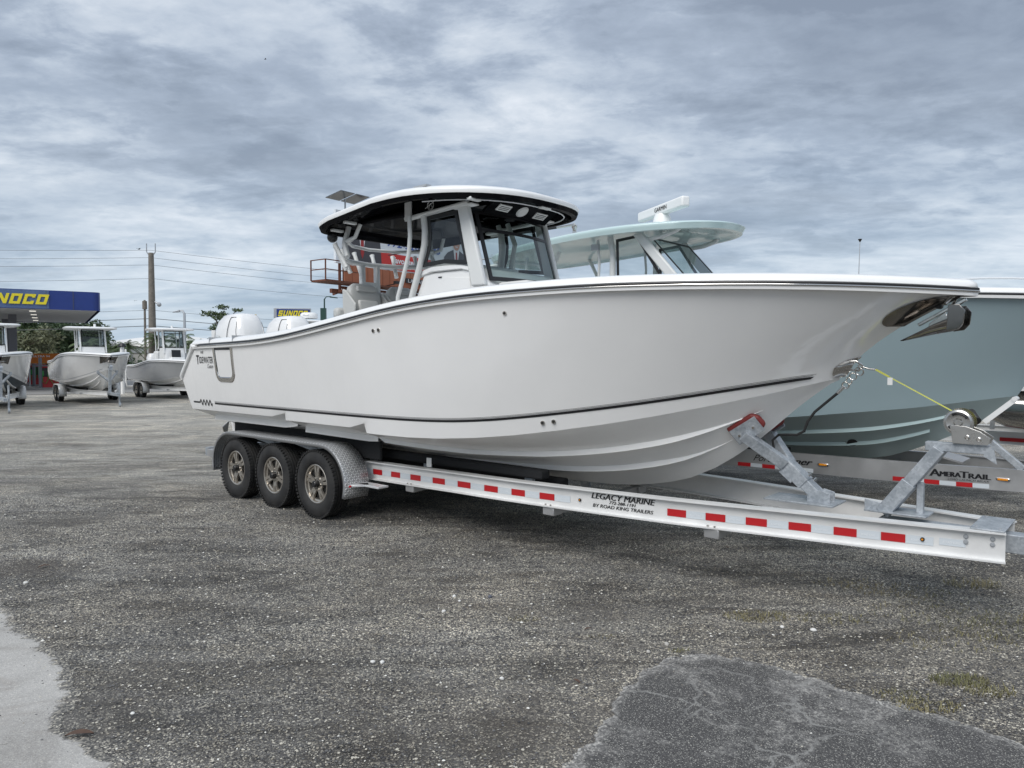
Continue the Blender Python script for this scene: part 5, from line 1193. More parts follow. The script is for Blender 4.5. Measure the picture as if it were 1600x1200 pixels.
# thruster tunnel
P = H2.bot(.80, .36); n = Vector((.25, -.75, -.55)).normalized()
mb = MB(); mb.tube([P - n * .02, P + n * .015], [.10, .075], 20); tt = mb.build('thruster_tunnel', M['aquab'], bo2, smooth=50); mb = MB(); mb.tube([P + n * .010, P + n * .017], .062, 20); mb.build('tunnel_bore', M['black'], tt)
stem2 = [H2.side(1, t) for t in (.5, .9)]
mb = MB(); mb.beam(stem2[0] + Vector((.05, 0, -.05)), stem2[1] + Vector((.1, 0, 0)), .12, .05); mb.build('anchor_chute', M['chrome'], b2, bevel=.01)
t2, u2, zc2, out2 = hardtop(b2, -2.2, 2.25, 1.16, 3.80, M['aquap'], M['aquap'], th=.10, crown=.05, camber=.05, front=2.3, aft=5, taper=.8)
for sg in (-1, 1):
    y = sg * .66
    mb = MB(); mb.prism([(.86, y, 3.75), (1.02, y, 3.78), (1.70, y, 3.00), (1.50, y, 3.00)], (0, sg * .06, 0)); mb.build('front_pillar', M['pod'], b2, bevel=.02)
    mb = MB(); mb.tube([(.42, y, 3.76), (.47, y, 3.5), (.47, y, 3.0), (.40, y, 2.5)], .05, 10); mb.build('rear_pillar', M['pod'], b2, smooth=60)
    mb = MB(); mb.tube([(1.05, y, 3.66), (1.35, y, 3.68), (1.55, y, 3.73), (1.62, y * .95, 3.78)], .035, 8); mb.build('hardtop_brace', M['pod'], b2, smooth=60); mb = MB(); mb.tube([(.22, y + sg * .05, 3.74), (.25, y + sg * .05, 3.4), (.22, y + sg * .05, 2.8)], .022, 8); mb.build('grab_rail', M['pod'], b2, smooth=60)
    framed('side_window', [(.53, y, 3.72), (.55, y, 3.0), (1.42, y, 3.0), (.92, y, 3.75)], b2, .045, M['glass'])
    for x in (-1.9, -1.0):
        mb = MB(); mb.tube([(x, sg * .75, 3.72), (x + .45, sg * .70, 2.95), (x + .45, sg * .70, 2.3)], .032, 8); mb.build('arch_leg', M['pod'], b2, smooth=60)
mb = MB(); mb.tube([(-.55, -.72, 3.62), (-.75, -.72, 3.2), (-1.0, -.72, 2.8)], .03, 8); mb.tube([(-2.2, y_ := -.75, 3.50), (-1.6, y_, 3.55), (-1.0, y_, 3.45), (-.6, y_, 3.15)], .03, 8); mb.build('rod_holder_arch', M['pod'], b2, smooth=60)
for k in range(4):
    mb = MB(); x = -2.1 + k * .3; mb.tube([(x, -.80, 3.30), (x, -.78, 3.58)], .028, 10); mb.build('rod_holder', M['pod'], b2, smooth=60)
Wf = [(1.12, -.60, 3.70), (1.74, -.60, 3.02), (1.86, 0, 3.02), (1.74, .60, 3.02), (1.12, .60, 3.70)]
framed('windshield', [(1.12, -.60, 3.70), (1.74, -.60, 3.02), (1.74, .60, 3.02), (1.12, .60, 3.70)], b2, .04, M['glassb'])
mb = MB(); mb.prism([(0, -.66, 1.5), (.1, -.66, 2.7), (.5, -.66, 3.0), (1.74, -.66, 3.0), (1.95, -.66, 2.7), (2.2, -.66, 1.5)], (0, 1.32, 0)); mb.build('console', M['gelw'], b2, bevel=.04)
mb = MB(); mb.box((-.4, 0, 2.35), (.6, 1.3, 1.0)); mb.build('leaning_post', M['gelw'], b2, bevel=.05)
# radar bar
rb = Vector((1.1, -.23, 3.88))
mb = MB(); mb.lathe([(.001, .22), (.11, .22), (.13, .18), (.15, .08), (.20, .02), (.20, 0)], tuple(rb), 'z', 24); rad = mb.build('radar_pedestal', M['gelw'], b2, smooth=50)
mb = MB(); d = Vector((1, -.12, 0)).normalized(); d = Vector((.55, .83, 0)); 
a = rb + Vector((0, 0, .29)); dd = Vector((.87, -.50, .0)).normalized()
mb.beam(a - dd * .68, a + dd * .68, .14, .16); ra = mb.build('radar_bar', M['gelw'], rad, bevel=.03, bseg=3)
nn_ = Vector((dd.y, -dd.x, 0)); o_ = a - dd * .12 + nn_ * .0735 + Vector((0, 0, -.03))
text_obj('radar_lettering', 'GARMIN', lambda u, v: o_ + dd * u + Vector((0, 0, v)), M['ink'], ra, width=.36, height=.066, dbl=.004)
# outriggers lying aft from their bases on the hardtop
t2.rotation_euler = (0, R(-2.4), 0); t2.location = (.16, 0, -.045)
for sg, y, x in ((-1, -.93, -.08), (1, .80, -.9)):
    mb = MB(); mb.lathe([(.05, 0), (.035, .03), (.03, .12), (.045, .14), (.045, .18), (.001, .19)], (x, y, 3.80), 'z', 16); ob = mb.build('outrigger_base', M['chrome'], b2, smooth=50)
    mb = MB(); mb.tube([(x, y, 3.99), (x - .35, y - .0, 3.985)], .022, 8); mb.build('outrigger_socket', M['chrome'], ob, smooth=50)
    mb = MB(); mb.tube([(x - .3, y, 3.985), (x - 2.0, y - sg * -.03, 3.97), (x - 4.6, y + sg * .06, 3.93)], [.020, .017, .011], 8); mb.build('outrigger_pole', M['blackm' if sg < 0 else 'steelg'], ob, smooth=60)
    for k in (.9, 1.9, 2.6): mb = MB(); mb.tube([(x - k + .03 * math.cos(q), y, 3.975 + .045 * math.sin(q)) for q in np.linspace(0, 6.28, 12)], .005, 5); mb.build('line_guide', M['chrome'], ob)
mb = MB(); mb.box((.2, -.75, 3.62), (.14, .05, .09)); mb.build('spreader_light', M['steelg'], b2)
# hull lettering is absent here; bow rail
mb = MB(); pts = []
for u in np.linspace(.62, .995, 14):
    P = H2.side(u, 1); pts.append(Vector((P.x, -(P.y + .12), P.z + .10 + .22 * math.sin(math.pi * min(1, (u - .62) / .38 * 0.9 + .05)))))
mb.tube(pts, .014, 6); mb.build('bow_rail', M['inkw'], b2, smooth=60)
outboard(b2, -3.6, -.8, 1.9, 1.0, full=False); outboard(b2, -3.6, 0, 1.9, 1.0, full=False); outboard(b2, -3.6, .8, 1.9, 1.0, full=False)

# trailer under it
t2r = empty('boat_trailer', (wx2, wy2, 0), ROT, 'weathered aluminium trailer with AmeraTrail lettering under the aqua boat', 'boat trailer', 'boat trailers')
def y2(x): return I(x, [-3, 4.2, 5.2, 7.8], [-.66, -.62, -.56, -.16])
xs2 = list(np.linspace(-3, 4, 6)) + list(np.linspace(4.3, 7.8, 12))
for sg in (1, -1):
    mb = MB(); 
    ibeam(mb, [(x, y2(x) * sg) for x in xs2], [.34 + .003 * x for x in xs2], .25, .035); fr2 = mb.build('frame_rail', M['alud'], t2r)
    # boxed outer face
    A = [Vector((x, (y2(x) - .036) * sg, .342 + .003 * x)) for x in xs2]; B = [p + Vector((0, 0, .246)) for p in A]; mb = MB(); mb.grid([A, B]); mb.build('rail_face', M['alud'], fr2)
def on2(x0, zz):
    def fn(a, b): x = x0 + a; return Vector((x, y2(x) - .040, .342 + .003 * x + zz + b))
    return fn
# spans below are measured along the rail
F2 = [("r", 1153, 1173), ("w", 1173, 1191), ("r", 1191, 1211), ("w", 1211, 1230), ("r", 1230, 1250), ("w", 1250, 1271), ("r", 1395, 1417), ("w", 1417, 1444), ("r", 1444, 1468), ("w", 1468, 1494), ("r", 1494, 1520), ("w", 1520, 1546)]
PX2 = [(1140,2.45),(1153,2.572),(1173,2.757),(1191,2.919),(1211,3.095),(1230,3.259),(1250,3.427),(1271,3.6),(1286,3.721),(1300,3.832),(1350,4.215),(1395,4.537),(1417,4.69),(1444,4.873),(1468,5.032),(1494,5.2),(1520,5.361),(1546,5.519),(1567,5.645),(1600,5.838)]
def p2x(px): return I(px, [q[0] for q in PX2], [q[1] for q in PX2])
for c, a, b in F2:
    x0_, x1_ = p2x(a), p2x(b); A = [on2(lerp(x0_, x1_, k / 3), .010)(0, 0) for k in range(4)]; B = [on2(lerp(x0_, x1_, k / 3), .062)(0, 0) for k in range(4)]
    decal('reflective_tape', A, B, M['red'] if c == 'r' else M['tapew'], t2r)
for w_, a_, b_, z_, h_ in (('A', 1452, 1468, .108, .085), ('MERA', 1468, 1500, .116, .055), ('T', 1499, 1512, .112, .075), ('RAIL', 1513, 1547, .112, .058)):
    text_obj('maker_lettering', w_, on2(p2x(a_), z_), M['ink'], t2r, width=p2x(b_) - p2x(a_), height=h_, dbl=.012)
text_obj('maker_lettering', 'LOAD LAUNCH RELAX', on2(p2x(1481), .078), M['ink'], t2r, width=p2x(1546) - p2x(1481), height=.022, shear=.2)
text_obj('model_lettering', 'Port', on2(p2x(1177), .100), M['ink'], t2r, width=p2x(1206) - p2x(1177), height=.085, shear=.5)
text_obj('model_lettering', 'Runner', on2(p2x(1212), .100), M['ink'], t2r, width=p2x(1269) - p2x(1212), height=.085, shear=.5, dbl=.010)
for px_ in (1286, 1567):
    c = on2(p2x(px_), .128)(0, 0); mb = MB(); mb.box(c, (.14, .02, .035)); k = mb.build('marker_light', M['chrome'], t2r, bevel=.009); mb = MB(); mb.box(c + Vector((0, -.008, 0)), (.10, .018, .026)); mb.build('lens', M['amber'], k, bevel=.005)
for x in (-1.5, .5, 2.5, 4.3, 5.9): mb = MB(); mb.beam((x, -.6 if x < 5 else -.42, .42), (x, .6 if x < 5 else .42, .42), .07, .09); mb.build('cross_member', M['alud'], t2r)
for sg in (-1, 1):
    mb = MB(); mb.beam((-2.6, sg * .5, .62), (3.2, sg * .45, .60), .12, .08); mb.build('bunk', M['carpet'], t2r)
mb = MB(); mb.beam((7.4, 0, .50), (9.0, 0, .50), .12, .12); mb.build('tongue', M['galv'], t2r)
mb = MB(); mb.beam((5.50, -.44, .90), (5.82, -.44, .61), .07, .10, (0, 1, 0)); mb.box((5.84, -.44, .602), (.22, .12, .012)); mb.build('stand_strut', M['galv'], t2r, bevel=.004)
mb = MB(); mb.beam((6.6, 0, .60), (6.95, 0, 1.45), .09, .12, (0, 1, 0)); mb.build('winch_post', M['galv'], t2r, bevel=.004)
mb = MB(); mb.beam((5.2, 0, .60), (4.95, 0, .66), .5, .02, (0, 0, 1)); mb.build('cross_plate', M['alud'], t2r)
w2 = make_wheel(t2r, (0, -1.17, .38), -1, .38, .22, fancy=False)
for x in (0, -.9, -1.8):
    if x: clone(w2, t2r, (x, -1.17, .38))
    clone(w2, t2r, (x, 1.17, .38), math.pi)
for sg in (-1, 1): make_fender(t2r, .1, -1.9, sg, 1.30, 1.0, .45, .42, M['alud'])

# ================================================================== THIRD TRAILER WITH A PONTOON BOAT, far right
wx3, wy3 = world_of(3.4, 8.3)
t3r = empty('boat_trailer', (wx3, wy3, 0), ROT, 'aluminium trailer with red tape at the right edge, carrying the pontoon boat', 'boat trailer', 'boat trailers')
for sg in (-1, 1):
    mb = MB(); ibeam(mb, [(x, sg * .6) for x in (-1.5, 0, 2, 5.5)], .50, .20, .04); mb.build('frame_rail', M['alu'], t3r)
RT3 = [(2.05, 2.65), (2.80, 3.3), (3.5, 4.0)]
for a, b in RT3:
    decal('reflective_tape', [Vector((a, -.652, .55)), Vector((b, -.652, .55))], [Vector((a, -.652, .61)), Vector((b, -.652, .61))], M['red'], t3r)
for a in (.0, 1.0):
    mb = MB(); mb.box((a, -.655, .62), (.05, .012, .05)); mb.build('marker_light', M['amber'], t3r)
w3 = make_wheel(t3r, (-.6, -1.0, .33), -1, .33, .2, fancy=False); clone(w3, t3r, (-.6, 1.0, .33), math.pi)
for x in (-1, 1, 3): mb = MB(); mb.beam((x, -.6, .47), (x, .6, .47), .06, .07); mb.build('cross_member', M['alud'], t3r)
mb = MB(); mb.beam((1.9, -.3, .70), (1.9, -.3, 1.75), .06, .06, (1, 0, 0)); mb.beam((1.9, -.3, 1.05), (3.0, -.3, .72), .05, .05); mb.beam((.9, -.3, .72), (1.9, -.3, 1.35), .05, .05); mb.build('loading_ladder', M['alu'], t3r)
pb = empty('pontoon_boat', (wx3, wy3, 0), ROT, 'silver pontoon boat with shiny aluminium tubes at the right edge of the lot', 'pontoon boat')
for sg in (-1, 1):
    mb = MB(); mb.tube([(1.35, sg * .85, 1.42), (1.7, sg * .85, 1.22), (2.2, sg * .85, 1.08), (3.0, sg * .85, 1.03), (8.0, sg * .85, 1.03)], [.04, .20, .29, .32, .32], 20); mb.build('pontoon_tube', M['chrome'] if sg < 0 else M['alu'], pb, smooth=60)
mb = MB(); mb.box((5.2, 0, 1.42), (6.0, 2.4, .10)); mb.build('deck', M['alu'], pb)
mb = MB(); mb.box((5.4, -1.17, 1.80), (5.4, .04, .62)); mb.build('fence_panel', M['gelw'], pb)
mb = MB(); mb.prism([(1.65, -.86, 1.26), (1.95, -.86, 1.5), (2.2, -.86, 1.35), (2.0, -.86, 1.12)], (0, .02, 0)); mb.build('nose_plate', M['blackm'], pb)
M['bluebot'] = mat('dark_bottom_paint', (0.04, 0.055, 0.07), 0.4)
M['greygel'] = mat('light_grey_gelcoat', (0.50, 0.51, 0.52), 0.25, coat=.5)
# ================================================================== BACKGROUND BOATS ON TANDEM TRAILERS
def tandem(root_xy, rot, label, tlabel, bay=False, scale=1.0, mcol='gel', mbt='bottom', ttz=3.14, ztop=0.0, guides=True, full=True):
    b = empty('centre_console_boat', (root_xy[0], root_xy[1], 0), rot, label, 'boat', 'centre console boats on trailers')
    Hb = Hull(.75, .83, .86 * (1 if not bay else .82), -.14, stepped=False, top=ztop)
    hu, bo, cp = build_hull(b, Hb, M[mcol], M[mbt], M['gelw'], detail=False)
    for u0, u1, q in ((.45, .93, .60), (.52, .9, .30)):
        A = []
        for i in range(20):
            u = lerp(u0, u1, i / 19); a = Hb.bot(u, q); c = Hb.bot(u, q + .09); A.append([a, Vector((c.x, c.y - .004, a.z - .006)), c])
        mb = MB(); mb.grid(A); mb.mirror_y(); mb.build('spray_rail', M['bottom'], bo)
    for dz in (.06,):
        A = [Hb.side(u, .09) + Vector((0, -.003, 0)) for u in np.linspace(.05, .97, 30)]; B = [Hb.side(u, .115) + Vector((0, -.003, 0)) for u in np.linspace(.05, .97, 30)]
        mb = MB(); mb.grid([A, B]); mb.mirror_y(); mb.build('boot_stripe', M['steelg'], hu)
    if not bay:
        G = []
        for f in np.linspace(0, 1, 6):
            t = lerp(.45, .92, f); row = [Hb.side(1 - .05 * k, t) + Vector((.01, -.012, 0)) for k in (1, .6, .3)]; tip = Hb.side(1, t) + Vector((.03, 0, 0)); tip.y = 0; G.append(row + [tip] + [Vector((p.x, -p.y, p.z)) for p in reversed(row)])
        mb = MB(); mb.grid(G); ch = mb.build('anchor_chute', M['darkchrome'], b, smooth=60)
        P = Hb.side(1, .7); mb = MB(); mb.beam(P + Vector((-.05, 0, -.08)), P + Vector((.25, 0, .10)), .05, .06, (0, 1, 0)); mb.ball(P + Vector((.12, 0, -.10)), .09, 10, 6, (1, 1.6, .6)); mb.build('anchor', M['darkchrome'], b, smooth=50)
    tt, uu, zz, oo = hardtop(b, -.35, 1.75, .98, ttz, M['gelw'], M['gelw' if bay else 'vinyl'], th=.07, crown=.04, camber=.04, front=3, aft=5)
    mb = MB(); mb.prism([(.45, -.43, 1.0), (.50, -.43, 2.35), (1.30, -.43, 2.35), (1.42, -.43, 2.1), (1.55, -.43, 1.0)], (0, .86, 0)); co = mb.build('console', M['gelw'], b, bevel=.03)
    mb = MB(); mb.box((1.62, 0, 1.70), (.36, .62, .40)); st = mb.build('console_seat', M['gelw'], b, bevel=.05)
    if bay: mb = MB(); mb.box((1.56, 0, 2.08), (.02, .40, .34), Matrix.Rotation(R(-12), 3, 'Y')); mb.build('hatch_screen', M['blackm'], co)
    for sg in (-1, 1):
        mb = MB(); mb.prism([(1.05, sg * .45, ttz - .03), (1.17, sg * .45, ttz - .03), (1.42, sg * .45, 2.1), (1.27, sg * .45, 2.1)], (0, sg * .045, 0)); mb.build('front_pillar', M['gelw'], b)
        mb = MB(); mb.tube([(.50, sg * .47, ttz - .04), (.56, sg * .47, 2.7), (.50, sg * .47, 2.3)], .028, 6); mb.build('rear_pillar', M['gelw'], b); mb = MB(); mb.tube([(-.1, sg * .47, ttz - .04), (.1, sg * .47, 2.6), (.1, sg * .47, 1.8)], .024, 6); mb.build('rear_pillar', M['gelw'], b)
        framed('side_window', [(.58, sg * .46, ttz - .10), (.62, sg * .46, 2.38), (1.22, sg * .46, 2.38), (1.04, sg * .46, ttz - .10)], b, .03, M['glassd'])
    framed('windshield', [(1.13, -.42, ttz - .06), (1.31, -.42, 2.36), (1.31, .42, 2.36), (1.13, .42, ttz - .06)], b, .035, M['glassd'])
    mb = MB(); mb.box((1.19, 0, ttz - .20), (.03, .82, .035)); mb.build('window_crossbar', M['blackm'], b)
    mb = MB(); mb.box((-.25, 0, 1.75), (.5, .85, .9)); mb.build('leaning_post', M['gelw'], b, bevel=.06)
    outboard(b, -2.25, 0 if bay else .33, 1.55, .85, full=False)
    if not bay: outboard(b, -2.25, -.33, 1.55, .85, full=False)
    mb = MB(); mb.tube([(.0, .3, ttz + .05), (.0, .3, ttz + .22)], .05, 8); mb.build('stern_light', M['gelw'], b)
    # trailer
    t = empty('boat_trailer', (root_xy[0], root_xy[1], 0), rot, tlabel, 'boat trailer', 'boat trailers')
    for sg in (-1, 1):
        mb = MB(); ibeam(mb, [(x, sg * I(x, [-2.6, 2.2, 4.6], [.78, .74, .14])) for x in (-2.6, 0, 2.2, 3.0, 3.8, 4.6)], .42, .16, .04); mb.build('frame_rail', M['alu'], t)
        make_fender(t, .05, -.85, sg, 1.16, .88, .42, .36, M['alu'])
        if guides: 
            mb = MB(); mb.tube([(-2.5, sg * .7, .45), (-2.5, sg * 1.10, .48), (-2.5, sg * 1.14, .7), (-2.5, sg * 1.14, 2.25)], .045, 8); mb.ball((-2.5, sg * 1.14, 2.26), .05, 8, 6); mb.build('guide_pole', M['gelw'], t, smooth=60)
        mb = MB(); mb.beam((-2.2, sg * .5, .62), (2.4, sg * .45, .60), .10, .10); mb.build('bunk', M['carpet'], t)
    for x in (-2.0, -.4, 1.2, 2.6): mb = MB(); mb.beam((x, -.74, .44), (x, .74, .44), .06, .07); mb.build('cross_member', M['alud'], t)
    w = make_wheel(t, (0, -1.04, .35), -1, .35, .21, fancy=False)
    clone(w, t, (-.8, -1.04, .35)); clone(w, t, (0, 1.04, .35), math.pi); clone(w, t, (-.8, 1.04, .35), math.pi)
    mb = MB(); mb.beam((4.1, 0, .48), (5.9, 0, .48), .10, .10); mb.build('tongue', M['galv'], t)
    mb = MB(); mb.beam((4.35, 0, .52), (4.50, 0, 1.42), .09, .10, (0, 1, 0)); wp = mb.build('winch_post', M['galv'], t)
    mb = MB(); mb.beam((4.3, 0, 1.42), (4.75, 0, 1.44), .08, .07); mb.lathe([(.001, -.05), (.09, -.05), (.09, .05), (.001, .05)], (4.62, 0, 1.53), 'y', 14); mb.build('winch', M['galv'], wp)
    for sg in (-1, 1): mb = MB(); mb.beam((4.36, 0, .95), (4.0, sg * .32, 1.28), .07, .07, (0, 1, 0)); mb.box((3.97, sg * .33, 1.32), (.22, .06, .12)); mb.build('pad_arm', M['galv'], t)
    mb = MB(); mb.cyl((5.35, .14, .16), (5.35, .14, .95), .032, seg=8); mb.cyl((5.35, .14, .94), (5.5, .14, .97), .012, seg=6); mb.lathe([(.001, -.03), (.09, -.03), (.09, .03), (.001, .03)], (5.37, .14, .09), 'y', 14); mb.build('tongue_jack', M['galv'], t)
    mb = MB(); mb.tube([Hb.side(1, .1) + Vector((.03, 0, 0)), (4.62, 0, 1.55)], .012, 5); mb.build('winch_strap', M['black'], t)
    return b, t
bB, tB = tandem((-18.57, 31.66), R(-50), 'white centre console boat facing us between the fuel canopy and the utility pole', 'tandem trailer under the white boat right of the fuel pumps, jack wheel down', guides=False)
bA, tA = tandem((-20.5, 28.34), R(-50), 'white boat with dark blue bottom cut off by the left edge of the photo', 'tandem trailer under the boat at the left edge', guides=False, mbt='bluebot')
bC, tC = tandem((-16.72, 34.95), R(-48), 'low grey-sided bay boat with white flat top, half hidden by the big white stern', 'tandem trailer under the low bay boat beside the big white stern', bay=True, mcol='greygel', ttz=3.22)
bD, tD = tandem((-8.2, 27.6), R(-44), 'white boat whose radar dome and flat top show above the big boat gunwale', 'tandem trailer under the boat hidden behind the big hull', ttz=3.22)
mb = MB(); mb.lathe([(.30, 0), (.32, .03), (.31, .16), (.24, .21), (.001, .22)], (.9, 0, 3.34), 'z', 24); rd = mb.build('radar_dome', M['gelw'], bD, smooth=50)
text_obj('radar_lettering', 'SIMRAD', lambda u, v: Vector((.9, 0, 3.41)) + Vector((math.cos(R(-75) + u * 2.6), math.sin(R(-75) + u * 2.6), 0)) * .322 + Vector((0, 0, v)), M['steelg'], rd, width=.3, height=.06)
# ================================================================== FUEL STATION, POLES, SIGNS, TREES

M['wiregrey'] = mat('wire_grey', (.10, .105, .11), .6)
CA = math.atan2(2.5, 3.9)
can = empty('fuel_canopy', (-22.97, 40.5, 0), CA, 'navy blue fuel station canopy with yellow SUNOCO letters and grey columns', 'canopy')
LW, DW, ZB, ZT = 22.0, 17.0, 4.50, 5.53     # local x runs to the viewer's right, origin at the near right corner
r_ = .35
def rr_rect(z):
    P = []
    for cx, cy, a0 in ((-r_, r_, -90), (-r_, DW - r_, 0), (-LW + r_, DW - r_, 90), (-LW + r_, r_, 180)):
        for a in np.linspace(a0, a0 + 90, 6): P.append(Vector((cx + r_ * math.cos(R(a)), cy + r_ * math.sin(R(a)), z)))
    return P
A = rr_rect(ZB); B = rr_rect(ZT); mb = MB(); mb.grid([A + [A[0]], B + [B[0]]]); mb.add(B, [tuple(range(len(B)))]); mb.build('fascia', M['blue'], can, smooth=40)
mb = MB(); mb.grid([[Vector((x, -.02, z)) for z in (ZB + .03, ZT - .03)] for x in (-9.2, -2.42)]); lite = mb.build('lettered_panel', M['blue2'], can)
mb = MB(); mb.box((-LW / 2, DW / 2, ZB + .05), (LW - .3, DW - .3, .06)); sof = mb.build('soffit', M['soffit'], can)
for x in (-1.3, -2.55, -5.2, -7.8, -10.4, -13):
    mb = MB(); mb.box((x, -.012, (ZB + ZT) / 2), (.02, .03, ZT - ZB - .04)); mb.build('fascia_joint', M['wiregrey'], can)
for k in range(1, 12): mb = MB(); mb.box((-LW / 2, k * DW / 12, ZB + .015), (LW - .4, .03, .02)); mb.build('soffit_rib', M['steelg'], sof)
for x in (-3.2, -8, -13, -18):
    for y in (2.2, 6, 10, 14): mb = MB(); mb.box((x, y, ZB + .005), (.30, .30, .06)); mb.build('canopy_light', M['ledglow'], can)
def block_letters(word, fn, W, Hh, parent, shear=.30, t=.03):
    n = len(word); cw = W / (n * 1.22 - .22)
    G = {'S': [(0, .76, 1, 1), (0, .38, 1, .62), (0, 0, 1, .24), (0, .62, .30, .76), (.70, .24, 1, .38)],
         'U': [(0, .24, .30, 1), (.70, .24, 1, 1), (0, 0, 1, .24)], 'O': [(0, .24, .30, .76), (.70, .24, 1, .76), (0, 0, 1, .24), (0, .76, 1, 1)],
         'C': [(0, .24, .30, .76), (0, 0, 1, .24), (0, .76, 1, 1), (.70, .24, 1, .34), (.70, .66, 1, .76)], 'N': [(0, 0, .28, 1), (.72, 0, 1, 1)]}
    for i, ch in enumerate(word):
        mb = MB(); x0 = i * cw * 1.22
        P = [[(a, b), (c, b), (c, d), (a, d)] for a, b, c, d in G[ch]]
        if ch == 'N': P.append([(.28, 1), (.28, .58), (.72, 0), (.72, .42)])
        for poly in P: mb.prism([fn(x0 + a * cw + b * Hh * shear, b * Hh) for a, b in poly], (0, -t, 0))
        mb.build('letter', M['yellow'], parent)
block_letters('SUNOCO', lambda a, b: Vector((-5.98 + a, -.045, ZB + .25 + b)), 3.42, .54, can)
for x, y in ((-4.3, 6.9), (-4.9, 13.5), (-15.5, 6.9), (-15.5, 13.5)):
    mb = MB(); mb.box((x, y, ZB / 2 + .05), (.42, .42, ZB)); mb.build('column', M['concgrey'], can, bevel=.02)
st = mat('station_concrete', (0.26, 0.255, 0.245), 0.85, var=.12, vscale=.6)
mb = MB(); 
def canw(x, y, z): v = Matrix.Rotation(CA, 3, 'Z') @ Vector((x, y, 0)); return Vector((-22.97 + v.x, 40.5 + v.y, z))
mb.prism([canw(-30, -2.5, 0), canw(14, -2.5, 0), canw(14, 30, 0), canw(-30, 30, 0)], (0, 0, .03)); tag(mb.build('station_forecourt', st), kind='structure')
# fuel dispensers
M['pumpred'] = mat('red_dispenser', (0.42, 0.02, 0.025), .4); M['green'] = mat('green_hose', (0.03, 0.25, 0.05), .5)
def pump(x, y, rz, label):
    e = empty('fuel_dispenser', (x, y, .03), rz, label, 'fuel dispenser', 'fuel dispensers under the canopy')
    e.scale = (.9, .9, .70)
    mb = MB(); mb.box((0, 0, .075), (1.6, 1.0, .15)); mb.build('island_base', st, e)
    mb = MB(); mb.box((0, 0, .60), (1.05, .5, .9)); lo = mb.build('lower_cabinet', M['pumpred'], e, bevel=.02)
    mb = MB(); mb.box((0, 0, 1.42), (1.05, .42, .74)); mb.build('display_cabinet', M['blackm'], e, bevel=.02)
    mb = MB(); mb.box((0, 0, 1.92), (1.15, .55, .24)); mb.build('top_cap', M['pumpred'], e, bevel=.03)
    for sx_ in (-.36, .36):
        mb = MB(); mb.box((sx_, -.25, 1.35), (.12, .09, .42)); nz = mb.build('nozzle', M['green'], e, bevel=.02)
        mb = MB(); mb.tube([(sx_, -.28, 1.2), (sx_ * 1.1, -.34, .7), (sx_ * .6, -.34, .45), (sx_ * .2, -.33, .8), (sx_ * .2, -.27, 1.8)], .025, 6); mb.build('hose', M['green'], nz, smooth=60)
    return e
for px_, D, lb in ((77, 43, 'red fuel dispenser closest to the boat, left of its stern'), (58, 48, 'red fuel dispenser second from the boat stern'), (46, 52.5, 'red fuel dispenser third and farthest back beneath the canopy')):
    pump((px_ - 800) / 1130 * D, D, CA, lb)
for px_, D, lb in ((63, 42.5, 'slim grey steel post beside the nearest red dispenser'), (53, 47.5, 'slim grey steel post beside the second red dispenser')):
    x = (px_ - 800) / 1130 * D; mb = MB(); mb.box((0, 0, .95), (.13, .13, 1.9)); mb.box((0, 0, 1.42), (.9, .08, .07)); o = mb.build('steel_post', M['concgrey']); o.location = (x, D, 0); tag(o, lb, 'post', 'steel posts by the dispensers')
# banner over the pumps
M['orange'] = mat('orange_banner', (0.62, 0.17, 0.02), .6); M['cyan'] = mat('blue_banner_part', (0.03, 0.14, 0.42), .6)
bn = empty('banner', (-29.9, 46, 1.55), R(8), 'orange and blue advertising banner between the fuel pumps and trees', 'banner')
mb = MB(); mb.box((.35, 0, .30), (2.3, .05, .62)); mb.build('orange_panel', M['orange'], bn); mb = MB(); mb.prism([(.1, -.035, -.35), (1.2, -.035, .1), (1.75, -.035, .3), (1.75, -.035, -.35)], (0, .03, 0)); mb.build('blue_panel', M['cyan'], bn)
text_obj('banner_print', 'ULTRA 94', lambda a, b: Vector((-.5 + a, -.03, .38 + b)), M['inkw'], bn, width=1.0, height=.13, bold=.02)
for x in (-.75, 1.45): mb = MB(); mb.cyl((x, .05, -1.5), (x, .05, .6), .04); mb.build('banner_post', M['steelg'], bn)

# utility poles and lines
def upole(x, y, H, label, grp='utility poles'):
    e = empty('utility_pole', (x, y, 0), 0, label, 'utility pole', grp)
    mb = MB(); mb.tube([(0, 0, 0), (0, 0, H)], [.40, .24], 10); mb.build('pole', M['wood'], e, smooth=60)
    for dx in (-.42, .42): mb = MB(); mb.tube([(0, 0, H - .5), (dx, 0, H + .1), (dx, 0, H + .9)], .05, 6); mb.build('insulator', M['steelg'], e)
    mb = MB(); mb.cyl((.30, 0, H - 4.7), (.65, 0, H - 4.9), .09, seg=8); mb.ball((.70, 0, H - 4.95), .22, 8, 6); mb.build('pole_camera', M['steelg'], e)
    return e
PL = [(-103, 62, 12.6), (-34.74, 70, 12.0), (8.0, 112, 12.6)]
upole(*PL[1], 'tall weathered concrete utility pole rising behind the low bay boat'); upole(*PL[2], 'distant utility pole glimpsed under the hardtops of the two big boats'); 
def wire(z0, zs, label, r=.015, off=0):
    mb = MB(); pts = []
    for (ax, ay, ah), (bx, by, bh) in zip(PL, PL[1:]):
        for k in range(13):
            f = k / 12; pts.append((lerp(ax, bx, f), lerp(ay, by, f) + off, lerp(ah, bh, f) + z0 - 4 * zs * f * (1 - f)))
        pts.pop()
    pts.append((PL[-1][0], PL[-1][1] + off, PL[-1][2] + z0)); e = mb.tube(pts, r, 5).build('power_line', M['wiregrey'], None, smooth=60); tag(e, label, 'power line', 'power lines across the sky')
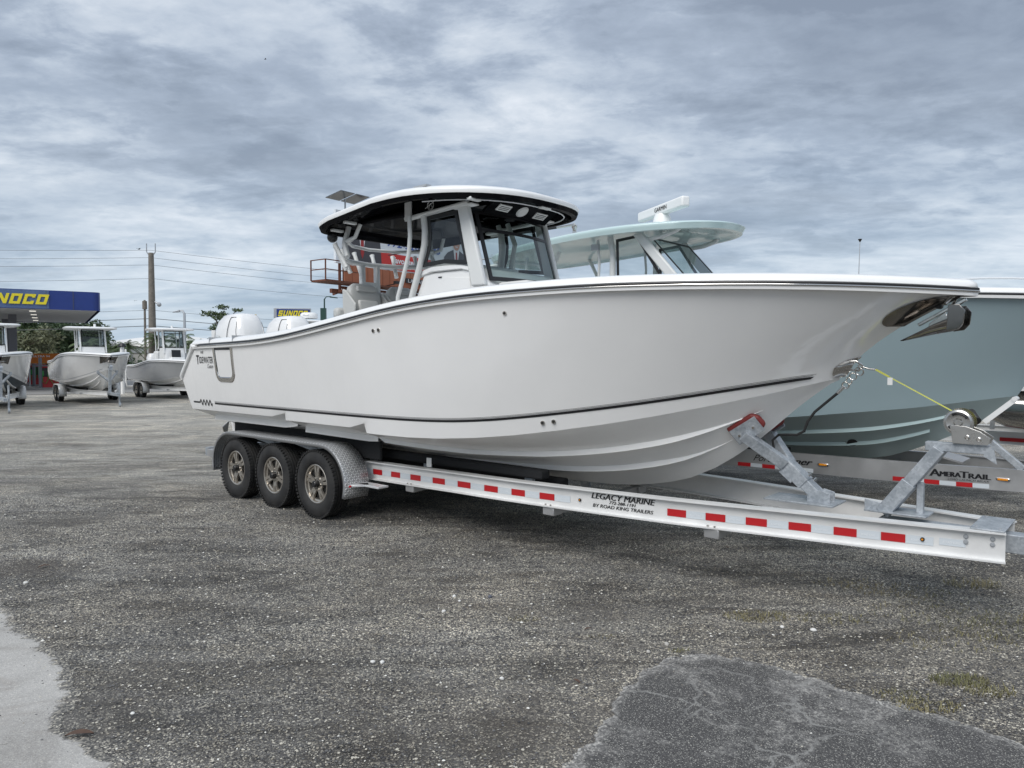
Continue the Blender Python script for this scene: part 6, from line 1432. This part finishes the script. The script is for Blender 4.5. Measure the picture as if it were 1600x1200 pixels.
wire(.25, .55, 'topmost power line, strung above the utility pole top'); wire(-.45, .7, 'second power line from the top of the utility pole'); wire(-1.15, .75, 'third power line from the top of the utility pole'); wire(-2.45, .9, 'fourth power line, set well below the upper three')
wire(-5.5, .9, 'fifth power line, well above the warehouse roof'); wire(-6.3, 1.0, 'sixth power line, just over the warehouse roof', .03); wire(-7.0, 1.0, 'lowest power line, grazing the warehouse roof', .03)
mb = MB(); mb.tube([(0, 0, 0), (0, 0, 7.6)], [.14, .10], 8); mb.cyl((0, 0, 6.7), (0, 0, 7.5), .22, seg=10); o = mb.build('thin_pole', M['wood']); o.location = (-36.2, 71.5, 0); tag(o, 'thin wooden pole standing just left of the tall utility pole', 'pole')
def lamp(x, y, H, arm, label, m='steelg', s=1.0):
    e = empty('street_lamp', (x, y, 0), 0, label, 'street lamp', 'street lamps')
    mb = MB(); mb.tube([(0, 0, 0), (0, 0, H * .55), (0, 0, H - .25), (arm * .15, 0, H), (arm * .5, 0, H + .02)], [.13 * s, .12 * s, .10 * s, .07 * s, .06 * s], 8); mb.build('pole', M[m], e, smooth=60)
    mb = MB(); mb.prism([(arm * .4, -.12, H + .06), (arm, -.16, H - .10), (arm * .98, -.16, H - .16), (arm * .4, -.12, H - .08)], (0, .28, 0)); mb.build('lamp_head', M[m], e, bevel=.02); return e
lamp(-27.1, 60, 5.8, -.95, 'grey street lamp with its head to the left, beside the low bay boat')
lamp(-33.3, 85, 3.9, -1.3, 'far street lamp low over the trees behind the big stern', s=.6); 
M['dkgreen'] = mat('dark_green_paint', (0.012, 0.05, 0.04), .5)
e = lamp(-18.1, 70, 7.8, 1.3, 'dark green lamp post with box, left of the helm seats', 'dkgreen', .7); mb = MB(); mb.box((-.1, 0, 5.6), (.5, .4, 2.2)); mb.build('box', M['dkgreen'], e)
# traffic signal behind the outboards
e = empty('traffic_signal', (-25.6, 72, 0), 0, 'traffic signal with yellow edged backplate, left of the outboards', 'traffic signal')
mb = MB(); mb.cyl((0, 0, 0), (0, 0, 6), .12); mb.build('pole', M['steelg'], e); mb = MB(); mb.box((-.1, -.15, 5.2), (.75, .1, 2.0)); mb.build('yellow_backplate', mat('yellow_border', (.65, .42, .02), .5), e); mb = MB(); mb.box((-.1, -.22, 5.2), (.55, .12, 1.8)); mb.build('signal_head', M['dkgreen'], e)
e = empty('direction_sign', (-29.3, 72, 0), 0, 'small white direction board below the tall pine', 'sign'); mb = MB(); mb.box((0, 0, 4.2), (1.1, .08, .9)); mb.build('board', M['gelw'], e); mb = MB(); mb.cyl((0, .06, 0), (0, .06, 4.6), .06); mb.build('post', M['steelg'], e)
# SUNOCO sign on its pylon
e = empty('station_sign', (-18.15, 60, 0), R(14), 'blue SUNOCO pylon sign with yellow letters behind the outboards', 'sign')
mb = MB(); mb.box((0, 0, 5.58), (2.95, .5, .84)); mb.build('sign_cabinet', M['steelg'], e, bevel=.03)
mb = MB(); mb.box((.07, -.26, 5.57), (2.62, .03, .66)); mb.build('sign_face', M['blue'], e)
block_letters('SUNOCO', lambda a, b: Vector((-1.15 + a, -.28, 5.33 + b)), 2.25, .46, e)
mb = MB(); mb.box((0, 0, 2.4), (.5, .35, 4.9)); mb.build('pylon', M['steelg'], e)
# distant mast right
e = empty('light_mast', (28.44, 60, 0), 0, 'thin grey mast with small dark lamp above the bow deck', 'mast')
mb = MB(); mb.tube([(0, 0, 0), (.25, 0, 11.5)], [.06, .03], 8); mb.build('pole', M['steelg'], e); mb = MB(); mb.lathe([(.001, -.2), (.07, -.1), (.17, .08), (.001, .12)], (.25, 0, 11.6), 'z', 10); mb.build('lamp_head', M['blackm'], e)

mb = MB(); mb.tube([(0, 0, 0), (0, 0, 2.45)], .10, 10); o = mb.build('white_post', M['gelw'], None, smooth=60); o.location = (-20.2, 37.5, 0); tag(o, 'white round post with dark cap between the bow-on boat and the bay boat', 'post'); mb = MB(); mb.lathe([(.001, .22), (.12, .18), (.20, .05), (.20, 0), (.001, 0)], (0, 0, 2.45), 'z', 12); mb.build('post_cap', M['blackm'], o)
# ---------------------------------------------------------------- billboard
BA = math.atan2(.813, .582)
bb = empty('billboard', (-10.15, 42, 0), BA, 'billboard with two suited men, red band and brown steel catwalk, behind the hardtop', 'billboard')
L_, Z0, Z1 = 12.4, 7.40, 10.45
mb = MB(); mb.box((L_ / 2, .12, (Z0 + Z1) / 2), (L_, .2, Z1 - Z0)); mb.build('face_panel', mat('billboard_white', (.70, .74, .78), .6), bb)
def flat(name, pts, m, y=-.0, par=None): mb = MB(); mb.add([(a, y, b) for a, b in pts], [tuple(range(len(pts)))]); return mb.build(name, m, par or bb)
M['bbred'] = mat('billboard_red', (0.55, 0.035, 0.03), .6); M['suit'] = mat('printed_grey_suit', (0.065, 0.065, 0.075), .7); M['skin'] = mat('printed_skin', (0.50, 0.27, 0.19), .6); M['tie'] = mat('printed_red_tie', (0.35, 0.03, 0.03), .6); M['shirt'] = mat('printed_white_shirt', (0.75, .76, .78), .6); M['hair'] = mat('printed_brown_hair', (0.10, .055, .03), .7); M['bbblue'] = mat('billboard_blue', (0.03, .08, .30), .6)
flat('red_band', [(3.0, Z0 + .05), (L_ - .05, Z0 + .05), (L_ - .05, Z0 + 1.02), (3.0, Z0 + 1.02)], M['bbred'])
def man(x, s, flip=1):
    q = lambda P: [(x + a * s * flip, Z0 + b * s) for a, b in P]
    c = flat('printed_suit', q([(-1.15, .05), (-1.05, 1.15), (-.75, 1.42), (-.28, 1.62), (.28, 1.62), (.75, 1.42), (1.05, 1.15), (1.15, .05)]), M['suit'], -.012)
    flat('printed_shirt', q([(-.26, 1.64), (0, .3), (.26, 1.64)]), M['shirt'], -.018, c); flat('printed_tie', q([(-.07, 1.5), (-.10, .55), (0, .3), (.10, .55), (.07, 1.5)]), M['tie'], -.024, c)
    flat('printed_face', q([(.30 * math.cos(a), 2.02 + .42 * math.sin(a)) for a in np.linspace(0, 6.1, 18)]), M['skin'], -.030, c)
    flat('printed_hair', q([(.32 * math.cos(a), 2.12 + .36 * math.sin(a)) for a in np.linspace(.15, 2.99, 12)]), M['hair'], -.034, c)
    for dx in (-.11, .11): flat('printed_eye', q([(dx - .04, 2.06), (dx + .04, 2.06), (dx + .04, 2.09), (dx - .04, 2.09)]), M['hair'], -.036, c)
    flat('printed_mouth', q([(-.12, 1.83), (.12, 1.83), (.08, 1.79), (-.08, 1.79)]), M['shirt'], -.036, c)
man(2.0, 1.40); man(10.75, 1.22)
text_obj('phone_lettering', '772-220-4448', lambda a, b: (4.1 + a, -.02, Z0 + 1.45 + b), M['bbblue'], bb, width=5.0, height=.46, shear=.25, bold=.02)
text_obj('web_lettering', 'favoritelawman.com', lambda a, b: (4.6 + a, -.02, Z0 + .45 + b), M['shirt'], bb, width=4.75, height=.38, bold=.03)
text_obj('town_lettering', 'STUART • PORT ST LUCIE', lambda a, b: (4.9 + a, -.02, Z0 + .16 + b), M['shirt'], bb, width=4.2, height=.14)
# apron of vertical brown panels, each its own piece
w_ = .62; k = 0; x = .9; first = None
while x < L_ - .1:
    if first is None: mb = MB(); mb.box((0, 0, 0), (w_ - .04, .10, 1.15)); first = mb.build('apron_panel', M['rustp'], bb); first.location = (x, .05, Z0 - .62)
    else: share(first, parent=bb, loc=(x, .05 + (.012 if k % 2 else 0), Z0 - .62))
    x += w_; k += 1
mb = MB(); mb.box((6.6, -.06, Z0 - .55), (1.9, .05, .30)); lp = mb.build('name_plate', M['blackm'], bb); text_obj('plate_lettering', 'LAMAR', lambda a, b: (5.85 + a, -.09, Z0 - .66 + b), M['shirt'], lp, width=1.5, height=.22)
mb = MB(); mb.box((L_ / 2 - .9, -.7, Z0 - 1.25), (L_ + 1.9, 1.3, .10)); mb.build('catwalk', M['rust'], bb)
for z in (Z0 - .12, Z0 - .65): mb = MB(); mb.beam((-1.9, -1.32, z), (.6, -1.32, z), .05, .05); mb.beam((-1.9, -1.32, z), (-1.9, -.1, z), .05, .05); mb.build('hand_rail', M['rust'], bb)
for x, y in ((-1.9, -1.32), (-.65, -1.32), (.6, -1.32), (-1.9, -.1)): mb = MB(); mb.beam((x, y, Z0 - 1.25), (x, y, Z0 - .1), .06, .06, (1, 0, 0)); mb.build('rail_post', M['rust'], bb)
mb = MB()
for x in np.linspace(.5, L_, 7): mb.beam((x, -1.2, Z0 - 1.3), (x, .9, Z0 - 1.75), .08, .14); mb.beam((x, .3, Z0 - 1.7), (x, .3, Z1 - .2), .12, .12, (1, 0, 0))
mb.beam((0, .5, Z0 - 1.6), (L_, .5, Z0 - 1.6), .2, .25); mb.beam((0, -.3, Z0 - 1.45), (L_, -.3, Z0 - 1.45), .12, .15); mb.build('support_truss', M['rust'], bb)
for x in (2.2, 7.0, 11.2): mb = MB(); mb.beam((x, .55, 0), (x, .55, Z1 - .6), .30, .30, (1, 0, 0)); mb.build('support_column', M['rust'], bb)
for x in (3.2, 6.5, 9.5): mb = MB(); mb.tube([(x, -.1, Z0 - 1.2), (x, -1.7, Z0 - 1.05)], .03, 6); mb.box((x, -1.75, Z0 - 1.0), (.5, .2, .15)); mb.build('flood_lamp', M['blackm'], bb)
M['cells'] = mat('solar_cells', (.10, .11, .125), .3, coat=.5)
for k in (0, 1):
    mb = MB(); mb.box((.15 + k * 1.15, -.2, Z1 + .78), (1.02, 1.35, .04), Matrix.Rotation(R(-10), 3, 'X')); sp = mb.build('solar_panel', M['cells'], bb)
    mb = MB()
    for q in range(-2, 3): c = Vector((.15 + k * 1.15, -.2, Z1 + .78)); mb.box(c + Matrix.Rotation(R(-10), 3, 'X') @ Vector((0, q * .28, .022)), (1.06, .012, .006), Matrix.Rotation(R(-10), 3, 'X'))
    mb.build('cell_seam', M['steelg'], sp)
mb = MB(); mb.cyl((.7, 0, Z1 - .2), (.7, 0, Z1 + .7), .05); mb.build('panel_mount', M['steelg'], bb)

# ---------------------------------------------------------------- warehouse
wh = empty('warehouse', (-60, 118, 0), R(2), 'long pale warehouse with low white curved roof behind the bay boat', 'warehouse')
mb = MB(); mb.box((0, 12, 2.0), (24, 24, 4.0)); mb.build('wall', mat('pale_stucco', (.40, .395, .37), .8, var=.06, vscale=.5), wh)
mb = MB(); G = []
for x in np.linspace(-12.6, 12.6, 22): G.append([Vector((x, y, 3.85 + 2.0 * (1 - (abs(x) / 12.6) ** 1.9) * math.sin(math.pi * min(1, max(0, (y + .5) / 25.5))) ** .55)) for y in (-.5, .4, 1.5, 4, 8, 12, 18, 25)])
mb.grid(G); rf = mb.build('roof', mat('white_membrane_roof', (.74, .73, .71), .6), wh, smooth=60); sm = rf.modifiers.new('t', 'SOLIDIFY'); sm.thickness = .25
mb = MB(); mb.box((0, -.1, 3.3), (24.1, .12, 1.1)); mb.build('parapet', mat('grey_parapet', (.33, .35, .36), .7), wh)
for x in (-8, -3, 2, 7): mb = MB(); mb.box((x, -.08, 1.3), (2.4, .1, 2.4)); mb.build('loading_door', M['steelg'], wh)

# chain-link fence and kerb at the lot edge
fx0, fx1, fy = -26.5, -15, 42.5
fe = empty('chain_link_fence', (0, 0, 0), 0, 'low chain link fence along the lot edge behind the trailers', 'fence')
n = 8
for k in range(n + 1): mb = MB(); x = lerp(fx0, fx1, k / n); mb.cyl((x, fy, 0), (x, fy, 1.25), .035, seg=6); mb.build('fence_post', M['steelg'], fe)
mb = MB(); mb.cyl((fx0, fy, 1.22), (fx1, fy, 1.22), .025, seg=6); mb.build('top_rail', M['steelg'], fe)
mb = MB(); x = fx0
while x < fx1 - 1.1:
    mb.quad((x, fy, .03), (x + .012, fy, .03), (x + 1.17, fy, 1.2), (x + 1.158, fy, 1.2)); mb.quad((x + 1.17, fy + .004, .03), (x + 1.158, fy + .004, .03), (x, fy + .004, 1.2), (x + .012, fy + .004, 1.2)); x += .13
tag(mb.build('wire_mesh', M['steelg'], fe), kind='stuff')
mb = MB(); mb.box((0, 0, .08), (60, .25, .16)); kb = mb.build('kerb', M['conc']); kb.location = (-14, 43.6, 0); tag(kb, kind='structure')
mb = MB(); mb.grid([[Vector((x, y, .010)) for y in (44.5, 56)] for x in (-18, 60)]); tag(mb.build('road', mat('road_asphalt', (.085, .085, .088), .9, var=.15, vscale=.4)), kind='structure')

# ---------------------------------------------------------------- trees
def crown_mesh(name, clumps, m, seed, leaf=.28, per=90, flat_=.7):
    g = np.random.default_rng(seed); V = []; F = []
    for (cx, cy, cz, r) in clumps:
        n = int(per * r * r); 
        d = g.normal(size=(n, 3)); d /= np.linalg.norm(d, axis=1)[:, None]; rad = r * g.random(n) ** .45
        lump = 1 + .25 * np.sin(d[:, 0] * 5 + cx) * np.cos(d[:, 1] * 4 + cz)
        P = d * (rad * lump)[:, None] * np.array([1, 1, flat_]) + np.array([cx, cy, cz])
        a = g.normal(size=(n, 3)); a /= np.linalg.norm(a, axis=1)[:, None]; b = np.cross(a, g.normal(size=(n, 3))); b /= np.linalg.norm(b, axis=1)[:, None]
        s_ = leaf * g.uniform(.5, 1.3, n)[:, None]; o = len(V)
        Q = np.stack([P - a * s_, P + b * s_ * .5, P + a * s_, P - b * s_ * .5], 1).reshape(-1, 3)
        base = sum(len(v) for v in V); V.append(Q); F.append((np.arange(n * 4).reshape(-1, 4) + base))
    V = np.concatenate(V); F = np.concatenate(F)
    me = bpy.data.meshes.new(name); me.from_pydata(V.tolist(), [], F.tolist()); me.materials.append(m); return me
def tree(x, y, H, W, label, mk, seed, trunk_h=.35, kind='tree', dens=90, flat_=.8, leaf=.28, layers=False, grp='trees behind the fuel station'):
    r = random.Random(seed); e = empty(kind, (x, y, 0), 0, label, 'tree', grp)
    mb = MB(); tw = .025 * H + .06; top_ = H * .80
    pts = [(0, 0, 0)]; 
    for k in range(1, 5): pts.append((pts[-1][0] + r.uniform(-.03, .03) * H, pts[-1][1] + r.uniform(-.03, .03) * H, top_ * k / 4))
    mb.tube(pts, [tw * 1.3, tw, tw * .8, tw * .55, tw * .25], 8); mb.build('trunk', M['bark'], e, smooth=60)
    cl = []
    nl = 10 if layers else 14
    mbl = MB()
    for k in range(nl):
        f = (k + .5) / nl; h = lerp(H * trunk_h, H * .93, f); a = r.uniform(0, 6.28) + k * 2.4
        spread = W / 2 * (math.sin(math.pi * min(1, .25 + .75 * (1 - f))) ** .7) * r.uniform(.45, .9)
        if layers: spread = W / 2 * r.uniform(.35, .95) * (1 - .4 * f)
        c = (math.cos(a) * spread, math.sin(a) * spread, h); rr = (W * .13 if layers else W * .20) * r.uniform(.75, 1.25)
        cl.append((*c, rr)); q = Vector(pts[min(4, 1 + int(f * 3.4))]); mbl.tube([(0, 0, h * .72), (c[0] * .5, c[1] * .5, h * .9), c], [tw * .45, tw * .3, tw * .1], 5)
    if not layers: cl += [(0, 0, H * .68, W * .30), (0, 0, H * .5, W * .30)]
    else: cl += [(0, 0, H * .95, W * .12), (.1, 0, H * .85, W * .13)]
    mbl.build('limbs', M['bark'], e, smooth=60)
    me = crown_mesh('crown', cl, mk, seed, leaf, dens, flat_); o = bpy.data.objects.new('crown', me); COL.objects.link(o); o.parent = e; return e
TR = [(-77, 104, 9.0, 13, 'dark'), (-69.5, 100, 7.6, 11, 'mid'), (-62, 92, 5.2, 8, 'pale'), (-64.0, 104, 7.8, 12, 'dark'), (-60.5, 100, 6.3, 8, 'dark'), (-66.5, 112, 6.6, 8, 'mid'), (-68, 114, 7.0, 10, 'mid'), (-62.5, 98, 6.5, 8, 'dark')]
nm = {'dark': 'dense dark evergreen tree', 'mid': 'mid green broad tree', 'pale': 'pale dry looking tree'}
TL = ['dense dark evergreen tree at the left edge under the canopy', 'mid green broad tree seen between the canopy columns', 'pale dry looking tree behind the orange banner', 'tallest dark tree right of the canopy column', 'dark tree rising beyond the left hardtop end of the bow-on boat', 'mid green tree just past the right canopy corner', 'mid green tree left of the warehouse, behind the bow-on boat', 'dark tree filling the gap between canopy and bow-on boat hardtop']
for i, (x, y, H, W, k) in enumerate(TR): tree(x, y, H, W, TL[i], M['leaf_' + k], 30 + i, trunk_h=.18, kind='broadleaf_tree', dens=110, leaf=.24)
tree(-32.0, 80, 7.9, 6.2, 'lone slash pine with layered flat crown left of the outboards', M['leaf_mid'], 77, trunk_h=.42, kind='pine_tree', dens=230, flat_=.38, leaf=.15, layers=True, grp=None)
tree(-31.3, 84, 4.6, 4.6, 'low dark bushy tree at the foot of the slash pine', M['leaf_dark'], 78, trunk_h=.1, kind='broadleaf_tree', dens=90, leaf=.25)
# palms and shrubs before the warehouse
def palm(x, y, H, label, seed):
    r = random.Random(seed); e = empty('palm_tree', (x, y, 0), r.uniform(0, 6), label, 'palm', 'young palms in front of the warehouse')
    mb = MB(); mb.tube([(0, 0, 0), (.05, 0, H * .5), (.0, .05, H * .75)], [.20, .16, .13], 8); mb.build('trunk', M['bark'], e)
    mb = MB()
    for k in range(26):
        a = r.uniform(0, 6.28); up = r.uniform(-.3, 1.1); L2 = H * .42 * r.uniform(.8, 1.15); pts = []
        for q in range(6):
            f = q / 5; rr = L2 * f * math.cos(up * .8); pts.append(Vector((math.cos(a) * rr, math.sin(a) * rr, H * .74 + L2 * (f * math.sin(up) - .55 * f * f))))
        sd2 = Vector((-math.sin(a), math.cos(a), 0))
        for q in range(5):
            for sg in (-1, 1):
                for w in range(3):
                    p = pts[q].lerp(pts[q + 1], w / 3); mb.add([p, p + sd2 * sg * L2 * .22 * (1 - q * .15) + Vector((0, 0, -.10 * L2)) + (pts[q + 1] - pts[q]) * .5, p + (pts[q + 1] - pts[q]) * .28], [(0, 1, 2)])
    mb.build('fronds', M['leaf_mid'], e, fix=False)
PLM = [(-41.0, 70, 4.4, 'palm immediately right of the bow-on boat hardtop'), (-38.8, 71, 3.8, 'low palm behind the white guide pole'), (-36.2, 68, 4.0, 'palm behind the console of the low bay boat, left of it'), (-34.0, 70, 4.8, 'palm just left of the tall utility pole foot'), (-28.5, 66, 4.2, 'palm between bay boat console and street lamp'), (-30.9, 67, 4.6, 'palm hidden mostly by the bay boat console')]
for i, (x, y, H, lb) in enumerate(PLM): palm(x, y, H, lb, 60 + i)
def shrub(x, y, r_, label, seed, k='dark'):
    e = empty('shrub', (x, y, 0), 0, label, 'shrub', 'shrubs along the road'); rr = random.Random(seed)
    cl = [(rr.uniform(-1, 1) * r_ * 1.2, rr.uniform(-.5, .5) * r_, r_ * rr.uniform(.5, .9), r_ * rr.uniform(.5, .8)) for _ in range(6)]
    me = crown_mesh('foliage', cl, M['leaf_' + k], seed, .16, 160, .8); o = bpy.data.objects.new('foliage', me); COL.objects.link(o); o.parent = e
    mb = MB(); mb.tube([(0, 0, 0), (0, 0, r_ * .6)], .08, 6); mb.build('stem', M['bark'], e)
for i, (x, y, r_, lb) in enumerate(((-44, 64, 1.9, 'dark shrub below the bow-on boat hardtop'), (-47.8, 62, 1.8, 'dark shrub behind the orange banner'), (-33, 62, 1.3, 'small shrub right of the utility pole foot'), (-25, 63, 1.4, 'small shrub right of the street lamp'), (-53, 64, 2.2, 'broad dark shrub at the left canopy column'))): shrub(x, y, r_, lb, 90 + i, 'dark' if i % 2 == 0 else 'mid')
# distant tree line; the unseen arc behind the camera is added for hull reflections
g = np.random.default_rng(5); cl = []
for a in np.linspace(-180, 178, 340):
    d = (190 if abs(a) < 80 else 70) + 20 * math.sin(a * .7) ; x = math.sin(R(a)) * d; y = math.cos(R(a)) * d
    cl.append((x, y, 1.6 + g.uniform(0, 1.2), g.uniform(3.0, 4.6)))
me = crown_mesh('far_treeline', cl, M['leaf_dark'], 9, 1.1, 5, .75); o = bpy.data.objects.new('far_treeline', me); COL.objects.link(o); tag(o, 'low dark far tree line along the horizon, its unseen rear added for reflections', 'tree line', kind='stuff')

# ---------------------------------------------------------------- birds, stones, leaves
def bird(x, y, z, s, label, rz=0):
    e = MB(); e.tube([(-.16 * s, 0, 0), (-.08 * s, 0, .01), (.05 * s, 0, .02), (.15 * s, 0, .04), (.19 * s, 0, .035)], [.01 * s, .045 * s, .055 * s, .03 * s, .008 * s], 8)
    for sg in (-1, 1): e.add([(.07 * s, 0, .03 * s), (-.05 * s, 0, .03 * s), (-.10 * s, sg * .22 * s, .10 * s), (-.02 * s, sg * .36 * s, .08 * s), (.05 * s, sg * .20 * s, .10 * s)], [(0, 1, 2, 3, 4)])
    o = e.build('bird', M['blackm'], None, smooth=60); o.location = (x, y, z); o.rotation_euler = (0, 0, rz); tag(o, label, 'bird', 'birds in the sky')
bird(-16.8, 50, 22.2, .45, 'tiny dark bird high in the clouds above the main boat', .6); bird(-31.2, 60, 6.6, .5, 'tiny dark bird low, left of the utility pole', 2.0); bird(-35.9, 70, 12.35, .9, 'dark bird on the topmost wire left of the pole', 1.2)
def pebble(x, y, s, label, m, seed, flat_=.6):
    r = random.Random(seed); mb = MB(); mb.ball((0, 0, 0), 1, 9, 6)
    mb.v = [(a * s * (1 + r.uniform(-.16, .16)), b * s * .75 * (1 + r.uniform(-.16, .16)), c * s * flat_ * (1 + r.uniform(-.1, .1))) for a, b, c in mb.v]
    o = mb.build('stone', M[m], None, smooth=30, merge=True); o.location = (x, y, s * flat_ * .6); o.rotation_euler = (0, 0, r.uniform(0, 6)); tag(o, label, 'stone', 'stones lying on the gravel')
M['wht'] = mat('white_stone', (.72, .71, .68), .8, var=.1, vscale=30); M['drk'] = mat('slate_stone', (.12, .13, .16), .7, var=.2, vscale=30)
PB = [(-.45, 5.56, .021, 'white stone, the biggest left of the slate coloured one', 'wht'), (-.40, 5.46, .015, 'small white stone just below the biggest white one', 'wht'), (-.17, 5.55, .023, 'slate coloured stone at the middle of the lot', 'drk'), (-.50, 5.23, .018, 'long white chip nearer the camera than the slate stone', 'wht'), (-.85, 4.35, .016, 'left one of two white chips near the bottom centre', 'wht'), (-.79, 4.34, .019, 'right one of two white chips near the bottom centre', 'wht'), (-1.98, 3.71, .013, 'bright white pebble above the long dark streak, lower left', 'wht'), (-.06, 4.12, .015, 'white chip left of the dark asphalt patch', 'wht'), (1.0, 4.62, .02, 'pale stone at the top tip of the asphalt patch', 'rock'), (.86, 4.50, .018, 'tan stone at the top left rim of the asphalt patch', 'rock'), (2.05, 4.86, .022, 'whitish stone above the asphalt patch, left of the weeds', 'wht'), (1.86, 4.92, .018, 'smaller whitish stone above the asphalt patch', 'wht'), (-4.01, 5.9, .02, 'white stone beyond the pale pavement edge', 'wht')]
for i, (x, y, s_, lb, m_) in enumerate(PB): pebble(x, y, s_, lb, m_, 200 + i)
def leaf(x, y, s_, rz, label, seed):
    mb = MB(); G = []
    for f in np.linspace(0, 1, 8): w = .18 * math.sin(math.pi * f) ** .8 + .004; G.append([Vector(((f - .5) * s_, w * s_ * k, .006 + .10 * s_ * (1 - (2 * f - 1) ** 2) + abs(k) * .05 * s_)) for k in (-1, 0, 1)])
    mb.grid(G); o = mb.build('dry_leaf', M['leafbrown'], None, smooth=60); o.location = (x, y, 0.004); o.rotation_euler = (0, 0, rz); tag(o, label, 'leaf', 'dry leaves on the ground')
M['leafbrown'] = mat('dead_leaf', (.10, .06, .042), .8, var=.3, vscale=30)
for i, a in enumerate(((-2.12, 3.48, .13, .2, 'long curled brown leaf on the pale pavement'), (.37, 4.07, .06, 2.2, 'small reddish leaf left of the asphalt patch'), (.52, 4.87, .06, .4, 'small brown leaf above the asphalt patch tip'), (-1.28, 8.68, .07, .8, 'orange brown leaf in front of the trailer wheels'), (2.1, 7.0, .06, 1.8, 'tiny orange leaf in the shade of the trailer rail'), (-4.15, 6.35, .10, .9, 'tan leaf beside the brown damp patch, far left'))): leaf(*a, 300 + i)
